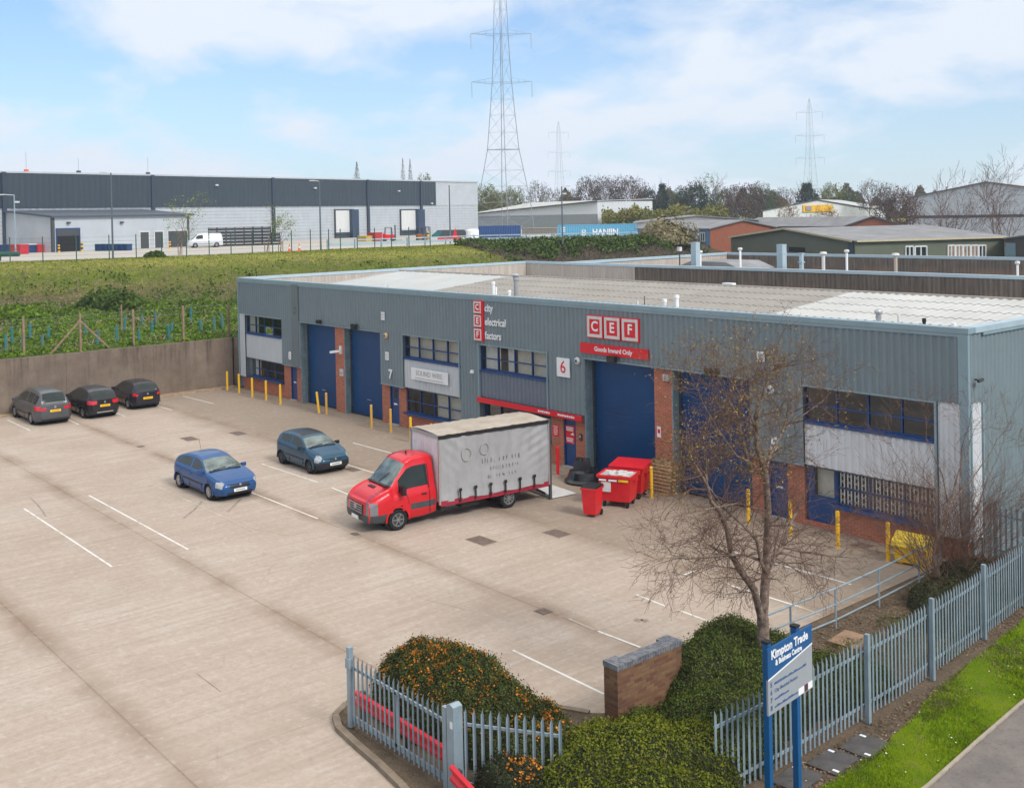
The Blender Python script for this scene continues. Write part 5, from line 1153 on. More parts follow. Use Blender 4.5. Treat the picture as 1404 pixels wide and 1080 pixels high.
# concrete covers in the soil
M['slab'] = simple('dark_slab', (.085, .08, .078), .8, var=.25, scale=3, bump=.3, bscale=60)
for i, (x, y, rz, lb) in enumerate(((49.47, -13.25, .10, 'dark concrete cable cover nearest the sign posts'), (49.55, -12.25, .08, 'dark concrete cable cover in the middle of the row of three'), (49.62, -11.3, .06, 'dark concrete cable cover farthest from the sign, beside the grass'))):
    t = empty('service_cover', (x, y, 0), rz, lb, 'cover'); mb = MB(); mb.bx(-.30, .30, -.42, .42, .0, .03); mb.build('slab', M['slab'], t)
    for sx, sy in ((-.2, .3), (.22, -.3)): mb = MB(); mb.bx(sx-.06, sx+.06, sy-.03, sy+.03, .03, .036); mb.bx(sx-.03, sx+.03, sy-.015, sy+.015, .036, .042); mb.build('lifting_plate', M['white'], t)
t = empty('service_cover', (46.7, -7.2, 0), .1, 'pale brown stone slab lying in the soil inside the guard rail', 'cover'); mb = MB(); mb.bx(-.35, .35, -.45, .45, 0, .10); mb.build('slab', simple('brown_slab', (.26, .17, .11), .85, var=.2), t); mb = MB(); mb.bx(-.08, .08, -.04, .04, .10, .108); mb.build('lifting_plate', M['iron'], t)

# ------------------------------------------------------------------ vegetation
def foliage_mat(name, cols, rough=.6, spot=None):
    q = NT(name); g = q.n('ShaderNodeNewGeometry'); f = g.outputs['Random Per Island']
    cr = q.n('ShaderNodeValToRGB'); e = cr.color_ramp.elements
    while len(e) < len(cols): e.new(.5)
    for k, (a, c) in enumerate(zip(e, cols)): a.position = k/(len(cols)-1) if len(cols) > 1 else 0; a.color = tuple(c)+(1,)
    if spot: cr.color_ramp.interpolation = 'LINEAR'
    q.l(f, cr.inputs[0]); c_ = cr.outputs[0]; big = q.noise(1.6, 6, .7); c_ = q.mix(q.ramp(big, (.40, .0), (.62, .75)), c_, mul(cols[0], .5)); return q.fin(c_, rough, 0.0, 0.1)
def quads(P, N, size, rng, asp=.6, jit=.7):
    """leaf quads at P facing roughly N"""
    n = len(P); N = N+rng.normal(0, jit, (n, 3)); N /= np.linalg.norm(N, axis=1, keepdims=True)+1e-9
    a = np.cross(N, rng.normal(0, 1, (n, 3))); a /= np.linalg.norm(a, axis=1, keepdims=True)+1e-9; b = np.cross(N, a)
    s = size*rng.uniform(.6, 1.3, (n, 1)); a = a*s*.5; b = b*s*asp*.5
    V = np.stack([P-a, P+b*.9, P+a, P-b*.9], 1).reshape(-1, 3); F = np.arange(4*n).reshape(-1, 4); return V, F
def blobfield(blobs):
    def H(X, Y):
        Z = np.zeros_like(X)-.3
        for cx_, cy_, rx, ry, h in blobs:
            d = ((X-cx_)/rx)**2+((Y-cy_)/ry)**2; Z = np.maximum(Z, h*np.clip(1-d, 0, 1)**.38-.02*(d > 1)*10)
        return Z+(.07*np.sin(X*5.1+Y*2.3)*np.cos(Y*4.7-X)+.05*np.sin(X*11+Y*9)*np.cos(Y*13-X*5)+.025*np.sin(X*23+Y*7)*np.sin(Y*26-X*4))*(Z > 0)
    return H
def hedge(name, label, blobs, n, size, mat, core, seed, berries=None, xlim=None, cat='hedge', density_mask=None):
    rng = np.random.default_rng(seed); H = blobfield(blobs); t = empty(name, (blobs[0][0], blobs[0][1], 0), 0, label, cat); off = np.array([blobs[0][0], blobs[0][1], 0])
    x0 = min(b[0]-b[2] for b in blobs); x1 = max(b[0]+b[2] for b in blobs); y0 = min(b[1]-b[3] for b in blobs); y1 = max(b[1]+b[3] for b in blobs)
    if xlim: x0, x1 = max(x0, xlim[0]), min(x1, xlim[1])
    # core
    xs = np.linspace(x0, x1, 40); ys = np.linspace(y0, y1, 50); X, Y = np.meshgrid(xs, ys); Z = np.maximum(H(X, Y)-.09, -.1)
    V = np.stack([X, Y, Z], -1).reshape(-1, 3)-off; i = np.arange(39)[None, :]+40*np.arange(49)[:, None]
    np_mesh('inner_twigs', V, np.stack([i, i+1, i+41, i+40], -1).reshape(-1, 4), core, t, True)
    P = np.stack([rng.uniform(x0, x1, n*3), rng.uniform(y0, y1, n*3)], 1); z = H(P[:, 0], P[:, 1]); e = .03
    gx = (H(P[:, 0]+e, P[:, 1])-z)/e; gy = (H(P[:, 0], P[:, 1]+e)-z)/e; ar = np.sqrt(1+gx**2+gy**2)
    keep = (z > .02) & (rng.uniform(0, 1, len(z)) < np.minimum(ar, 6)/6*1.6); P, z, gx, gy, ar = P[keep][:n], z[keep][:n], gx[keep][:n], gy[keep][:n], ar[keep][:n]
    N = np.stack([-gx, -gy, np.ones_like(gx)], 1)/ar[:, None]
    dz = rng.uniform(0, 1, len(z)); sp = (rng.uniform(0, 1, len(z)) < .11)
    P3_ = np.column_stack([P, z-dz*np.minimum(z, .25)*np.minimum(ar, 3)*.5])-off+N*(rng.uniform(-.04, .035, (len(z), 1))+sp[:, None]*rng.uniform(.02, .12, (len(z), 1)))
    V, F = quads(P3_, N, size, rng); np_mesh('foliage', V, F, mat, t)
    if berries:
        bm_, nb, reg = berries; cs = []
        for (cx_, cy_, r, k) in reg:
            ang = rng.uniform(0, 6.28, k); rad = r*np.sqrt(rng.uniform(0, 1, k)); cs.append(np.stack([cx_+rad*np.cos(ang), cy_+rad*np.sin(ang)], 1))
        C = np.concatenate(cs); Pb = np.repeat(C, nb, 0)+rng.normal(0, .045, (len(C)*nb, 2)); zb_ = H(Pb[:, 0], Pb[:, 1])+rng.uniform(-.05, .06, len(Pb)); ok = zb_ > .05
        Pb = np.column_stack([Pb, zb_])[ok]-off; V, F = quads(Pb, np.tile([0., 0, 1.], (len(Pb), 1)), .045, rng, 1.0, 1.0); np_mesh('berries', V, F, bm_, t)
    return t
core_m = simple('hedge_core', (.022, .026, .012), .9, var=.4, scale=8)
berry = foliage_mat('orange_berries', [(.36, .10, .010), (.55, .18, .012), (.60, .25, .03)])
fm_py = foliage_mat('pyracantha_leaves', [(.034, .048, .012), (.055, .078, .014), (.085, .105, .02), (.11, .085, .04)])
fm_hg = foliage_mat('hedge_leaves', [(.070, .095, .006), (.115, .140, .008), (.165, .18, .012), (.18, .15, .03)])
fm_dk = foliage_mat('dark_shrub_leaves', [(.020, .035, .014), (.035, .06, .018), (.06, .05, .030), (.085, .06, .045)])
fm_br = foliage_mat('dark_hedge_leaves', [(.044, .070, .012), (.072, .108, .016), (.105, .145, .022), (.14, .12, .035)])
hedge('berry_hedge', 'rounded shrub mass dotted with orange berries behind the open gate leaf', [(42.75, -16.55, 1.25, 1.15, 1.38), (43.6, -16.5, 1.3, 1.25, 1.45), (44.7, -16.5, 1.25, 1.15, 1.22), (45.5, -16.35, 1.1, 1.05, .98), (46.3, -16.4, .9, .9, .8)], 62000, .050, fm_py, core_m, 1,
      (berry, 9, [(42.5, -16.8, .95, 70), (43.1, -16.2, 1.0, 40), (43.6, -17.1, .7, 35), (44.8, -16.0, .9, 30), (45.7, -15.9, .7, 26), (46.2, -16.4, .6, 16), (44.9, -17.2, .6, 20)]))
hedge('clipped_hedge', 'large yellow-green clipped hedge filling the bottom of the view beside the verge fence', [(46.85, -15.7, .85, .85, .82), (46.85, -14.95, .65, .8, .70), (47.55, -16.25, .95, .85, 1.22), (47.75, -15.3, .85, 1.0, 1.15), (48.25, -17.1, 1.05, 1.15, 1.42), (48.2, -16.0, 1.05, 1.2, 1.40), (48.5, -15.0, .75, 1.0, 1.22), (49.2, -17.0, 1.1, 1.4, 1.35), (49.5, -16.2, .75, 1.0, 1.1), (50.0, -17.8, 1.0, 1.4, 1.3), (48.9, -18.3, 1.0, .9, 1.25)], 60000, .055, fm_hg, core_m, 2, (berry, 6, [(46.9, -17.3, .5, 6)]))
hedge('dark_shrub', 'sprawling dark purple-green shrub with a few orange berries in front of the short palisade', [(46.85, -17.75, .80, .50, 1.0), (47.4, -17.9, .8, .6, 1.1), (46.45, -17.95, .4, .3, .65), (47.9, -18.3, .7, .6, .65)], 15000, .045, fm_dk, core_m, 3, (berry, 9, [(47.1, -17.7, .35, 14), (47.6, -18.1, .3, 10)]), cat='shrub')
hedge('evergreen_hedge', 'mounded dark green hedge around the tree trunk behind the brick wall', [(46.45, -11.9, 1.05, 1.55, 1.28), (46.0, -10.7, .95, 1.15, 1.28), (46.9, -10.6, 1.0, 1.0, 1.18), (47.3, -11.8, 1.2, 1.5, 1.12), (47.65, -13.3, 1.15, 1.4, 1.0), (47.7, -10.3, .9, 1.3, .82), (48.1, -9.2, .75, 1.0, .5), (46.9, -14.4, .55, .7, .8), (48.2, -14.3, .85, 1.3, .9)], 78000, .050, fm_br, core_m, 4)
fm_th = foliage_mat('thicket_leaves', [(.05, .042, .024), (.09, .07, .04), (.07, .085, .02), (.13, .10, .06)])
hedge('bramble_thicket', 'low brown-green bramble thicket under the bare shrub near the corner', [(47.2, -3.2, 1.1, 1.3, .65), (46.9, -1.6, 1.0, 1.2, .8), (47.5, -.6, .8, 1.0, .75), (47.7, -4.6, .8, .9, .4)], 16000, .05, fm_th, core_m, 5, cat='thicket')
hedge('green_bush', 'bright green bush against the side wall at the right edge', [(47.1, 5.2, 1.2, 1.5, 1.15), (47.4, 7.2, 1.2, 1.6, 1.35)], 22000, .07, foliage_mat('bright_leaves', [(.07, .13, .012), (.14, .22, .02), (.20, .28, .03)]), core_m, 6, cat='bush')
hedge('ground_ivy', 'patch of low green ivy in the soil beside the guard rail', [(47.3, -7.6, .8, 1.4, .14), (48.2, -6.3, .6, 1.2, .16), (47.2, -5.4, .8, .7, .12)], 7000, .05, fm_br, M['soil'], 8, cat='ivy')
# litter of leaves on the soil, one object nobody could count
rng = np.random.default_rng(11); n = 9000; P = np.column_stack([rng.uniform(45.6, 48.9, n), rng.uniform(-9.5, 1, n), rng.uniform(0, .03, n)]); P2 = np.column_stack([rng.uniform(49.2, 50.0, 3000), rng.uniform(-15, -4, 3000), rng.uniform(.01, .03, 3000)])
V, F = quads(np.vstack([P, P2]), np.tile([0., 0, 1.], (n+3000, 1)), .05, rng, .8, .35); tag(np_mesh('leaf_litter', V, F, foliage_mat('litter', [(.12, .07, .04), (.20, .13, .08), (.30, .22, .15), (.07, .06, .03)])), kind='stuff')
# grass blades on the verge
def blades(name, P, h, mat, rng, w=.012):
    n = len(P); a = rng.uniform(0, 6.28, n); d = np.stack([np.cos(a), np.sin(a), np.zeros(n)], 1); hh = h*rng.uniform(.5, 1.3, (n, 1)); le = rng.normal(0, .35, (n, 3))*hh; le[:, 2] = hh[:, 0]
    V = np.stack([P-d*w, P+d*w, P+le], 1).reshape(-1, 3); return tag(np_mesh(name, V, np.arange(3*n).reshape(-1, 3), mat), kind='stuff')
n = 60000; y = rng.uniform(-14.5, 3, n); x = np.interp(y, [-24, -14, -12.5, -10.5, -8, -4.5, -2, 1, 3, 5], [50.0, 50.0, 49.95, 49.85, 49.35, 49.0, 48.75, 48.4, 46.3, 46.1])-.05+rng.uniform(0, 1, n)**.95*1.9; xr_ = np.interp(y, [-24, -11.8, -9.7, -7.4, 10, 60], [51.5, 51.2, 51.02, 50.85, 50.2, 49.0]); ok = x < xr_
blades('grass', np.column_stack([x, y, np.full(n, .01)])[ok], .05, foliage_mat('grass_blades', [(.09, .19, .003), (.20, .31, .006), (.29, .37, .012)]), rng, .008)
n = 60; P = np.column_stack([rng.uniform(49.6, 50.9, n), rng.uniform(-14, 1, n), np.full(n, .06)]); V, F = quads(P, np.tile([0., 0, 1.], (n, 1)), .035, rng, 1, .2); tag(np_mesh('daisies', V, F, M['white']), kind='stuff')

# ---------------------------------------------- branching trees
class Tree:
    def __init__(s, seed): s.r = random.Random(seed); s.seg = []; s.tips = []
    def limb(s, P, r0, r1):
        n = len(P)-1
        for i in range(n): s.seg.append((Vector(P[i]), Vector(P[i+1]), r0+(r1-r0)*i/n, r0+(r1-r0)*(i+1)/n))
    def grow(s, p, d, L, r, depth, up=.05, droop=0.0, kids_=3, spread=.6, minr=.004, seglen=.22):
        p, d = Vector(p), Vector(d).normalized(); n = max(2, int(L/seglen)); step = L/n; pts = [p.copy()]
        for i in range(n):
            d = (d+Vector((s.r.gauss(0, .13), s.r.gauss(0, .13), s.r.gauss(0, .10)+up-droop*i/n))).normalized(); q_ = p+d*step
            ra, rb = r*(1-.75*i/n), r*(1-.75*(i+1)/n); s.seg.append((p.copy(), q_.copy(), max(ra, minr), max(rb, minr*.8)))
            if depth > 0 and i > 0:
                k = kids_/n+s.r.random()*.7
                while k > s.r.random():
                    k -= 1; ax = d.orthogonal().normalized(); ax.rotate(Matrix.Rotation(s.r.uniform(0, 6.28), 3, d)); nd = (d+ax*s.r.uniform(.5, 1.1)*spread*1.6).normalized()
                    s.grow(q_, nd, L*s.r.uniform(.38, .62), max(rb*.62, minr), depth-1, up, droop*1.2, kids_, spread, minr, seglen*.75)
            p = q_
        s.tips.append((p.copy(), d.copy()))
    def mesh(s, name, mat, parent, off=(0, 0, 0), thick=None, lo=0):
        seg = [q_ for q_ in s.seg if (thick is None or (q_[2] >= thick if lo == 0 else q_[2] < thick))]
        V = []; F4 = []; o = Vector(off)
        for a, b, ra, rb in seg:
            n = 8 if ra > .04 else (5 if ra > .015 else 3); d = b-a
            if d.length < 1e-6: continue
            d.normalize(); u = d.orthogonal().normalized(); w = d.cross(u); base = len(V)
            for p, r in ((a-o, ra), (b-o+d*ra*.3, rb)):
                for i in range(n): t_ = 6.2832*i/n; V.append(p+u*(math.cos(t_)*r)+w*(math.sin(t_)*r))
            for i in range(n): F4.append((base+i, base+(i+1) % n, base+n+(i+1) % n, base+n+i))
        return np_mesh(name, [tuple(v) for v in V], F4, mat, parent)
q = NT('birch_bark'); M['bark'] = q.fin(q.mix(q.ramp(q.noise(9, 6, .75), (.4, 0), (.62, 1)), (.10, .07, .055), (.29, .22, .175)), .9)
M['twig'] = simple('brown_twigs', (.150, .088, .066), .85, var=.3, scale=9)
TB = (46.98, -10.89, 0.0); tdep = float(np.dot(np.array(TB)-CAM, _fw))
def TP(u, v, dd=0.0): return D(u, v, tdep+dd)
tr_ = Tree(21); tr_.limb([TB, TP(1047, 900), TP(1046, 850, .05)], .16, .125)
limbs = [([(1046, 850, .05), (1049, 800, .1), (1052, 750, .1), (1053, 700, .05), (1050, 650, .0), (1038, 615, -.1), (1036, 570, -.2), (1049, 535, -.3), (1058, 509, -.3), (1064, 486, -.3)], .105, .014),
         ([(1045, 852, 0), (1034, 808, -.2), (1016, 783, -.4), (1003, 760, -.6), (997, 725, -.7), (987, 702, -.8), (975, 687, -.85), (969, 664, -.9), (949, 631, -1.0)], .082, .026),
         ([(969, 664, -.9), (968, 648, -.9), (968, 631, -.95)], .028, .018),
         ([(1053, 790, .1), (1043, 770, -.1), (1037, 740, -.35), (1019, 720, -.5), (996, 700, -.6), (975, 672, -.8), (962, 655, -.9)], .042, .012),
         ([(1055, 775, .1), (1062, 762, .3), (1073, 750, .5), (1079, 728, .6), (1091, 704, .8), (1096, 690, .8)], .055, .022),
         ([(1073, 750, .5), (1099, 756, .8), (1139, 762, 1.2), (1165, 764, 1.4)], .026, .007),
         ([(1048, 770, .1), (1020, 760, -.5), (984, 762, -1.1), (940, 766, -1.7), (912, 758, -1.9)], .036, .007),
         ([(1003, 760, -.6), (982, 752, -.9), (958, 740, -1.3), (928, 740, -1.7)], .028, .006),
         ([(1014, 780, -.4), (986, 776, -.8), (940, 781, -1.3)], .022, .006),
         ([(1049, 650, 0), (1030, 645, .2), (1022, 618, .3), (1013, 580, .3), (1013, 553, .2), (1018, 520, .1)], .052, .012),
         ([(1050, 640, 0), (1056, 625, .2), (1073, 591, .5), (1080, 569, .6), (1091, 544, .7), (1104, 515, .9)], .046, .010),
         ([(1037, 590, -.1), (1025, 560, -.5), (1008, 530, -.8), (990, 505, -.9)], .022, .006),
         ([(1036, 600, -.1), (1028, 560, .3), (1035, 520, .6), (1046, 492, .8)], .022, .006),
         ([(1040, 640, .0), (1010, 625, -.5), (985, 590, -.9), (965, 555, -1.1), (955, 530, -1.2)], .026, .006),
         ([(1073, 591, .5), (1100, 570, 1.0), (1130, 548, 1.4), (1145, 530, 1.5)], .020, .005),
         ([(1050, 700, .0), (1010, 690, -.9), (960, 700, -1.6), (925, 708, -1.9)], .022, .005), ([(1052, 720, .1), (1085, 720, -.6), (1120, 738, -1.0)], .020, .005)]
for L, a, b in limbs: 
    P = [TP(*k) for k in L]; tr_.limb(P, a, b)
    for i in range(1, len(P)):
        A, B_ = Vector(P[i-1]), Vector(P[i]); dd = (B_-A).normalized(); high = L[i][1] < 650; rr = a+(b-a)*i/len(P)
        for k in range(5):
            if rr > .07 and k > 0: continue
            ax = dd.orthogonal().normalized(); ax.rotate(Matrix.Rotation(tr_.r.uniform(0, 6.28), 3, dd)); tr_.grow(A+(B_-A)*tr_.r.random(), dd*.5+ax, tr_.r.uniform(.45, 1.05), min(.013, rr*.5), 2, .03 if high else -.01, .03 if high else .09, 4, .7, .0034, .12)
    tr_.grow(P[-1], Vector(P[-1])-Vector(P[-2]), .8, b*.8, 2, .02, .04, 3, .6, .003, .13)
t = empty('bare_tree', TB, 0, 'bare birch-like tree with ochre catkins rising from the hedge in front of the units', 'tree')
tr_.mesh('trunk', M['bark'], t, TB, .012, 0); tr_.mesh('twigs', M['twig'], t, TB, .012, 1)
tp = np.array([tuple(p) for p, d in tr_.tips]); zt_ = tp[:, 2]; sd0 = (tp-np.array(TB))@_r; sel = tp[(zt_ > 4.7) & ((sd0 < .55) | (np.sin(tp[:, 0]*91.7) > .45))]; rng = np.random.default_rng(5)
sel = np.repeat(sel, 3, 0); sel = sel+rng.normal(0, .07, sel.shape); sel = sel[rng.uniform(0, 1, len(sel)) < .58]
V, F = quads(sel-np.array(TB), np.tile([0., 0, 0.2], (len(sel), 1)), .052, rng, .5, 1.0); np_mesh('catkins', V, F, foliage_mat('catkins', [(.22, .13, .04), (.34, .22, .06), (.30, .24, .07)]), t)
def bare_shrub(name, label, base, stems, seed, n=14, L=2.6, r=.03, lean=(0, 0), cat='shrub', leaves=True):
    tt = Tree(seed); b = Vector(base)
    for st in stems: tt.limb(st[0], st[1], st[2]); tt.grow(st[0][-1], Vector(st[0][-1])-Vector(st[0][-2]), 1.4, st[2], 3, .03, 0, 3, .6, .0035, .16)
    for k in range(n):
        a = tt.r.uniform(0, 6.28); tt.grow(b+Vector((math.cos(a)*.25, math.sin(a)*.25, 0)), (math.cos(a)*.5+lean[0], math.sin(a)*.5+lean[1], 1.2), L*tt.r.uniform(.6, 1.1), r*tt.r.uniform(.4, .8), 2, .02, 0, 4, .5, .0035, .2)
    t = empty(name, base, 0, label, cat); tt.mesh('trunk', M['bark'], t, base, .010, 0); tt.mesh('twigs', M['twig'], t, base, .010, 1); return t
sb = G(1298, 812); sd_ = float(np.dot(np.array(sb)-CAM, _fw)); SP = lambda u, v, dd=0: D(u, v, sd_+dd)
bare_shrub('bare_shrub', 'leaning bare many-stemmed shrub before the nearest corner of the terrace', sb, [([sb, SP(1290, 795), SP(1280, 770), SP(1281, 748), SP(1292, 722), SP(1303, 690, .2), SP(1312, 655, .3)], .06, .025), ([SP(1292, 722), SP(1300, 690), SP(1292, 650, -.2), SP(1280, 625, -.3)], .03, .012), ([SP(1303, 690, .2), SP(1330, 660, .4), SP(1355, 625, .6)], .028, .012), ([SP(1281, 748), SP(1262, 700, -.3), SP(1245, 655, -.5)], .026, .010)], 31, 34, 2.9, .022)
sb2 = G(1330, 800); sd2 = float(np.dot(np.array(sb2)-CAM, _fw)); SQ = lambda u, v, dd=0: D(u, v, sd2+dd)
bare_shrub('bare_sapling', 'thin upright bare sapling right in front of the terrace corner trim', sb2, [([sb2, SQ(1325, 770), SQ(1318, 720), SQ(1316, 670), SQ(1318, 620)], .045, .015), ([SQ(1320, 740), SQ(1340, 700, .2), SQ(1352, 660, .4), SQ(1362, 640, .5)], .026, .010)], 32, 22, 2.6, .02, cat='tree')
# ------------------------------------------------------------------ embankment and plateau to the west and north
ZP = 6.6
PL_ = [(-51, -120), (-51, 0), (-47, 20), (-43, 32), (-39, 38), (-40, 44), (-46, 52), (-49, 57.5), (-36, 73.5), (-42, 88), (-75, 140), (-90, 420), (-900, 420), (-900, -120)]
def sdist(X, Y):
    """distance outside the plateau polygon (negative inside)"""
    dm = np.full(X.shape, 1e9); ins = np.zeros(X.shape, bool); n = len(PL_)
    for i in range(n):
        (ax, ay), (bx_, by_) = PL_[i], PL_[(i+1) % n]; ex, ey = bx_-ax, by_-ay; t = np.clip(((X-ax)*ex+(Y-ay)*ey)/(ex*ex+ey*ey), 0, 1)
        dm = np.minimum(dm, np.hypot(X-ax-t*ex, Y-ay-t*ey)); c_ = ((ay > Y) != (by_ > Y)) & (X < (bx_-ax)*(Y-ay)/((by_-ay) if by_ != ay else 1e-9)+ax); ins ^= c_
    return np.where(ins, -dm, dm)
def TZ(X, Y):
    X, Y = np.asarray(X, float), np.asarray(Y, float); d = sdist(X, Y); w = np.where(Y > 50, 13.0, 20.0); t = np.clip(1-d/w, 0, 1); t = t*t*(3-2*t)
    low = np.where(Y > 46, 3.0*np.clip((-X-5)/20, 0, 1), 3.0)
    und = (.16*np.sin(X*.35+Y*.2)*np.cos(Y*.27)+.10*np.sin(X*.9-Y*.6))*np.clip(d/5, 0, 1)*np.clip((-1.5-X)/3, 0, 1)
    return low+(ZP-low)*t+und
xs = np.concatenate([np.linspace(-900, -100, 20)[:-1], np.linspace(-100, -60, 14)[:-1], np.linspace(-60, -1.32, 84)]); ys = np.concatenate([np.linspace(-120, -40, 16)[:-1], np.linspace(-40, 90, 120)[:-1], np.linspace(90, 420, 20)])
o = grid_mesh('embankment', xs, ys, TZ, [M['bank'], M['dark_bank']]); tag(o, kind='structure')
cen = np.empty(len(o.data.polygons)*3, dtype=np.float32); o.data.polygons.foreach_get('center', cen); cen = cen.reshape(-1, 3)
sdd = sdist(cen[:, 0], cen[:, 1]); mi = ((cen[:, 1] > 50) & (sdd > -1) & (cen[:, 1]+cen[:, 0]*.9 > 8)).astype(np.int32); o.data.polygons.foreach_set('material_index', mi)
sheet('service_yard', [(-53, -120, 0), (-53, 0, 0), (-49, 20, 0), (-49, 30, 0), (-50.8, 37, 0), (-49.5, 48, 0), (-51, 57.5, 0), (-38, 74.0, 0), (-46, 92, 0), (-80, 150, 0), (-400, 150, 0), (-400, -120, 0)], M['far_paving'], ZP+.02)
# retaining wall
q = NT('stained_concrete_wall'); o_ = q.xyz(); c_ = q.mix(q.ramp(q.noise(.7, 6, .7), (.3, 0), (.7, 1)), (.135, .100, .075), (.225, .175, .137)); s_ = q.noise(1, 7, .75, q.vec((2.5, 2.5, .18)))
top_ = q.ramp(q.math('MULTIPLY', o_[2], .33), (.35, .25), (1.0, 1.0)); c_ = q.mix(q.math('MULTIPLY', q.ramp(s_, (.48, 0), (.66, .85)), top_), c_, (.055, .045, .038)); c_ = q.mix(q.ramp(q.noise(6, 5, .7), (.64, 0), (.75, .5)), c_, (.36, .32, .28)); q.bump(s_, .3, .03); M['wall_concrete'] = q.fin(c_, .9)
t = empty('retaining_wall', (-1.15, -30, 0), 0, 'long stained concrete retaining wall below the grass bank', 'wall')
mb = MB(); y = -40
while y < 29.9: mb.bx(-.17, .15, y+.01, min(30, y+5)-.01, 0, 3.02); y += 5
mb.bx(.16, 1.1, 30.05, 30.3, 0, 3.02); mb.each('wall_panel', M['wall_concrete'], t); mb = MB(); mb.bx(-.19, .13, -40, 29.9, 0, 3.0); mb.build('wall_core', M['wall_concrete'], t)
mb = MB(); mb.bx(-1.0, -.45, -70, -.05, 0, .09); tag(mb.build('wall_margin', simple('leafy_margin', (.33, .24, .16), .95, var=.35, scale=3, bump=.5)), kind='structure')
# post and wire fence on top of the wall
t = empty('wire_fence', (-1.7, -12, 3.0), 0, 'timber post and wire fence along the top of the retaining wall', 'fence')
ps = [-9, -6, -3, 0.0, 3.05, 6.1, 9.15, 12.1, 15.1, 18.1, 21.1]
for y in ps: mb = MB(); mb.box((0, y, 1.0), (.11, .11, 2.35)); mb.build('post', M['timber'], t)
for dy in (-1.75, 1.75): mb = MB(); mb.bar((0, 3.05, 1.75), (0, 3.05+dy, -.1), .07, .09); mb.build('brace', M['timber'], t)
for z in (.5, 1.1, 1.7, 2.05): mb = MB(); mb.tube((0, -9, z), (0, 21, z), .007, n=3, caps=False); mb.build('wire', M['steel'], t)
for k, (u, v, h) in enumerate(((167, 456, 1.9), (36, 415, 1.4), (107, 417, 1.5), (229, 408, 1.4))):
    g_ = G(u, v, 3.1); t = empty('timber_post', (g_[0], g_[1], float(TZ(g_[0], g_[1]))-.1), 0, ('lone timber post in the grass right of the braced fence post', 'short leaning stake on the bank at the far left', 'short stake on the earth bank above the braced post', 'short stake on the earth bank left of the terrace')[k], 'post')
    mb = MB(); mb.tube((0, 0, 0), (.04, 0, h), .06, .05, n=7); mb.build('shaft', M['timber'], t); mb = MB(); mb.tube((.04, 0, h), (.04, 0, h+.03), .052, .02, n=7); mb.build('top', M['timber'], t)
rr = random.Random(5)
GL = ['left edge, nearest the wall corner of the view', 'left edge, second guard along', 'between the left edge and the first fence post', 'just left of the first fence post', 'just right of the first fence post, lower on the slope', 'midway between the first post and the braced post', 'just right of the braced post, behind the brace', 'under the right brace of the braced post', 'just left of the lone timber post', 'behind the lone timber post', 'just right of the second plain post', 'behind the second plain post, farther up', 'midway between second and third plain posts, upper', 'midway between second and third plain posts, lower', 'left of the third plain post, farther one', 'left of the third plain post, nearer one', 'right of the third plain post, taller one', 'left of the last fence post by the terrace', 'behind the third plain post, highest on the slope', 'just left of the terrace corner']
for gi, (u, v) in enumerate(((8, 478), (17, 467), (41, 462), (31, 470), (58, 474), (66, 462), (118, 457), (133, 471), (160, 468), (171, 455), (190, 464), (195, 447), (214, 447), (209, 458), (235, 455), (232, 462), (276, 451), (294, 452), (262, 440), (305, 446))):
    g_ = G(u, v, 3.1); t = empty('tree_guard', (g_[0], g_[1], float(TZ(g_[0], g_[1]))-.05), rr.uniform(0, 3), 'teal tree guard '+GL[gi], 'tree guard', 'tree guards above the retaining wall')
    mb = MB(); h = rr.uniform(.7, 1.15); lx_, ly_ = rr.uniform(-.08, .08), rr.uniform(-.05, .05); mb.tube((0, 0, 0), (lx_, ly_, h), .085, .085, n=7); mb.build('tube', M['teal'], t); mb = MB(); mb.tube((.1, 0, 0), (.1+lx_, ly_, h+.12), .018, n=4); mb.build('stake', M['timber'], t)
# rough vegetation on the bank
rng = np.random.default_rng(8)
def scatter(name, n, xr_, yr_, cond, size, mat, up=1.0, asp=.5, zoff=.1):
    P = np.column_stack([rng.uniform(*xr_, n), rng.uniform(*yr_, n)]); z = TZ(P[:, 0], P[:, 1]); nz = np.sin(P[:, 0]*.8+np.sin(P[:, 1]*.5)*2)*np.cos(P[:, 1]*.7+P[:, 0]*.2)+rng.normal(0, .35, n)
    ok = cond(P[:, 0], P[:, 1], z, nz); P, z = P[ok], z[ok]; P = np.column_stack([P, z+rng.uniform(-.02, zoff, len(z))]); N = rng.normal(0, 1, (len(P), 3)); N[:, 2] = np.abs(N[:, 2])*up
    V, F = quads(P, N, size, rng, asp, .3); return tag(np_mesh(name, V, F, mat), kind='stuff')
fm_gr = foliage_mat('bank_green', [(.065, .12, .010), (.12, .20, .014), (.19, .27, .022)]); fm_yl = foliage_mat('bank_grass', [(.12, .17, .010), (.235, .265, .018), (.35, .335, .08)]); fm_dd = foliage_mat('dead_stems', [(.16, .11, .06), (.32, .24, .14), (.44, .35, .22)])
fm_dg = foliage_mat('bank_scrub', [(.04, .075, .012), (.075, .125, .018), (.12, .17, .025)])
scatter('rough_grass', 90000, (-36, -1.4), (-32, 46), lambda x, y, z, k: (z < 3.7) & (k > -.5), .26, fm_gr, .6, .55, .18)
scatter('mown_grass', 150000, (-60, -28), (-50, 56), lambda x, y, z, k: (z > 3.9) & (z < 6.75) & (x > np.interp(y, [-120, 0, 20, 30, 37, 48, 57], [-53, -53, -49, -49, -50.8, -49.5, -51])), .17, fm_yl, 1.6, .45, .07)
scatter('dead_stems', 46000, (-50, -4), (-40, 50), lambda x, y, z, k: (z < 5.9) & (z > 3.15) & (k < .15), .45, fm_dd, .15, .12, .45)
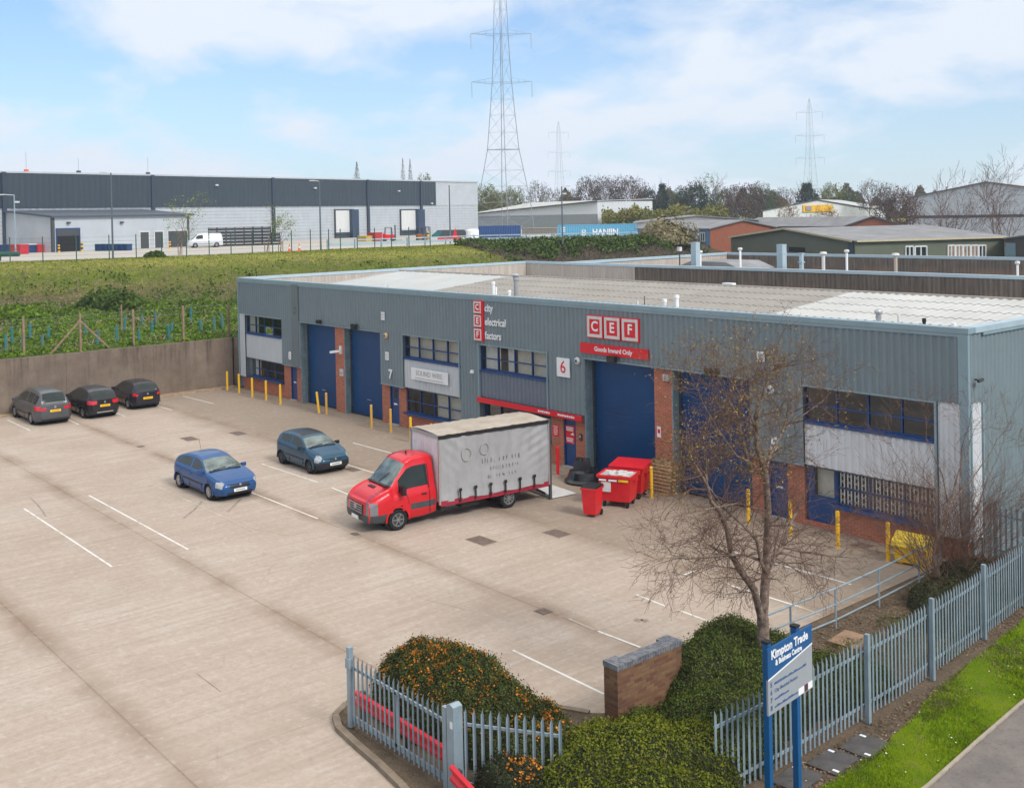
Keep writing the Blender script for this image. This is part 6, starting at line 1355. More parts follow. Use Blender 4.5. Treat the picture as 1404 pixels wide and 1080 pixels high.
scatter('dead_stems', 5000, (-30, -2), (-32, 40), lambda x, y, z, k: (z < 3.4) & (k < -.3), .5, fm_dd, .15, .12, .4)
scatter('bank_scrub', 46000, (-50, -14), (-40, 50), lambda x, y, z, k: (z < 5.9) & (z > 3.0) & (k > .45), .30, fm_dg, .8, .6, .35)
scatter('ivy_on_bank', 60000, (-54, -20), (50, 84), lambda x, y, z, k: (z < 6.6) & (k+(z-5)*.9 > .3), .42, fm_dg, .8, .7, .8)
scatter('bank_brush', 18000, (-54, -14), (48, 84), lambda x, y, z, k: (z < 6.5) & (k < .2), .7, foliage_mat('brush', [(.06, .045, .035), (.12, .09, .065), (.17, .13, .09)]), .2, .12, .8)
def clump(name, u, v, dep, rx, h, mat, label, cat='shrub', n=3000, size=.3, flat=False):
    g_ = D(u, v, dep); z = float(TZ(g_[0], g_[1])); t = empty(name, (g_[0], g_[1], z), 0, label, cat); th = rng.uniform(0, 6.28, n); ph = np.arccos(rng.uniform(-.1, 1, n)); ra = rng.uniform(.55, 1.0, n)*(1+.18*np.sin(th*3)+.12*np.sin(th*7+ph*5))
    P = np.column_stack([np.cos(th)*np.sin(ph)*rx*ra, np.sin(th)*np.sin(ph)*rx*ra, np.cos(ph)*h*ra]); P[:, 2] = np.maximum(P[:, 2], 0); V, F = quads(P, P.copy(), size, rng, .7, .9); np_mesh('foliage', V, F, mat, t)
    mb = MB()
    for k in range(6): a = k*1.05; mb.tube((0, 0, -.2), (math.cos(a)*rx*.5, math.sin(a)*rx*.5, h*.7), .06, .02, n=5)
    mb.build('stems', M['twig'], t); return t
clump('bank_shrub', 146, 398, 91, 2.2, 1.5, fm_dg, 'dark green shrub on the bank, left one of the pair above the braced fence post'); clump('bank_shrub', 170, 403, 89, 1.7, 1.7, fm_dg, 'dark green shrub on the bank, right one of the pair above the braced fence post')
clump('bank_shrub', 20, 425, 84, 2.6, .9, fm_gr, 'low green shrub on the earth bank at the far left'); clump('bank_shrub', 213, 352, 112, 1.0, .6, fm_dg, 'tiny shrub at the foot of the tall lamp post')
clump('pampas_bush', 913, 345, 142, 4.0, 3.2, foliage_mat('straw_bush', [(.16, .13, .06), (.26, .22, .11), (.34, .30, .18)]), 'straw-coloured bush before the blue office block', 'bush', 5000, .5)

# ------------------------------------------------------------------ mesh fence round the service yard
t = empty('mesh_fence', G(222, 352, ZP), 0, 'dark green mesh fence along the top of the grass bank', 'fence'); O_ = np.array(G(222, 352, ZP))
fp = [(-40, 364), (14, 360), (59, 359.5), (105, 358), (150, 356), (187, 355), (222, 353), (256, 352), (287, 350.5), (317, 349.5), (346, 347.5), (374, 347), (400, 346), (426, 345), (451, 344), (467, 344), (490, 343), (514, 342), (537, 341.5), (561, 341), (590, 340)]
FP = []
for u, v in fp:
    g_ = G(u, v, ZP); FP.append(g_); mb = MB(); x, y = g_[0]-O_[0], g_[1]-O_[1]; mb.bx(x-.04, x+.04, y-.04, y+.04, -.1, 2.5); mb.build('post', M['green_paint'], t)
mb = MB()
for a, b in zip(FP, FP[1:]):
    for z in np.linspace(.15, 2.3, 6): mb.tube((a[0]-O_[0], a[1]-O_[1], z), (b[0]-O_[0], b[1]-O_[1], z), .008, n=3, caps=False)
mb.build('mesh_wires', M['green_paint'], t)

# ------------------------------------------------------------------ big warehouse
def hit(u, v, P0, dr):
    """where the view line meets the vertical plane through P0 along dr: distance along it and height"""
    n_ = np.array([-dr[1], dr[0]]); r_ = ray(u, v); tt = ((np.array(P0[:2])-CAM[:2])@n_)/(r_[:2]@n_); q_ = CAM+r_*tt; return float((q_[:2]-np.array(P0[:2]))@dr), float(q_[2])
b_ = 5.0; dA = FPX*b_/50; dB = FPX*b_/31.5; A_ = np.array(D(5, 282, dA)); B2 = np.array(D(655, 284.5, dB)); wdir = (B2-A_)[:2]; wl = float(np.linalg.norm(wdir)); wdir /= wl; wang = math.atan2(wdir[1], wdir[0])
# local frame: x along the wall, -y towards the camera
def wh(u, v): return hit(u, v, A_, wdir)
ZT = (wh(5, 232)[1]+wh(597, 251)[1])/2; ZB = (wh(5, 282)[1]+wh(597, 284)[1])/2; Z0 = ZP-.1
t = empty('warehouse', (float(A_[0]), float(A_[1]), 0), wang, 'huge long warehouse with dark grey upper cladding and silver lower walls', 'building')
sE = wh(597.5, 284)[0]
mb = MB(); mb.bx(-30, wl, .1, 60, Z0, ZT-.15); mb.build('wall', M['grey_metal'], t)
o = corrugated('lower_cladding', (-30, 0, Z0), (1, 0, 0), (0, 0, 1), wl+30, ZB-Z0, 1.2, .03, M['grey_metal'], t)
mb = MB()
for k in range(18):
    z = Z0+.4+k*.55
    if z < ZB-.1: mb.bx(-30, wl, -.055, -.03, z, z+.03)
mb.build('cladding_joints', simple('joint_grey', (.23, .25, .265), .5), t)
o = corrugated('upper_cladding', (-30, -.12, ZB), (1, 0, 0), (0, 0, 1), sE+30, ZT-ZB, .9, .06, simple('charcoal_cladding', (.032, .047, .062), .4, var=.05, scale=.2), t)
o = corrugated('end_cladding', (sE, -.06, ZB), (1, 0, 0), (0, 0, 1), wl-sE, ZT-ZB, 1.2, .03, M['grey_metal'], t)
mb = MB(); mb.bx(-30.2, wl+.2, -.25, .3, ZT-.12, ZT+.12); mb.build('gutter', M['grey_metal'], t)
mb = MB(); mb.prism([(-30, .2, ZT+.05), (wl+.1, .2, ZT+.05), (wl+.1, 30, ZT+1.1), (-30, 30, ZT+1.1)], (0, 0, .1)); mb.build('roof', M['roof_smooth'], t)
for u in (4, 208, 373, 503, 576): s, _ = wh(u, 260); mb = MB(); mb.bx(s-.28, s+.28, -.42, -.13, (ZB-1.3 if u == 208 else Z0), ZT); mb.build('downpipe', simple('navy_pipe', (.03, .045, .07), .4), t)
for ul, ur, vt, vb in ((457.5, 484, 287, 330), (547.5, 575, 287, 329)):
    s0, z1 = wh(ul, vt); s1, _ = wh(ur, vt); z0 = Z0+1.1; w = s1-s0
    mb = MB(); mb.bx(s0, s1, -.35, -.05, Z0, z1); f_ = mb.build('dock_surround', M['darkgrey'], t)
    mb = MB(); mb.bx(s0+.15, s0+w*.72, -.40, -.36, z0, z1-.25); mb.build('dock_door', M['offwhite'], f_)
    mb = MB(); mb.bx(s0-.1, s0+w*.75, -.55, -.36, z0-.25, z0+.1); mb.bx(s0+w*.72, s1+.3, -1.2, -.36, Z0, z1-.1); mb.build('dock_leveller', simple('dock_navy', (.03, .05, .09), .5), f_)
for u, v in ((295, 254), (430, 258), (545, 262), (590, 279)): s, z = wh(u, v); mb = MB(); mb.box((s, -.4, z), (.5, .3, .25)); mb.build('floodlight', M['offwhite'], t)
# thin lightning rods and small vents on the roof edge
for u, v0, v1, lb in ((38, 231, 208, 'thin roof mast with an orange base on the warehouse roof at far left'), (110, 234, 217, 'short thin roof mast on the warehouse, second from the left'), (205, 236, 216, 'thin roof mast on the warehouse near the tall lamp post')):
    s, z = wh(u, v1); p_ = A_[:2]+wdir*s; o2 = empty('roof_mast', (float(p_[0]), float(p_[1]), ZT), wang, lb, 'mast'); mb = MB(); mb.tube((0, .5, 0), (0, .5, z-ZT), .03, n=5); mb.build('rod', M['steel'], o2); mb = MB(); mb.box((0, .5, .25), (.5, .4, .4)); mb.build('base', M['orange'] if u == 38 else M['darkgrey'], o2)
# lean-to annexe
nrm = np.array([wdir[1], -wdir[0]]);  # towards the camera
kk = 12.0
for _ in range(30):
    Pt = A_[:2]+nrm*kk; dd = np.array([Pt[0], Pt[1], 9.0])-CAM; uu = PXC+FPX*(dd@_r)/(dd@_fw); kk += (72-uu)*.08
FA = A_[:2]+nrm*kk; hx = lambda u, v: hit(u, v, FA, wdir); ZA = hx(72, 298.5)[1]; sR = hx(258, 320)[0]
t = empty('warehouse_annexe', (float(FA[0]), float(FA[1]), 0), wang, 'low silver lean-to annexe with an open loading door at the left end of the warehouse', 'building'); ZW = ZA+.9
mb = MB(); mb.prism([(0, 0, Z0), (0, kk-.2, Z0), (0, kk-.2, ZW), (0, 0, ZA)], (sR, 0, 0)); mb.build('wall', M['grey_metal'], t)
mb = MB(); mb.prism([(-.3, -.4, ZA), (-.3, kk-.15, ZW+.05), (-.3, kk-.15, ZW+.25), (-.3, -.4, ZA+.25)], (sR+1.2, 0, 0)); mb.build('roof', simple('navy_edge', (.06, .075, .10), .5), t)
mb = MB(); mb.bx(-.08, .3, -.06, .3, Z0, ZA); mb.bx(sR-.15, sR+.15, -.1, .1, Z0, ZA); mb.build('corner_post', M['darkgrey'], t)
for ul, ur, vt, vb, mt, nm in ((77.5, 109, 314.5, 346, 'dark', 'loading_door'), (191.8, 204, 318.5, 340.5, 'darkgrey', 'window'), (211.7, 223.5, 318, 340, 'darkgrey', 'window'), (230, 257, 317, 341, 'darkgrey', 'door')):
    s0, z1 = hx(ul, vt); s1, z0 = hx(ur, vb); z0 = max(z0, Z0+.03) if nm != 'window' else z0; mb = MB(); mb.bx(s0, s1, -.05, -.01, z0, z1); f_ = mb.build(nm, M[mt], t)
    mb = MB(); w = .14; mb.bx(s0-w, s0, -.10, 0, z0, z1+w); mb.bx(s1, s1+w, -.10, 0, z0, z1+w); mb.bx(s0, s1, -.10, 0, z1, z1+w); mb.build('frame', M['blue'] if nm == 'loading_door' else M['offwhite'], f_)
    if nm == 'loading_door': mb = MB(); mb.bx(s0, s1, -.07, -.055, z1-.9, z1); mb.build('rolled_shutter', M['darkgrey'], f_)
for u, v in ((93, 305.5), (166, 305)): s, z = hx(u, v); mb = MB(); mb.box((s, -.2, z), (.45, .3, .25)); mb.build('floodlight', M['darkgrey'], t)

# ------------------------------------------------------------------ things standing in the service yard
def gz(u, v): return G(u, v, ZP)
def sbox(name, u0, u1, vt, vb, dp, mat, label, cat, rib=None, lid=None, group=None):
    a, b = np.array(gz(u0, vb)), np.array(gz(u1, vb)); w = float(np.linalg.norm(b-a)); ang = math.atan2(b[1]-a[1], b[0]-a[0]); dep = float((a-CAM)@_fw); h = (vb-vt)*dep/FPX
    t = empty(name, tuple((a+b)/2), ang, label, cat, group); mb = MB(); mb.box((0, dp/2, h/2), (w, dp, h), top=(1, 1)); 
    mb.build('body', mat, t); mb = MB()
    for k in range(max(2, int(w/.6))+1): x = -w/2+w*k/max(2, int(w/.6)); mb.bx(x-.05, x+.05, -.06, 0, 0, h)
    mb.bx(-w/2-.04, w/2+.04, -.08, dp+.04, h-.08, h+.04); mb.build('frame', rib or mat, t); return t, w, h
dkblue = simple('dark_blue_bin', (.012, .045, .13), .5); mred = simple('red_box', (.45, .02, .03), .5)
sbox('storage_crate', 0, 13, 336, 347, 1.2, dkblue, 'blue storage crate at the very left of the service yard', 'crate'); sbox('storage_crate', 14, 28, 336, 349, 1.2, mred, 'red storage crate, left of the blue and white one', 'crate')
sbox('storage_crate', 29, 39, 335, 347, 1.2, dkblue, 'blue crate between two red crates', 'crate', M['offwhite']); sbox('storage_crate', 40, 52, 336, 346.5, 1.2, mred, 'red storage crate nearest the annexe', 'crate')
for k in range(6): sbox('refuse_bin', 131+k*7.4, 137.5+k*7.4, 335, 344.5-k*.12, .8, dkblue, 'dark blue refuse bin in the row along the annexe wall, %s' % ('leftmost', 'second from the left', 'left of the middle', 'right of the middle', 'second from the right', 'rightmost')[k], 'bin', group='refuse bins along the annexe')
mb_black = M['black']
for k, (u, vb, vt) in enumerate(((81, 347, 335.5), (112.5, 346, 332), (233, 342, 331), (587, 332, 317))):
    g_ = gz(u, vb); h = (vb-vt)*float((np.array(g_)-CAM)@_fw)/FPX; t = empty('bollard', g_, 0, ('yellow and black bollard left of the annexe loading door', 'yellow and black bollard right of the annexe loading door', 'yellow and black bollard by the annexe end door', 'yellow and black bollard by the right loading dock')[k], 'bollard')
    mb = MB(); mb.tube((0, 0, 0), (0, 0, h), .13, n=10); mb.build('post', M['yellow'], t); mb = MB(); mb.tube((0, 0, h*.3), (0, 0, h*.5), .14, n=10); mb.tube((0, 0, h*.7), (0, 0, h*.85), .14, n=10); mb.build('bands', M['black'], t)
# stacks of black stillages
for k in range(8):
    u0 = 286+k*12.4; a, b = np.array(G(u0, 338.5-k*.35, ZP)), np.array(G(u0+11.4, 338.2-k*.35, ZP)); w = float(np.linalg.norm(b-a)); ang = math.atan2(b[1]-a[1], b[0]-a[0])
    t = empty('stillage_stack', tuple((a+b)/2), ang, 'tall stack of black steel stillages beside the white van, %s' % ('first from the van', 'second from the van', 'third from the van', 'fourth from the van', 'fifth from the van', 'sixth from the van', 'seventh from the van', 'farthest from the van')[k], 'stillage', 'stacks of black stillages'); n = 6 if k < 7 else 4
    for j in range(n):
        z = j*.46; mb = MB()
        for x in (-w/2, w/2):
            for y in (0, 1.1): mb.bx(x-.04, x+.04, y-.04, y+.04, z, z+.44)
        mb.bx(-w/2, w/2, 0, 1.1, z+.02, z+.28); mb.bar((-w/2, 0, z+.42), (w/2, 0, z+.42), .04, .04); mb.bar((-w/2, 1.1, z+.42), (w/2, 1.1, z+.42), .04, .04); mb.build('stillage', M['black'], t)
# forklifts
def forklift(u, v, ang, label, s=1.0, mat=None):
    t = empty('forklift', gz(u, v), ang, label, 'forklift'); mb = MB(); mb.box((0, 0, .65*s), (1.7*s, 1.1*s, .8*s)); mb.box((-.65*s, 0, 1.0*s), (.5*s, 1.1*s, .5*s), top=(.7, 1)); mb.build('chassis', mat or M['red'], t)
    mb = MB(); 
    for x in (-.6, .55):
        for y in (-.5, .5): mb.bar((x*s, y*s, 1.0*s), (x*s*.8, y*s, 2.1*s), .07, .07)
    mb.bx(-.55*s, .5*s, -.52*s, .52*s, 2.08*s, 2.15*s); mb.build('overhead_guard', M['black'], t)
    mb = MB()
    for y in (-.35, .35): mb.bx(.95*s, 1.07*s, (y-.06)*s, (y+.06)*s, .1*s, 2.5*s)
    mb.bx(.96*s, 1.04*s, -.4*s, .4*s, 2.35*s, 2.45*s); mb.bx(1.05*s, 1.1*s, -.45*s, .45*s, .3*s, .8*s); mb.build('mast', M['darkgrey'], t); mb = MB()
    for y in (-.3, .3): mb.bx(1.05*s, 2.1*s, (y-.05)*s, (y+.05)*s, .12*s, .17*s)
    mb.build('forks', M['darkgrey'], t)
    for x in (-.6, .6):
        for y in (-.5, .5): mb = MB(); mb.tube((x*s, (y-.1)*s, .3*s), (x*s, (y+.1)*s, .3*s), .3*s, n=12); mb.build('wheel', M['rubber'], t)
forklift(533, 331, R(50), 'red forklift with raised mast between the two loading docks'); forklift(579, 331, R(20), 'orange-brown forklift just right of the right-hand dock', .9, simple('orange_forklift', (.35, .13, .03), .5))
sbox('skip', 504, 515, 319.5, 331, 1.4, mred, 'red steel box beside the left loading dock', 'skip'); sbox('wood_crate', 490, 502.5, 324, 331.5, 1.2, simple('yellow_wood', (.5, .35, .06), .6), 'yellow wooden crate left of the red steel box', 'crate')
# dark lidded skip
g_ = gz(618, 330); t = empty('covered_skip', g_, math.atan2(_r[1], _r[0]), 'dark covered skip with teal end and red base right of the dock', 'skip'); mb = MB(); mb.prism([(-2.6, -1, .5), (2.6, -1, .5), (2.7, -1, 1.0), (2.0, -1, 1.6), (-1.9, -1, 1.6), (-2.7, -1, .9)], (0, 2.2, 0)); mb.build('cover', M['darkgrey'], t)
mb = MB(); mb.prism([(-2.75, -1.05, .5), (-1.7, -1.05, .5), (-1.2, -1.05, 1.5), (-1.9, -1.05, 1.5), (-2.8, -1.05, .9)], (0, .04, 0)); mb.build('teal_end', simple('teal_panel', (.02, .13, .14), .5), t); mb = MB(); mb.bx(-1.9, 1.6, -1.1, 1.1, .05, .5); mb.prism([(.3, -1.08, .5), (.8, -1.08, 1.9), (1.1, -1.08, .5)], (0, .06, 0)); mb.build('base', M['red'], t)
g_ = gz(648, 330); t = empty('white_tank', g_, 0, 'small white liquid tank left of the dark blue container', 'tank'); mb = MB(); mb.lathe((0, 0, 0), [(.9, 0), (.95, .1), (.95, 1.5), (.8, 1.7), (.02, 1.75)], 14); mb.build('shell', M['white'], t); mb = MB(); mb.box((0, 0, .0), (2, 2, .2)); mb.build('base', M['darkgrey'], t)
for u, v in ((397, 346), (410.5, 345)):
    t = empty('traffic_cone', gz(u, v), 0, 'orange traffic cone, %s of the pair behind the mesh fence' % ('left' if u < 400 else 'right'), 'cone'); mb = MB(); mb.lathe((0, 0, 0), [(.28, 0), (.28, .05), (.18, .06), (.03, .95), (.001, .96)], 10); mb.build('cone', M['orange'], t); mb = MB(); mb.lathe((0, 0, 0), [(.135, .42), (.10, .62)], 10); mb.build('band', M['white'], t)
# dark green tubular gate arm at the left edge
t = empty('height_barrier', G(0, 362, ZP-.3), math.atan2(_r[1], _r[0]), 'dark green tubular barrier arm at the left edge of the grass', 'barrier'); mb = MB(); mb.tube((-3, 0, 1.0), (2.0, 0, 1.0), .26, n=12); mb.build('arm', M['green_paint'], t); mb = MB(); mb.bx(-.1, .1, -.1, .1, 0, 1.0); mb.bar((-.6, 0, 1.2), (1.8, 0, 1.5), .06, .06); mb.build('stand', M['green_paint'], t)
# white van
topv = [(-2.3, 1.5), (-2.25, 1.85), (-2.1, 1.95), (0, 2.0), (.9, 1.92), (1.1, 1.80), (1.65, 1.25), (1.8, 1.15), (2.2, .95), (2.3, .7)]; beltv = [(-2.3, 1.1), (1.6, 1.1), (1.8, 1.1), (2.3, .6)]
def fn_v(x, y, z, r):
    if r == 'end': return None if x > 0 else ('rear_window' if (1.3 < z < 1.75 and y < .7) else ('tail_light' if y > .7 and .8 < z < 1.2 else None))
    if r in ('top', 'edge') and 1.12 < x < 1.64: return 'windscreen'
    if r == 'glassrow' and .35 < x < 1.3 and z < 1.75: return 'side_window'
    return None
gv = gz(281, 339.5); t = car('parked_van', 'white panel van parked between the annexe and the black stillages', (gv[0], gv[1]), math.atan2(-_r[1], -_r[0])+.45, 4.6, 1.9, 2.0, 2.9, paint('white_van_paint', (.62, .63, .64)), topv, beltv, fn_v, {'seams': (.3,), 'mirror': 1.3, 'cowl': 1.7, 'bumper': 'black'}, roh=.7, wr=.33); t.location.z = ZP+.03; t['category'] = 'van'
# lamp posts
def lamp(u, vb, vt, label, mat, arm=0, h=None):
    g_ = gz(u, vb); dep = float((np.array(g_)-CAM)@_fw); h = (vb-vt)*dep/FPX; t = empty('street_lamp', g_, math.atan2(_r[1], _r[0]), label, 'street lamp')
    mb = MB(); mb.tube((0, 0, -.1), (0, 0, h), .11, .07, n=8); mb.build('column', mat, t); mb = MB(); a = arm or -.7; mb.bar((0, 0, h-.05), (a, 0, h+.05), .10, .08); mb.box((a*1.2, 0, h+.03), (.55, .3, .12)); mb.build('lamp_head', M['offwhite'], t)
    if arm: mb = MB(); mb.box((.35, 0, h-.9), (.5, .25, .2)); mb.build('camera_box', M['offwhite'], t)
lamp(21.5, 350, 267, 'silver lamp post with a cranked head at the far left of the service yard', M['steel'], -1.3); lamp(155, 355.5, 237, 'tall dark lamp post in front of the annexe', M['pole']); lamp(440, 344, 248, 'dark lamp post in front of the warehouse left of the docks', M['pole'])
lamp(617.5, 334, 254, 'dark lamp post near the silver right end of the warehouse', M['pole'], .7); lamp(771.5, 333, 256, 'dark lamp post in front of the light blue container', M['pole'], .7)
# young staked trees
def young(u, v, h, label, mat):
    g_ = gz(u, v); t = empty('young_tree', (g_[0], g_[1], float(TZ(g_[0], g_[1]))), 0, label, 'tree'); tt = Tree(int(u)); tt.grow((0, 0, 0), (0, 0, 1), h, .06, 2, .06, 0, 3, .6, .01, .35); tt.mesh('trunk', M['twig'], t); tp = np.array([tuple(p) for p, d in tt.tips]); P = np.repeat(tp, 9, 0)+rng.normal(0, .22, (len(tp)*9, 3)); V, F = quads(P, np.tile([0., 0, 1.], (len(P), 1)), .17, rng, .8, 1); np_mesh('crown', V, F, mat, t)
    mb = MB()
    for x in (-.5, .5): mb.tube((x, 0, 0), (x, 0, 1.3), .05, n=5)
    mb.build('stakes', M['timber'], t)
fm_sp = foliage_mat('spring_leaves', [(.16, .22, .03), (.25, .32, .05), (.33, .38, .09)])
young(247, 350, 5.0, 'young yellow-green staked tree in front of the annexe right end', fm_sp); young(366, 346, 3.6, 'thin young staked tree in front of the black stillages', fm_sp); young(385, 346, 2.8, 'small sparse young tree just right of the thin staked one', fm_sp)
# galvanised roadside barrier on the edge of the plateau
gp = [D(449, 337, 127), D(583, 335, 133), D(650, 331, 139), D(760, 329, 140), D(873, 326, 141)]
t = empty('roadside_barrier', (gp[2][0], gp[2][1], ZP), 0, 'long pale galvanised roadside barrier above the dark bank', 'barrier'); o0 = np.array([gp[2][0], gp[2][1], ZP]); n = 0
for a, b in zip(gp, gp[1:]):
    a, b = np.array([a[0], a[1], ZP])-o0, np.array([b[0], b[1], ZP])-o0; L = float(np.linalg.norm(b-a))
    for z, hh in ((.62, .34), (1.08, .14)): mb = MB(); mb.bar((a[0], a[1], z), (b[0], b[1], z), .06, hh); mb.build('beam', M['coping_light'], t)
    k = 0
    while k*3.4 < L: p_ = a+(b-a)*k*3.4/L; mb = MB(); mb.box((p_[0], p_[1], .55), (.14, .14, 1.3)); mb.build('post', M['steel'], t); k += 1
# shipping containers
def container(u0, u1, vt, dep, mat, label, txt=None):
    a, b = np.array(D(u0, vt, dep)), np.array(D(u1, vt, dep)); w = float(np.linalg.norm((b-a)[:2])); ang = math.atan2(b[1]-a[1], b[0]-a[0]); zt = float((a[2]+b[2])/2); h = 2.6; t = empty('shipping_container', (float(a[0]), float(a[1]), zt-h), ang, label, 'container')
    mb = MB(); mb.bx(0, w, .08, 2.4, 0.05, h-.05); mb.build('body', mat, t); corrugated('side_panel', (.15, .05, .15), (1, 0, 0), (0, 0, 1), w-.3, h-.3, .28, .04, mat, t)
    mb = MB(); mb.bx(0, w, 0, .08, 0, .15); mb.bx(0, w, 0, .08, h-.15, h); mb.bx(0, .15, 0, .1, .15, h-.15); mb.bx(w-.15, w, 0, .1, .15, h-.15); mb.build('frame', mat, t)
    mb = MB()
    for y in (.4, .9, 1.4, 1.9): mb.bx(w+.0, w+.05, y-.03, y+.03, .1, h-.1)
    mb.build('locking_bars', M['offwhite'], t)
    if txt:
        text_obj('lettering', txt, 1.25, M['white'], (w*.60, -.03, h*.52), RXF, t, 'CENTER', .02, .95, bold=.03)
        mb = MB(); x0 = w*.325
        for k in range(10): a0, a1 = k*.6283, (k+1)*.6283; mb.bar((x0+.42*math.cos(a0), -.02, h*.52+.42*math.sin(a0)), (x0+.42*math.cos(a1), -.02, h*.52+.42*math.sin(a1)), .02, .10)
        mb.bx(x0-.26, x0-.16, -.035, -.01, h*.40, h*.64); mb.bx(x0+.16, x0+.26, -.035, -.01, h*.40, h*.64); mb.bx(x0-.16, x0+.16, -.035, -.01, h*.49, h*.55); mb.build('emblem', M['white'], t)
        mb = MB()
        for k in range(3): mb.bx(.5, 1.1, -.03, -.01, 1.5+k*.3, 1.65+k*.3)
        mb.build('markings', M['white'], t)
container(656, 714, 309.5, 176, simple('navy_container', (.015, .06, .19), .5, dirt=.1), 'dark blue shipping container beneath the big pylon'); container(765, 873, 307.5, 168, simple('sky_blue_container', (.10, .33, .50), .5, dirt=.1), 'light blue shipping container lettered in white behind the roadside barrier', 'HANJIN')

# ------------------------------------------------------------------ building behind ours
def PYp(u, v, Y): r_ = ray(u, v); k = (Y-CAM[1])/r_[1]; q_ = CAM+r_*k; return (float(q_[0]), Y, float(q_[2]))
t = empty('rear_industrial_unit', (3.4, 23.75, 0), 0, 'second flat-topped industrial block right behind the terrace, seen over its roof', 'building'); LX_, LY_ = 60.0, 18.9
mb = MB(); mb.bx(0, LX_, 0, .22, 0, 6.55); mb.bx(0, .22, .22, LY_-.22, 0, 6.55); mb.bx(0, LX_, LY_-.22, LY_, 0, 6.55); mb.bx(LX_-.22, LX_, .22, LY_-.22, 0, 6.55); mb.build('wall', M['clad'], t)
mb = MB(); mb.bx(-.05, LX_+.05, -.03, .27, 6.552, 6.74); mb.build('coping', M['coping'], t)
mb = MB(); mb.bx(-.05, .27, .271, LY_-.28, 6.552, 6.745); mb.bx(-.05, LX_+.05, LY_-.279, LY_+.04, 6.552, 6.75); mb.build('coping', M['coping_light'], t)
corrugated('parapet_lining', (.24, .25, 5.0), (0, 1, 0), (0, 0, 1), LY_-.5, 1.5, .25, .04, M['lining'], t); corrugated('parapet_lining', (.3, LY_-.26, 5.0), (1, 0, 0), (0, 0, 1), LX_-.6, 1.5, .25, .04, M['lining_dark'], t)
for a, za, b, zb in ((.3, 5.3, LY_/2, 6.02), (LY_/2, 6.02, LY_-.3, 5.3)):
    V = []; k = int(LX_/.4)
    for i in range(k*2+1): x = .3+i*(LX_-.6)/(k*2); am = .05*(i % 2); V += [(x, a, za+am), (x, b, zb+am)]
    np_mesh('roof', V, [(2*i, 2*i+2, 2*i+3, 2*i+1) for i in range(k*2)], M['roof_tan'], t)
mb = MB(); mb.bx(4, 12, 6.0, 9.2, 5.9, 6.0); mb.build('rooflight', M['roof_white'], t); mb = MB(); mb.prism([(2.0, 10, 5.9), (3.6, 10, 6.45), (7, 10, 6.45), (8.5, 10, 5.9)], (0, 4, 0)); mb.build('roof_hood', M['roof_grey'], t)
def duct(u, vb, vt, w, mat, label, cap=None, Y=27.0):
    a = PYp(u, vb, Y); b = PYp(u, vt, Y); z0 = 5.3; t = empty('roof_flue', (a[0], Y, z0), 0, label, 'flue'); h = b[2]-z0; mb = MB()
    (mb.box((0, 0, h/2), (w, w, h)) if w > .3 else mb.tube((0, 0, 0), (0, 0, h), w/2, n=8)); mb.build('shaft', mat, t); mb = MB()
    if cap == 'box': mb.box((0, 0, h+.12), (w*2.6, w*2.6, .28))
    elif cap == 'hat': mb.lathe((0, 0, h), [(w*.5, -.1), (w*1.1, 0), (w*.9, .12), (.01, .14)], 10)
    else: mb.box((0, 0, h-.5), (w*1.08, w*1.08, .06)); mb.box((0, 0, h+.02), (w*1.06, w*1.06, .05))
    mb.build('cap', M['offwhite'] if cap else mat, t)
duct(954, 366, 333, .42, M['coping_light'], 'tall square blue-grey duct on the rear roof, left one of two', Y=25.2); duct(1072, 368, 336, .42, M['coping_light'], 'tall square blue-grey duct on the rear roof, right one of two', Y=25.2)
duct(932, 364, 344, .09, M['darkgrey'], 'thin dark flue with a pale box cap left of the tall square duct', 'box', Y=25.4); duct(1099, 370, 348, .28, M['coping_light'], 'short blue-grey flue right of the right-hand square duct', Y=25.2); duct(960, 362, 346, .18, M['white'], 'white cowled flue just right of the left-hand square duct', 'hat', 29)
duct(1015, 357, 342, .16, M['white'], 'thin white flue midway between the two square ducts', 'hat', 33); duct(1129, 362, 348, .22, M['offwhite'], 'short pale flue with a hat, right of the square ducts', 'hat', 30); duct(1161, 358, 345, .16, M['white'], 'slim white flue near the rear parapet', 'hat', 33); duct(1228, 362, 350, .22, M['lining'], 'short tan flue on the rear roof toward the right', 'hat', 30); duct(1395, 366, 361, .14, M['white'], 'tiny white vent on the rear roof at the right edge', 'hat', 33)

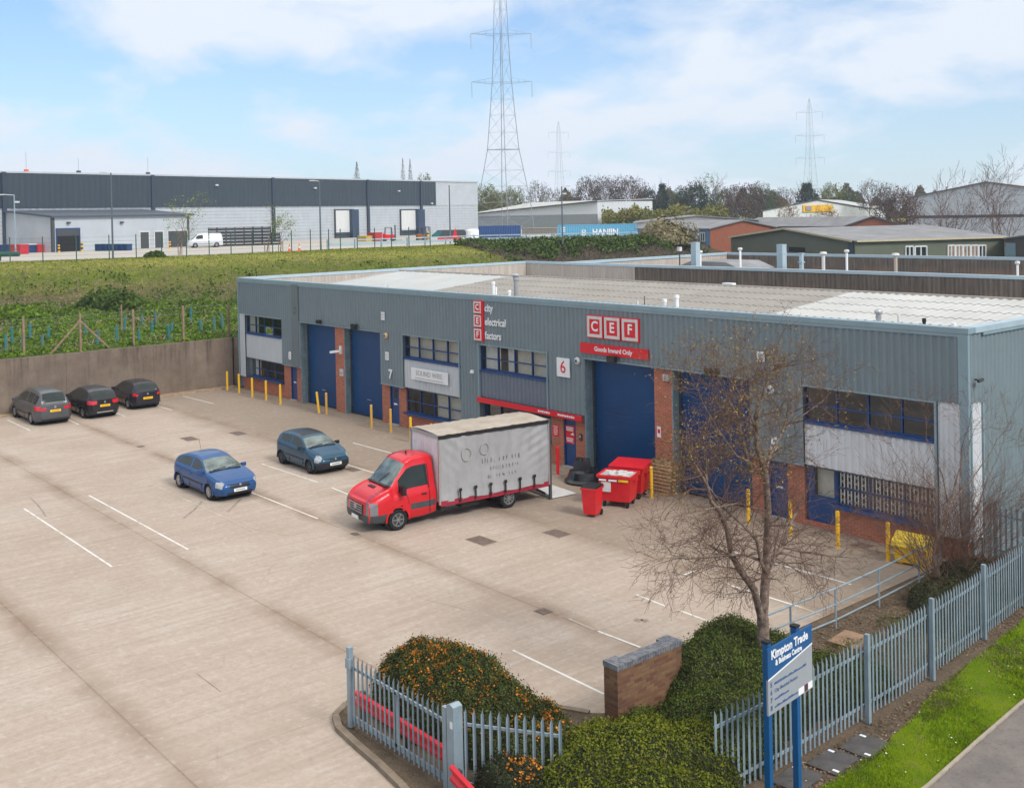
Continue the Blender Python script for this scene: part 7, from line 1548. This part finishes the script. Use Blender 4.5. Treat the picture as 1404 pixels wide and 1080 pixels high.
# ------------------------------------------------------------------ estate buildings farther off
def shed(name, label, Pa, Pb, Pc, ze, zr, wall, roof, gable=None, zb=0.0, edge=None, cat='building', over=.3):
    """gable end runs Pa-Pb (towards us), long side Pb-Pc"""
    Pa, Pb, Pc = [np.array(q_[:2]) for q_ in (Pa, Pb, Pc)]; Pd = Pa+(Pc-Pb); o0 = (Pa+Pb)/2; t = empty(name, (float(o0[0]), float(o0[1]), zb), 0, label, cat); L3 = lambda p, z: (float(p[0]-o0[0]), float(p[1]-o0[1]), z-zb); mid0, mid1 = (Pa+Pb)/2, (Pc+Pd)/2
    mb = MB(); mb.face([L3(Pb, zb), L3(Pc, zb), L3(Pc, ze), L3(Pb, ze)]); mb.face([L3(Pd, zb), L3(Pa, zb), L3(Pa, ze), L3(Pd, ze)]); mb.face([L3(Pc, zb), L3(Pd, zb), L3(Pd, ze), L3(mid1, zr), L3(Pc, ze)]); mb.build('wall', wall, t, fix=False)
    mb = MB(); mb.prism([L3(Pa, zb), L3(Pb, zb), L3(Pb, ze), L3(mid0, zr), L3(Pa, ze)], ((Pc-Pb)[0]*.002, (Pc-Pb)[1]*.002, 0)); mb.build('gable_wall', gable or wall, t)
    dn = (Pc-Pb)/np.linalg.norm(Pc-Pb)*over; sd_ = (Pb-Pa)/np.linalg.norm(Pb-Pa)*over
    for s0, s1, sg in ((Pb, Pc, 1), (Pa, Pd, -1)):
        mb = MB(); mb.prism([L3(s0-dn+sd_*sg, ze-.05), L3(s1+dn+sd_*sg, ze-.05), L3(mid1+dn, zr+.05), L3(mid0-dn, zr+.05)], (0, 0, .14)); mb.build('roof', roof, t)
    if edge:
        mb = MB(); mb.bar(L3(Pa-dn*1.3, ze), L3(mid0-dn*1.3, zr+.12), .08, .22); mb.bar(L3(mid0-dn*1.3, zr+.12), L3(Pb-dn*1.3, ze), .08, .22); mb.bar(L3(Pb+sd_*1.2, ze-.02), L3(Pc+sd_*1.2, ze-.02), .1, .2); mb.build('verge_trim', edge, t)
    return t, (Pa, Pb, Pc, Pd, o0)
green_c = simple('olive_cladding', (.115, .125, .085), .6, var=.1, scale=.5, dirt=.2); cream = simple('cream_trim', (.50, .42, .28), .6)
Pa, Pb, Pc = D(1002, 324.5, 142), D(1172, 331, 115), D(1377, 325.5, 119)
t, fr = shed('olive_shed', 'long olive green shed with cream roof edge beyond the rear roofs', Pa, Pb, Pc, 6.72, 7.85, green_c, M['roof_grey'], edge=cream)
def on(fr, i, j, u0, u1, v0, v1, mat, name, parent, off=.06, frame=None, zb=0.0):
    P0, P1 = fr[i], fr[j]; dr = (P1-P0)/np.linalg.norm(P1-P0); n_ = np.array([dr[1], -dr[0]]); n_ = n_*(1 if n_@(CAM[:2]-P0) > 0 else -1)*off
    s0, z1 = hit(u0, v0, P0, dr); s1, z0 = hit(u1, v1, P0, dr); A, B3 = P0+dr*s0+n_-fr[4], P0+dr*s1+n_-fr[4]; z0 -= zb; z1 -= zb
    mb = MB(); mb.prism([(A[0], A[1], z0), (B3[0], B3[1], z0), (B3[0], B3[1], z1), (A[0], A[1], z1)], (-n_[0]*.8, -n_[1]*.8, 0)); o = mb.build(name, mat, parent)
    if frame:
        mb = MB(); n2 = n_*1.3-n_
        for a, b in (((A, z0), (B3, z0)), ((A, z1), (B3, z1)), ((A, z0), (A, z1)), ((B3, z0), (B3, z1)), (((A+B3)/2, z0), ((A+B3)/2, z1))): mb.bar((a[0][0]+n2[0], a[0][1]+n2[1], a[1]), (b[0][0]+n2[0], b[0][1]+n2[1], b[1]+1e-3), .12, .12)
        mb.build('frame', frame, o)
    return o
on(fr, 1, 2, 1241, 1252, 338, 352, M['car_glass'], 'window', t, frame=M['white']); on(fr, 1, 2, 1254, 1270, 338, 352, M['car_glass'], 'window', t, frame=M['white'])
for k in range(5): on(fr, 1, 2, 1299+k*10.6, 1308.5+k*10.6, 336.5, 352, simple('window_display', (.25, .16, .12), .5, var=.6, scale=2) if k < 4 else M['car_glass'], 'window', t, frame=M['white'])
on(fr, 0, 1, 1082, 1104, 338.5, 346, M['dark'], 'loading_door', t, frame=None); on(fr, 0, 1, 1163, 1171, 331, 350, simple('corner_navy', (.04, .06, .08), .5), 'corner_panel', t)
ridge_n = MB()
for k in range(9):
    f = .10+k*.09; p0 = (fr[1]*(1-f)+fr[2]*f); m0 = ((fr[0]+fr[1])/2)*(1-f)+((fr[2]+fr[3])/2)*f; a = p0+(m0-p0)*.45-fr[4]; b = p0+(m0-p0)*.75-fr[4]; za, zb_ = 6.72+1.13*.45+.13, 6.72+1.13*.75+.13; e_ = (fr[2]-fr[1])/np.linalg.norm(fr[2]-fr[1])*.9
    ridge_n.face([(a[0], a[1], za), (a[0]+e_[0], a[1]+e_[1], za), (b[0]+e_[0], b[1]+e_[1], zb_), (b[0], b[1], zb_)])
tag(ridge_n.build('rooflights', M['roof_smooth'], t), kind='stuff')
# dark shed at the right edge
t, fr2 = shed('dark_shed', 'dark flat-fronted shed with blue-grey door at the right edge', D(1378, 326, 117), D(1440, 330, 110), D(1470, 326, 130), 6.6, 6.9, simple('dark_brown_clad', (.055, .045, .042), .6), M['roof_grey'])
on(fr2, 0, 1, 1379, 1393, 333, 352, simple('blue_grey_door', (.16, .25, .30), .5), 'door', t)
# brick and blue office
blue_c = simple('faded_blue_cladding', (.12, .22, .33), .6, var=.1, scale=.6, dirt=.1)
t, fr3 = shed('blue_office', 'two-storey blue clad office with orange brick gable and grey roof', D(1062, 312, 152), D(973.5, 314.5, 150), D(874, 314.5, 166), 7.75, 8.75, blue_c, M['roof_grey'], M['brick_far'])
for k, (u0, u1) in enumerate(((888, 896), (903, 909), (916, 921), (934, 940), (943, 949), (961, 967))): on(fr3, 1, 2, u0, u1, 319, 331, M['car_glass'], 'window', t, frame=M['offwhite'])
for u in (910, 945): on(fr3, 1, 2, u, u+1.5, 315, 345, simple('blue_pipe', (.03, .08, .15), .5), 'downpipe', t)
t, fr4 = shed('brick_shed', 'orange brick shed with pale grey roof behind the olive shed', D(1236, 311, 186), D(1155, 310, 190), D(1008, 308, 215), 7.0, 8.6, M['brick_far'], M['roof_grey'], edge=simple('dark_verge', (.06, .065, .08), .5))
t, fr5 = shed('low_grey_shed', 'low grey-roofed shed between the blue office and the treeline', D(1040, 301, 205), D(870, 305, 200), D(872, 304, 235), 8.3, 9.3, M['roof_grey'], M['roof_grey'])
t, fr6 = shed('pale_gabled_shed', 'pale grey gabled shed carrying a yellow sign, in front of the treeline', D(1046, 289, 250), D(1192, 286, 268), D(1215, 283, 300), 10.1, 12.3, simple('pale_gable_cladding', (.60, .62, .63), .5), M['roof_smooth'], zb=2.0, edge=M['darkgrey'])
o = on(fr6, 0, 1, 1100, 1141, 281.5, 290, simple('yellow_sign', (.75, .42, .02), .5), 'sign_board', t, off=.3, zb=2.0); on(fr6, 0, 1, 1103, 1111, 283, 288.5, M['rim'], 'sign_emblem', t, off=.5, zb=2.0)
t, fr7 = shed('large_grey_shed', 'very large pale grey gabled shed on the right skyline behind bare trees', D(1244, 270, 240), D(1475, 262, 215), D(1560, 262, 290), 12.3, 15.1, simple('pale_shed_cladding', (.60, .62, .63), .5), M['roof_smooth'], edge=simple('brown_grey_verge', (.16, .15, .145), .6))
on(fr7, 0, 1, 1246, 1404, 296, 297.5, M['darkgrey'], 'wall_band', t, off=.1)
# monopitch building left of the containers
a, b = np.array(D(648, 294, 290)), np.array(D(819, 276, 268)); dr = (b-a)[:2]; w = float(np.linalg.norm(dr)); t = empty('monopitch_unit', (float(a[0]), float(a[1]), ZP-.5), math.atan2(dr[1], dr[0]), 'silver monopitch unit with sloping white roof behind the pylon', 'building'); za, zb_ = float(a[2])-ZP+.5, float(b[2])-ZP+.5
mb = MB(); mb.prism([(0, 0, 0), (w, 0, 0), (w, 0, zb_), (0, 0, za)], (0, 30, 0)); mb.build('wall', simple('bright_cladding', (.62, .64, .66), .5), t); mb = MB(); mb.bx(-.05, w+.05, -.1, 0, 0, 4.0); mb.build('lower_band', simple('mid_grey', (.24, .26, .28), .5), t)
mb = MB(); mb.prism([(-.5, -.6, za+.02), (w+.3, -.6, zb_+.02), (w+.3, 30, zb_+.5), (-.5, 30, za+3.0)], (0, 0, .2)); mb.build('roof', M['roof_white'], t); mb = MB(); mb.bar((-.5, -.7, za), (w+.3, -.7, zb_), .2, .35); mb.build('fascia', M['darkgrey'], t)
t, _w, _h = sbox('portable_office', 716, 764, 313, 322, 3, simple('beige_cabin', (.33, .29, .25), .7), 'low beige cabin between the two shipping containers', 'cabin')

# ------------------------------------------------------------------ lattice pylons
M['lattice'] = simple('pylon_steel', (.24, .27, .30), .6)
def pylon_proto(loc, rz, label, k_=1.0):
    t = empty('electricity_pylon', loc, rz, label, 'pylon', 'lattice pylons'); H = [(0, 4.6), (7, 4.1), (14, 3.1), (18.5, 2.45), (26, 1.95), (33, 1.52), (38, 1.30), (43.5, 1.12), (49, 1.0), (54.5, .85), (58, .55), (61, .05)]
    mb = MB(); cs = lambda h, w: [(w, w, h), (-w, w, h), (-w, -w, h), (w, -w, h)]
    for (h0, w0), (h1, w1) in zip(H, H[1:]):
        A, B_ = cs(h0, w0), cs(h1, w1)
        for k in range(4): mb.tube(A[k], B_[k], .10*k_ if h0 < 40 else .075*k_, n=4, caps=False)
    mb.build('leg_frame', M['lattice'], t); mb = MB()
    for (h0, w0), (h1, w1) in zip(H, H[1:]):
        n = 1 if h1-h0 < 6 else 2
        for i in range(n):
            ha, hb = h0+(h1-h0)*i/n, h0+(h1-h0)*(i+1)/n; wa, wb = w0+(w1-w0)*i/n, w0+(w1-w0)*(i+1)/n; A, B_ = cs(ha, wa), cs(hb, wb)
            for k in range(4): mb.tube(A[k], B_[(k+1) % 4], .026*k_, n=3, caps=False); mb.tube(A[(k+1) % 4], B_[k], .026*k_, n=3, caps=False); mb.tube(B_[k], B_[(k+1) % 4], .03*k_, n=3, caps=False)
    mb.build('bracing', M['lattice'], t)
    for h, L in ((33, 6.6), (43.5, 6.6), (54.5, 6.0)):
        mb = MB(); w = float(np.interp(h, [a for a, b in H], [b for a, b in H]))
        for s in (-1, 1):
            e = (s*L*.7071, -s*L*.7071, h+.3)
            for p in ((s*w, -s*w, h+1.2), (s*w, -s*w, h-.2), (s*w, s*w, h), (-s*w, -s*w, h)): mb.tube(p, e, .05*k_, .035*k_, n=3, caps=False)
            for f in (.35, .65): mb.tube((s*w+(e[0]-s*w)*f, -s*w+(e[1]+s*w)*f, h-.2+.5*f), (s*w+(e[0]-s*w)*f, -s*w+(e[1]+s*w)*f, h+1.2-.9*f), .04, n=3)
        mb.build('crossarm', M['lattice'], t)
        for s in (-1, 1): mb = MB(); e = (s*L*.7071, -s*L*.7071, h+.3); mb.tube(e, (e[0], e[1], e[2]-3.4), .06, n=4); mb.build('insulator', M['rim'], t)
    mb = MB()
    for s in (-1, 1): mb.tube((0, 0, 18.5), (s*3.6*.7071, -s*3.6*.7071, 18.5), .12, n=4)
    mb.build('anti_climb_frame', M['lattice'], t); return t
yaw_img = math.atan2(_r[1], _r[0]); pr = pylon_proto((0, 0, 0), 0, 'tall lattice pylon rising out of the picture above the dark blue container', .78); x, y, _ = D(692, 300, 235); pr.location = (x, y, ZP-.5); pr.rotation_euler = (0, 0, yaw_img+R(45)+R(6))
for u, dep, s, rz, lb in ((768, 600, 1.0, .35, 'faint distant lattice pylon just above the bare trees left of the light blue container lamp'), (1112, 505, 1.0, -.1, 'distant lattice pylon on the right above the pale gabled shed')):
    c = pylon_proto((0, 0, 0), 0, lb, .55) if u == 768 else copy_tree(c); x, y, _ = D(u, 290, dep); c.location = (x, y, 1.0); c.rotation_euler = (0, 0, yaw_img+R(45)+rz); c.scale = (s, s, s); c['label'] = lb

# ------------------------------------------------------------------ the treeline
def far_tree(name, h, w, seed, leafmat, n, size, shape='round', trunk_m='twig', lean=0, sparse=False):
    rg = np.random.default_rng(seed); t = empty(name, (0, 0, 0), 0); tt = Tree(seed); tt.limb([(0, 0, 0), (.1, 0, h*.25), (0, .1, h*.5)], .035*h*.5, .02*h*.4)
    if shape != 'column':
        for k in range(9): a = k*2.4; tt.grow((0, 0, h*(.22+.03*k)), (math.cos(a)*.8, math.sin(a)*.8, 1.0), h*.42, .010*h, 2, .03, 0, 3, .5, .035, h*.07)
    tt.mesh('trunk', M[trunk_m], t)
    if shape == 'round':
        th = rg.uniform(0, 6.283, n); cz = rg.uniform(-.75, 1, n); rr_ = rg.uniform(.35, 1, n)**.5*(1+.16*np.sin(th*3+seed)+.12*np.sin(th*5+cz*6+seed)+.08*np.sin(cz*11+th*2)); sq = np.sqrt(1-np.clip(cz, -1, 1)**2); P = np.column_stack([np.cos(th)*sq*w/2*rr_, np.sin(th)*sq*w/2*rr_, h*.60+cz*h*.40*rr_])
        cl_ = np.sin(P[:, 0]*2.2*8/w+seed)*np.sin(P[:, 1]*2.2*8/w)*np.sin(P[:, 2]*1.6*10/h+seed); P = P[cl_ > (-.35 if not sparse else -.05)]
    elif shape == 'cedar':
        P = []
        for k in range(9): z = h*(.30+.075*k); r_ = w/2*(1-.085*k)*rg.uniform(.75, 1.1); m_ = n//9; a = rg.uniform(0, 6.283, m_); q_ = r_*np.sqrt(rg.uniform(0, 1, m_))*(1+.25*np.sin(a*4+k)); P.append(np.column_stack([np.cos(a)*q_, np.sin(a)*q_, z+rg.normal(0, h*.026, m_)-.04*q_]))
        P = np.concatenate(P)
    elif shape == 'column':
        z = rg.uniform(.12, 1, n)*h; r_ = w/2*np.sin(np.clip(z/h, 0, 1)*3.0+.1)*rg.uniform(.2, 1, n); a = rg.uniform(0, 6.283, n); P = np.column_stack([np.cos(a)*r_, np.sin(a)*r_, z])
    V, F = quads(P, rg.normal(0, 1, (len(P), 3)), size, rg, .45, .5); np_mesh('crown', V, F, leafmat, t); return t
fm_pb = foliage_mat('purple_twigs', [(.075, .050, .048), (.12, .082, .075), (.16, .115, .10)]); fm_bb = foliage_mat('grey_brown_twigs', [(.085, .070, .055), (.14, .115, .09), (.19, .16, .13)]); fm_yg = foliage_mat('yellow_green_leaves', [(.10, .12, .02), (.17, .19, .035), (.25, .26, .06)])
fm_ev = foliage_mat('evergreen_leaves', [(.010, .028, .016), (.020, .048, .024), (.035, .07, .03)]); fm_mg = foliage_mat('mid_green_leaves', [(.030, .065, .020), (.055, .10, .03), (.09, .14, .045)]); fm_lg = foliage_mat('fresh_leaves', [(.10, .15, .05), (.16, .22, .075), (.22, .28, .11)]); fm_or = foliage_mat('russet_buds', [(.20, .10, .04), (.30, .16, .06), (.28, .20, .09)])
PT = {'purple': far_tree('bare_tree', 14, 13, 1, fm_pb, 5200, .50), 'brown': far_tree('bare_tree', 14, 11, 2, fm_bb, 3600, .48, sparse=True), 'yellow': far_tree('spring_tree', 11, 11, 3, fm_yg, 3600, .60), 'cedar': far_tree('cedar_tree', 14, 12, 4, fm_ev, 3600, .8, 'cedar'),
      'dark': far_tree('evergreen_tree', 12, 10, 5, fm_ev, 4200, .65), 'mid': far_tree('leafy_tree', 13, 11, 6, fm_mg, 4000, .6), 'fresh': far_tree('leafy_tree', 16, 11, 7, fm_lg, 2300, .55, sparse=True), 'column': far_tree('poplar_tree', 20, 5, 8, fm_bb, 1500, .45, 'column'), 'russet': far_tree('bare_tree', 10, 10, 9, fm_or, 2500, .4, sparse=True)}
PH = {'purple': 14*1.0, 'brown': 14, 'yellow': 11, 'cedar': 14*.92, 'dark': 12, 'mid': 13, 'fresh': 16, 'column': 20, 'russet': 10}; PWd = {'purple': 14, 'brown': 12, 'yellow': 12, 'cedar': 12, 'dark': 11, 'mid': 12, 'fresh': 12, 'column': 5, 'russet': 11}
used = set()
TL = [(668, 254, 44, 330, 'yellow', 'yellow-green tree behind the right end of the warehouse'), (703, 257, 40, 320, 'yellow', 'yellow-green tree behind the legs of the big pylon'), (736, 248, 30, 330, 'brown', 'dark bare tree just right of the big pylon'), (757, 258, 36, 340, 'brown', 'grey-brown bare tree under the faint distant pylon'), (782, 260, 34, 340, 'brown', 'grey-brown bare tree above the monopitch roof'),
      (686, 262, 40, 345, 'brown', 'brown bare tree half hidden behind the big pylon'), (806, 243, 42, 330, 'purple', 'purple-brown bare tree above the monopitch roof end'), (832, 243, 46, 335, 'purple', 'tallest purple-brown bare tree above the light blue container'), (863, 243, 50, 330, 'purple', 'broad purple-brown bare tree above the container right end'), (886, 258, 34, 340, 'dark', 'dark evergreen left of the cedar'),
      (908, 254, 26, 335, 'cedar', 'small dark cedar with flat tiers on the skyline'), (935, 256, 30, 330, 'mid', 'mid green tree right of the small cedar'), (953, 251, 38, 325, 'dark', 'dark evergreen in front of the tall pale green tree'), (972, 238, 34, 330, 'fresh', 'tall pale green tree, highest of the treeline'), (990, 258, 34, 330, 'mid', 'green tree right of the tall pale green one'),
      (1004, 254, 30, 320, 'brown', 'grey bare tree left of the big purple one'), (1021, 253, 60, 235, 'purple', 'big rounded purple-brown tree behind the brick shed'), (1041, 251, 34, 320, 'mid', 'green tree right of the big purple one'), (1076, 257, 36, 310, 'brown', 'bare tree left of the wide cedar'), (1106, 253, 40, 320, 'cedar', 'wide dark cedar under the right-hand pylon'),
      (1140, 252, 36, 320, 'yellow', 'round yellow-green tree right of the wide cedar'), (1160, 264, 44, 320, 'mid', 'low green tree right of the yellow-green one'), (1192, 246, 34, 260, 'brown', 'tall bare tree left of the purple thicket tree'), (1214, 250, 26, 262, 'brown', 'thin bare tree behind the purple thicket tree'),
      (1228, 258, 66, 200, 'purple', 'dense purple-brown tree before the large grey shed'), (1080, 277, 34, 215, 'russet', 'small russet bare tree before the left part of the yellow sign shed'), (1132, 282, 44, 205, 'russet', 'russet bare tree half covering the yellow sign'), (489, 222, 14, 300, 'column', 'slim bare poplar behind the warehouse roof, alone'), (552, 217, 9, 300, 'column', 'slim bare poplar behind the warehouse, left one of two'),
      (562, 218, 9, 300, 'column', 'slim bare poplar behind the warehouse, right one of two'), (583, 240, 30, 330, 'yellow', 'rounded green tree top just showing over the warehouse roof'), (640, 262, 40, 335, 'mid', 'green tree behind the warehouse corner'), (1060, 262, 30, 330, 'mid', 'low green tree between bare ones above the brick shed'), (1243, 262, 28, 270, 'brown', 'bare tree at the left corner of the large grey shed')]
for u, vt, wp, dep, kd, lb in TL:
    x, y, z = D(u, vt, dep); zb = float(TZ(x, y)) if x > -880 and y < 415 else 6.0
    o = PT[kd] if kd not in used else copy_tree(PT[kd]); used.add(kd); h = z-zb; w = wp*dep/FPX; o.location = (x, y, zb-.3); o.scale = (w/PWd[kd]*1.1, w/PWd[kd]*1.1, (h+.3)/PH[kd]*1.0); o.rotation_euler = (0, 0, u*1.7)
    tag(o, lb, 'tree', 'trees of the far treeline')
# unbroken wood and yellow-green scrub behind them
rg = np.random.default_rng(77); n = 52000; u = rg.uniform(590, 1300, n); dep = rg.uniform(345, 400, n); off_ = (u-PXC)/FPX; P = CAM+dep[:, None]*(_fw[None, :]+off_[:, None]*_r[None, :]); hmax = 8.5+2.5*np.sin(u*.05)+2.0*np.sin(u*.13+1)+1.2*np.sin(u*.31); P[:, 2] = 5+rg.uniform(0, 1, n)**.7*hmax
V, F = quads(P, rg.normal(0, 1, (n, 3)), 1.0, rg, .6, .4); tag(np_mesh('far_wood', V, F, foliage_mat('far_wood_leaves', [(.06, .058, .03), (.10, .09, .05), (.13, .13, .05), (.09, .07, .055)])), kind='stuff')
n = 24000; u = rg.uniform(826, 1000, n); dep = rg.uniform(255, 285, n); off_ = (u-PXC)/FPX; P = CAM+dep[:, None]*(_fw[None, :]+off_[:, None]*_r[None, :]); P[:, 2] = 5+rg.uniform(0, 1, n)**.8*(5.6+.6*np.sin(u*.11)+.4*np.sin(u*.37)+rg.normal(0, .5, n)); V, F = quads(P, rg.normal(0, 1, (n, 3)), .8, rg, .6, .4); tag(np_mesh('scrub_belt', V, F, foliage_mat('scrub_leaves', [(.12, .13, .02), (.19, .19, .03), (.27, .25, .06), (.20, .14, .06)])), kind='stuff')
# big bare trees before the grey shed
for u, vt, dep, seed, lb, sp in ((1292, 247, 150, 41, 'bare tree with open forked crown before the large grey shed, left one of two', .55), (1380, 232, 150, 43, 'taller bare tree with open forked crown before the large grey shed, right one of two', .6)):
    x, y, z = D(u, vt, dep); zb = 0.0; h = z-zb; tt = Tree(seed)
    for k in range(5):
        a = k*1.257+.3; tt.grow((math.cos(a)*.2, math.sin(a)*.2, h*.12), (math.cos(a)*.40, math.sin(a)*.40, 1.0), h*.56, .12, 3, .05, 0, 5, sp*.75, .016, h*.07)
    tt.limb([(0, 0, 0), (0, 0, h*.2)], .30, .22); t = empty('bare_tree', (x, y, zb), 0, lb, 'tree'); tt.mesh('trunk', M['bark'], t, thick=.04, lo=0); tt.mesh('crown', M['twig'], t, thick=.04, lo=1)

# ------------------------------------------------------------------ thin spring haze over the distance
mb = MB(); mb.bx(-950, 130, -230, 700, -1.0, 75); hz_ = tag(mb.build('haze', M['dark'], None), kind='stuff'); hz_.data.materials.clear()
hm = bpy.data.materials.new('haze'); hm.use_nodes = True; hm.node_tree.nodes.clear(); ho = hm.node_tree.nodes.new('ShaderNodeOutputMaterial'); hv = hm.node_tree.nodes.new('ShaderNodeVolumePrincipled')
hv.inputs['Color'].default_value = (.80, .88, 1.0, 1); hv.inputs['Density'].default_value = .0003; hm.node_tree.links.new(hv.outputs[0], ho.inputs['Volume']); hz_.data.materials.append(hm)
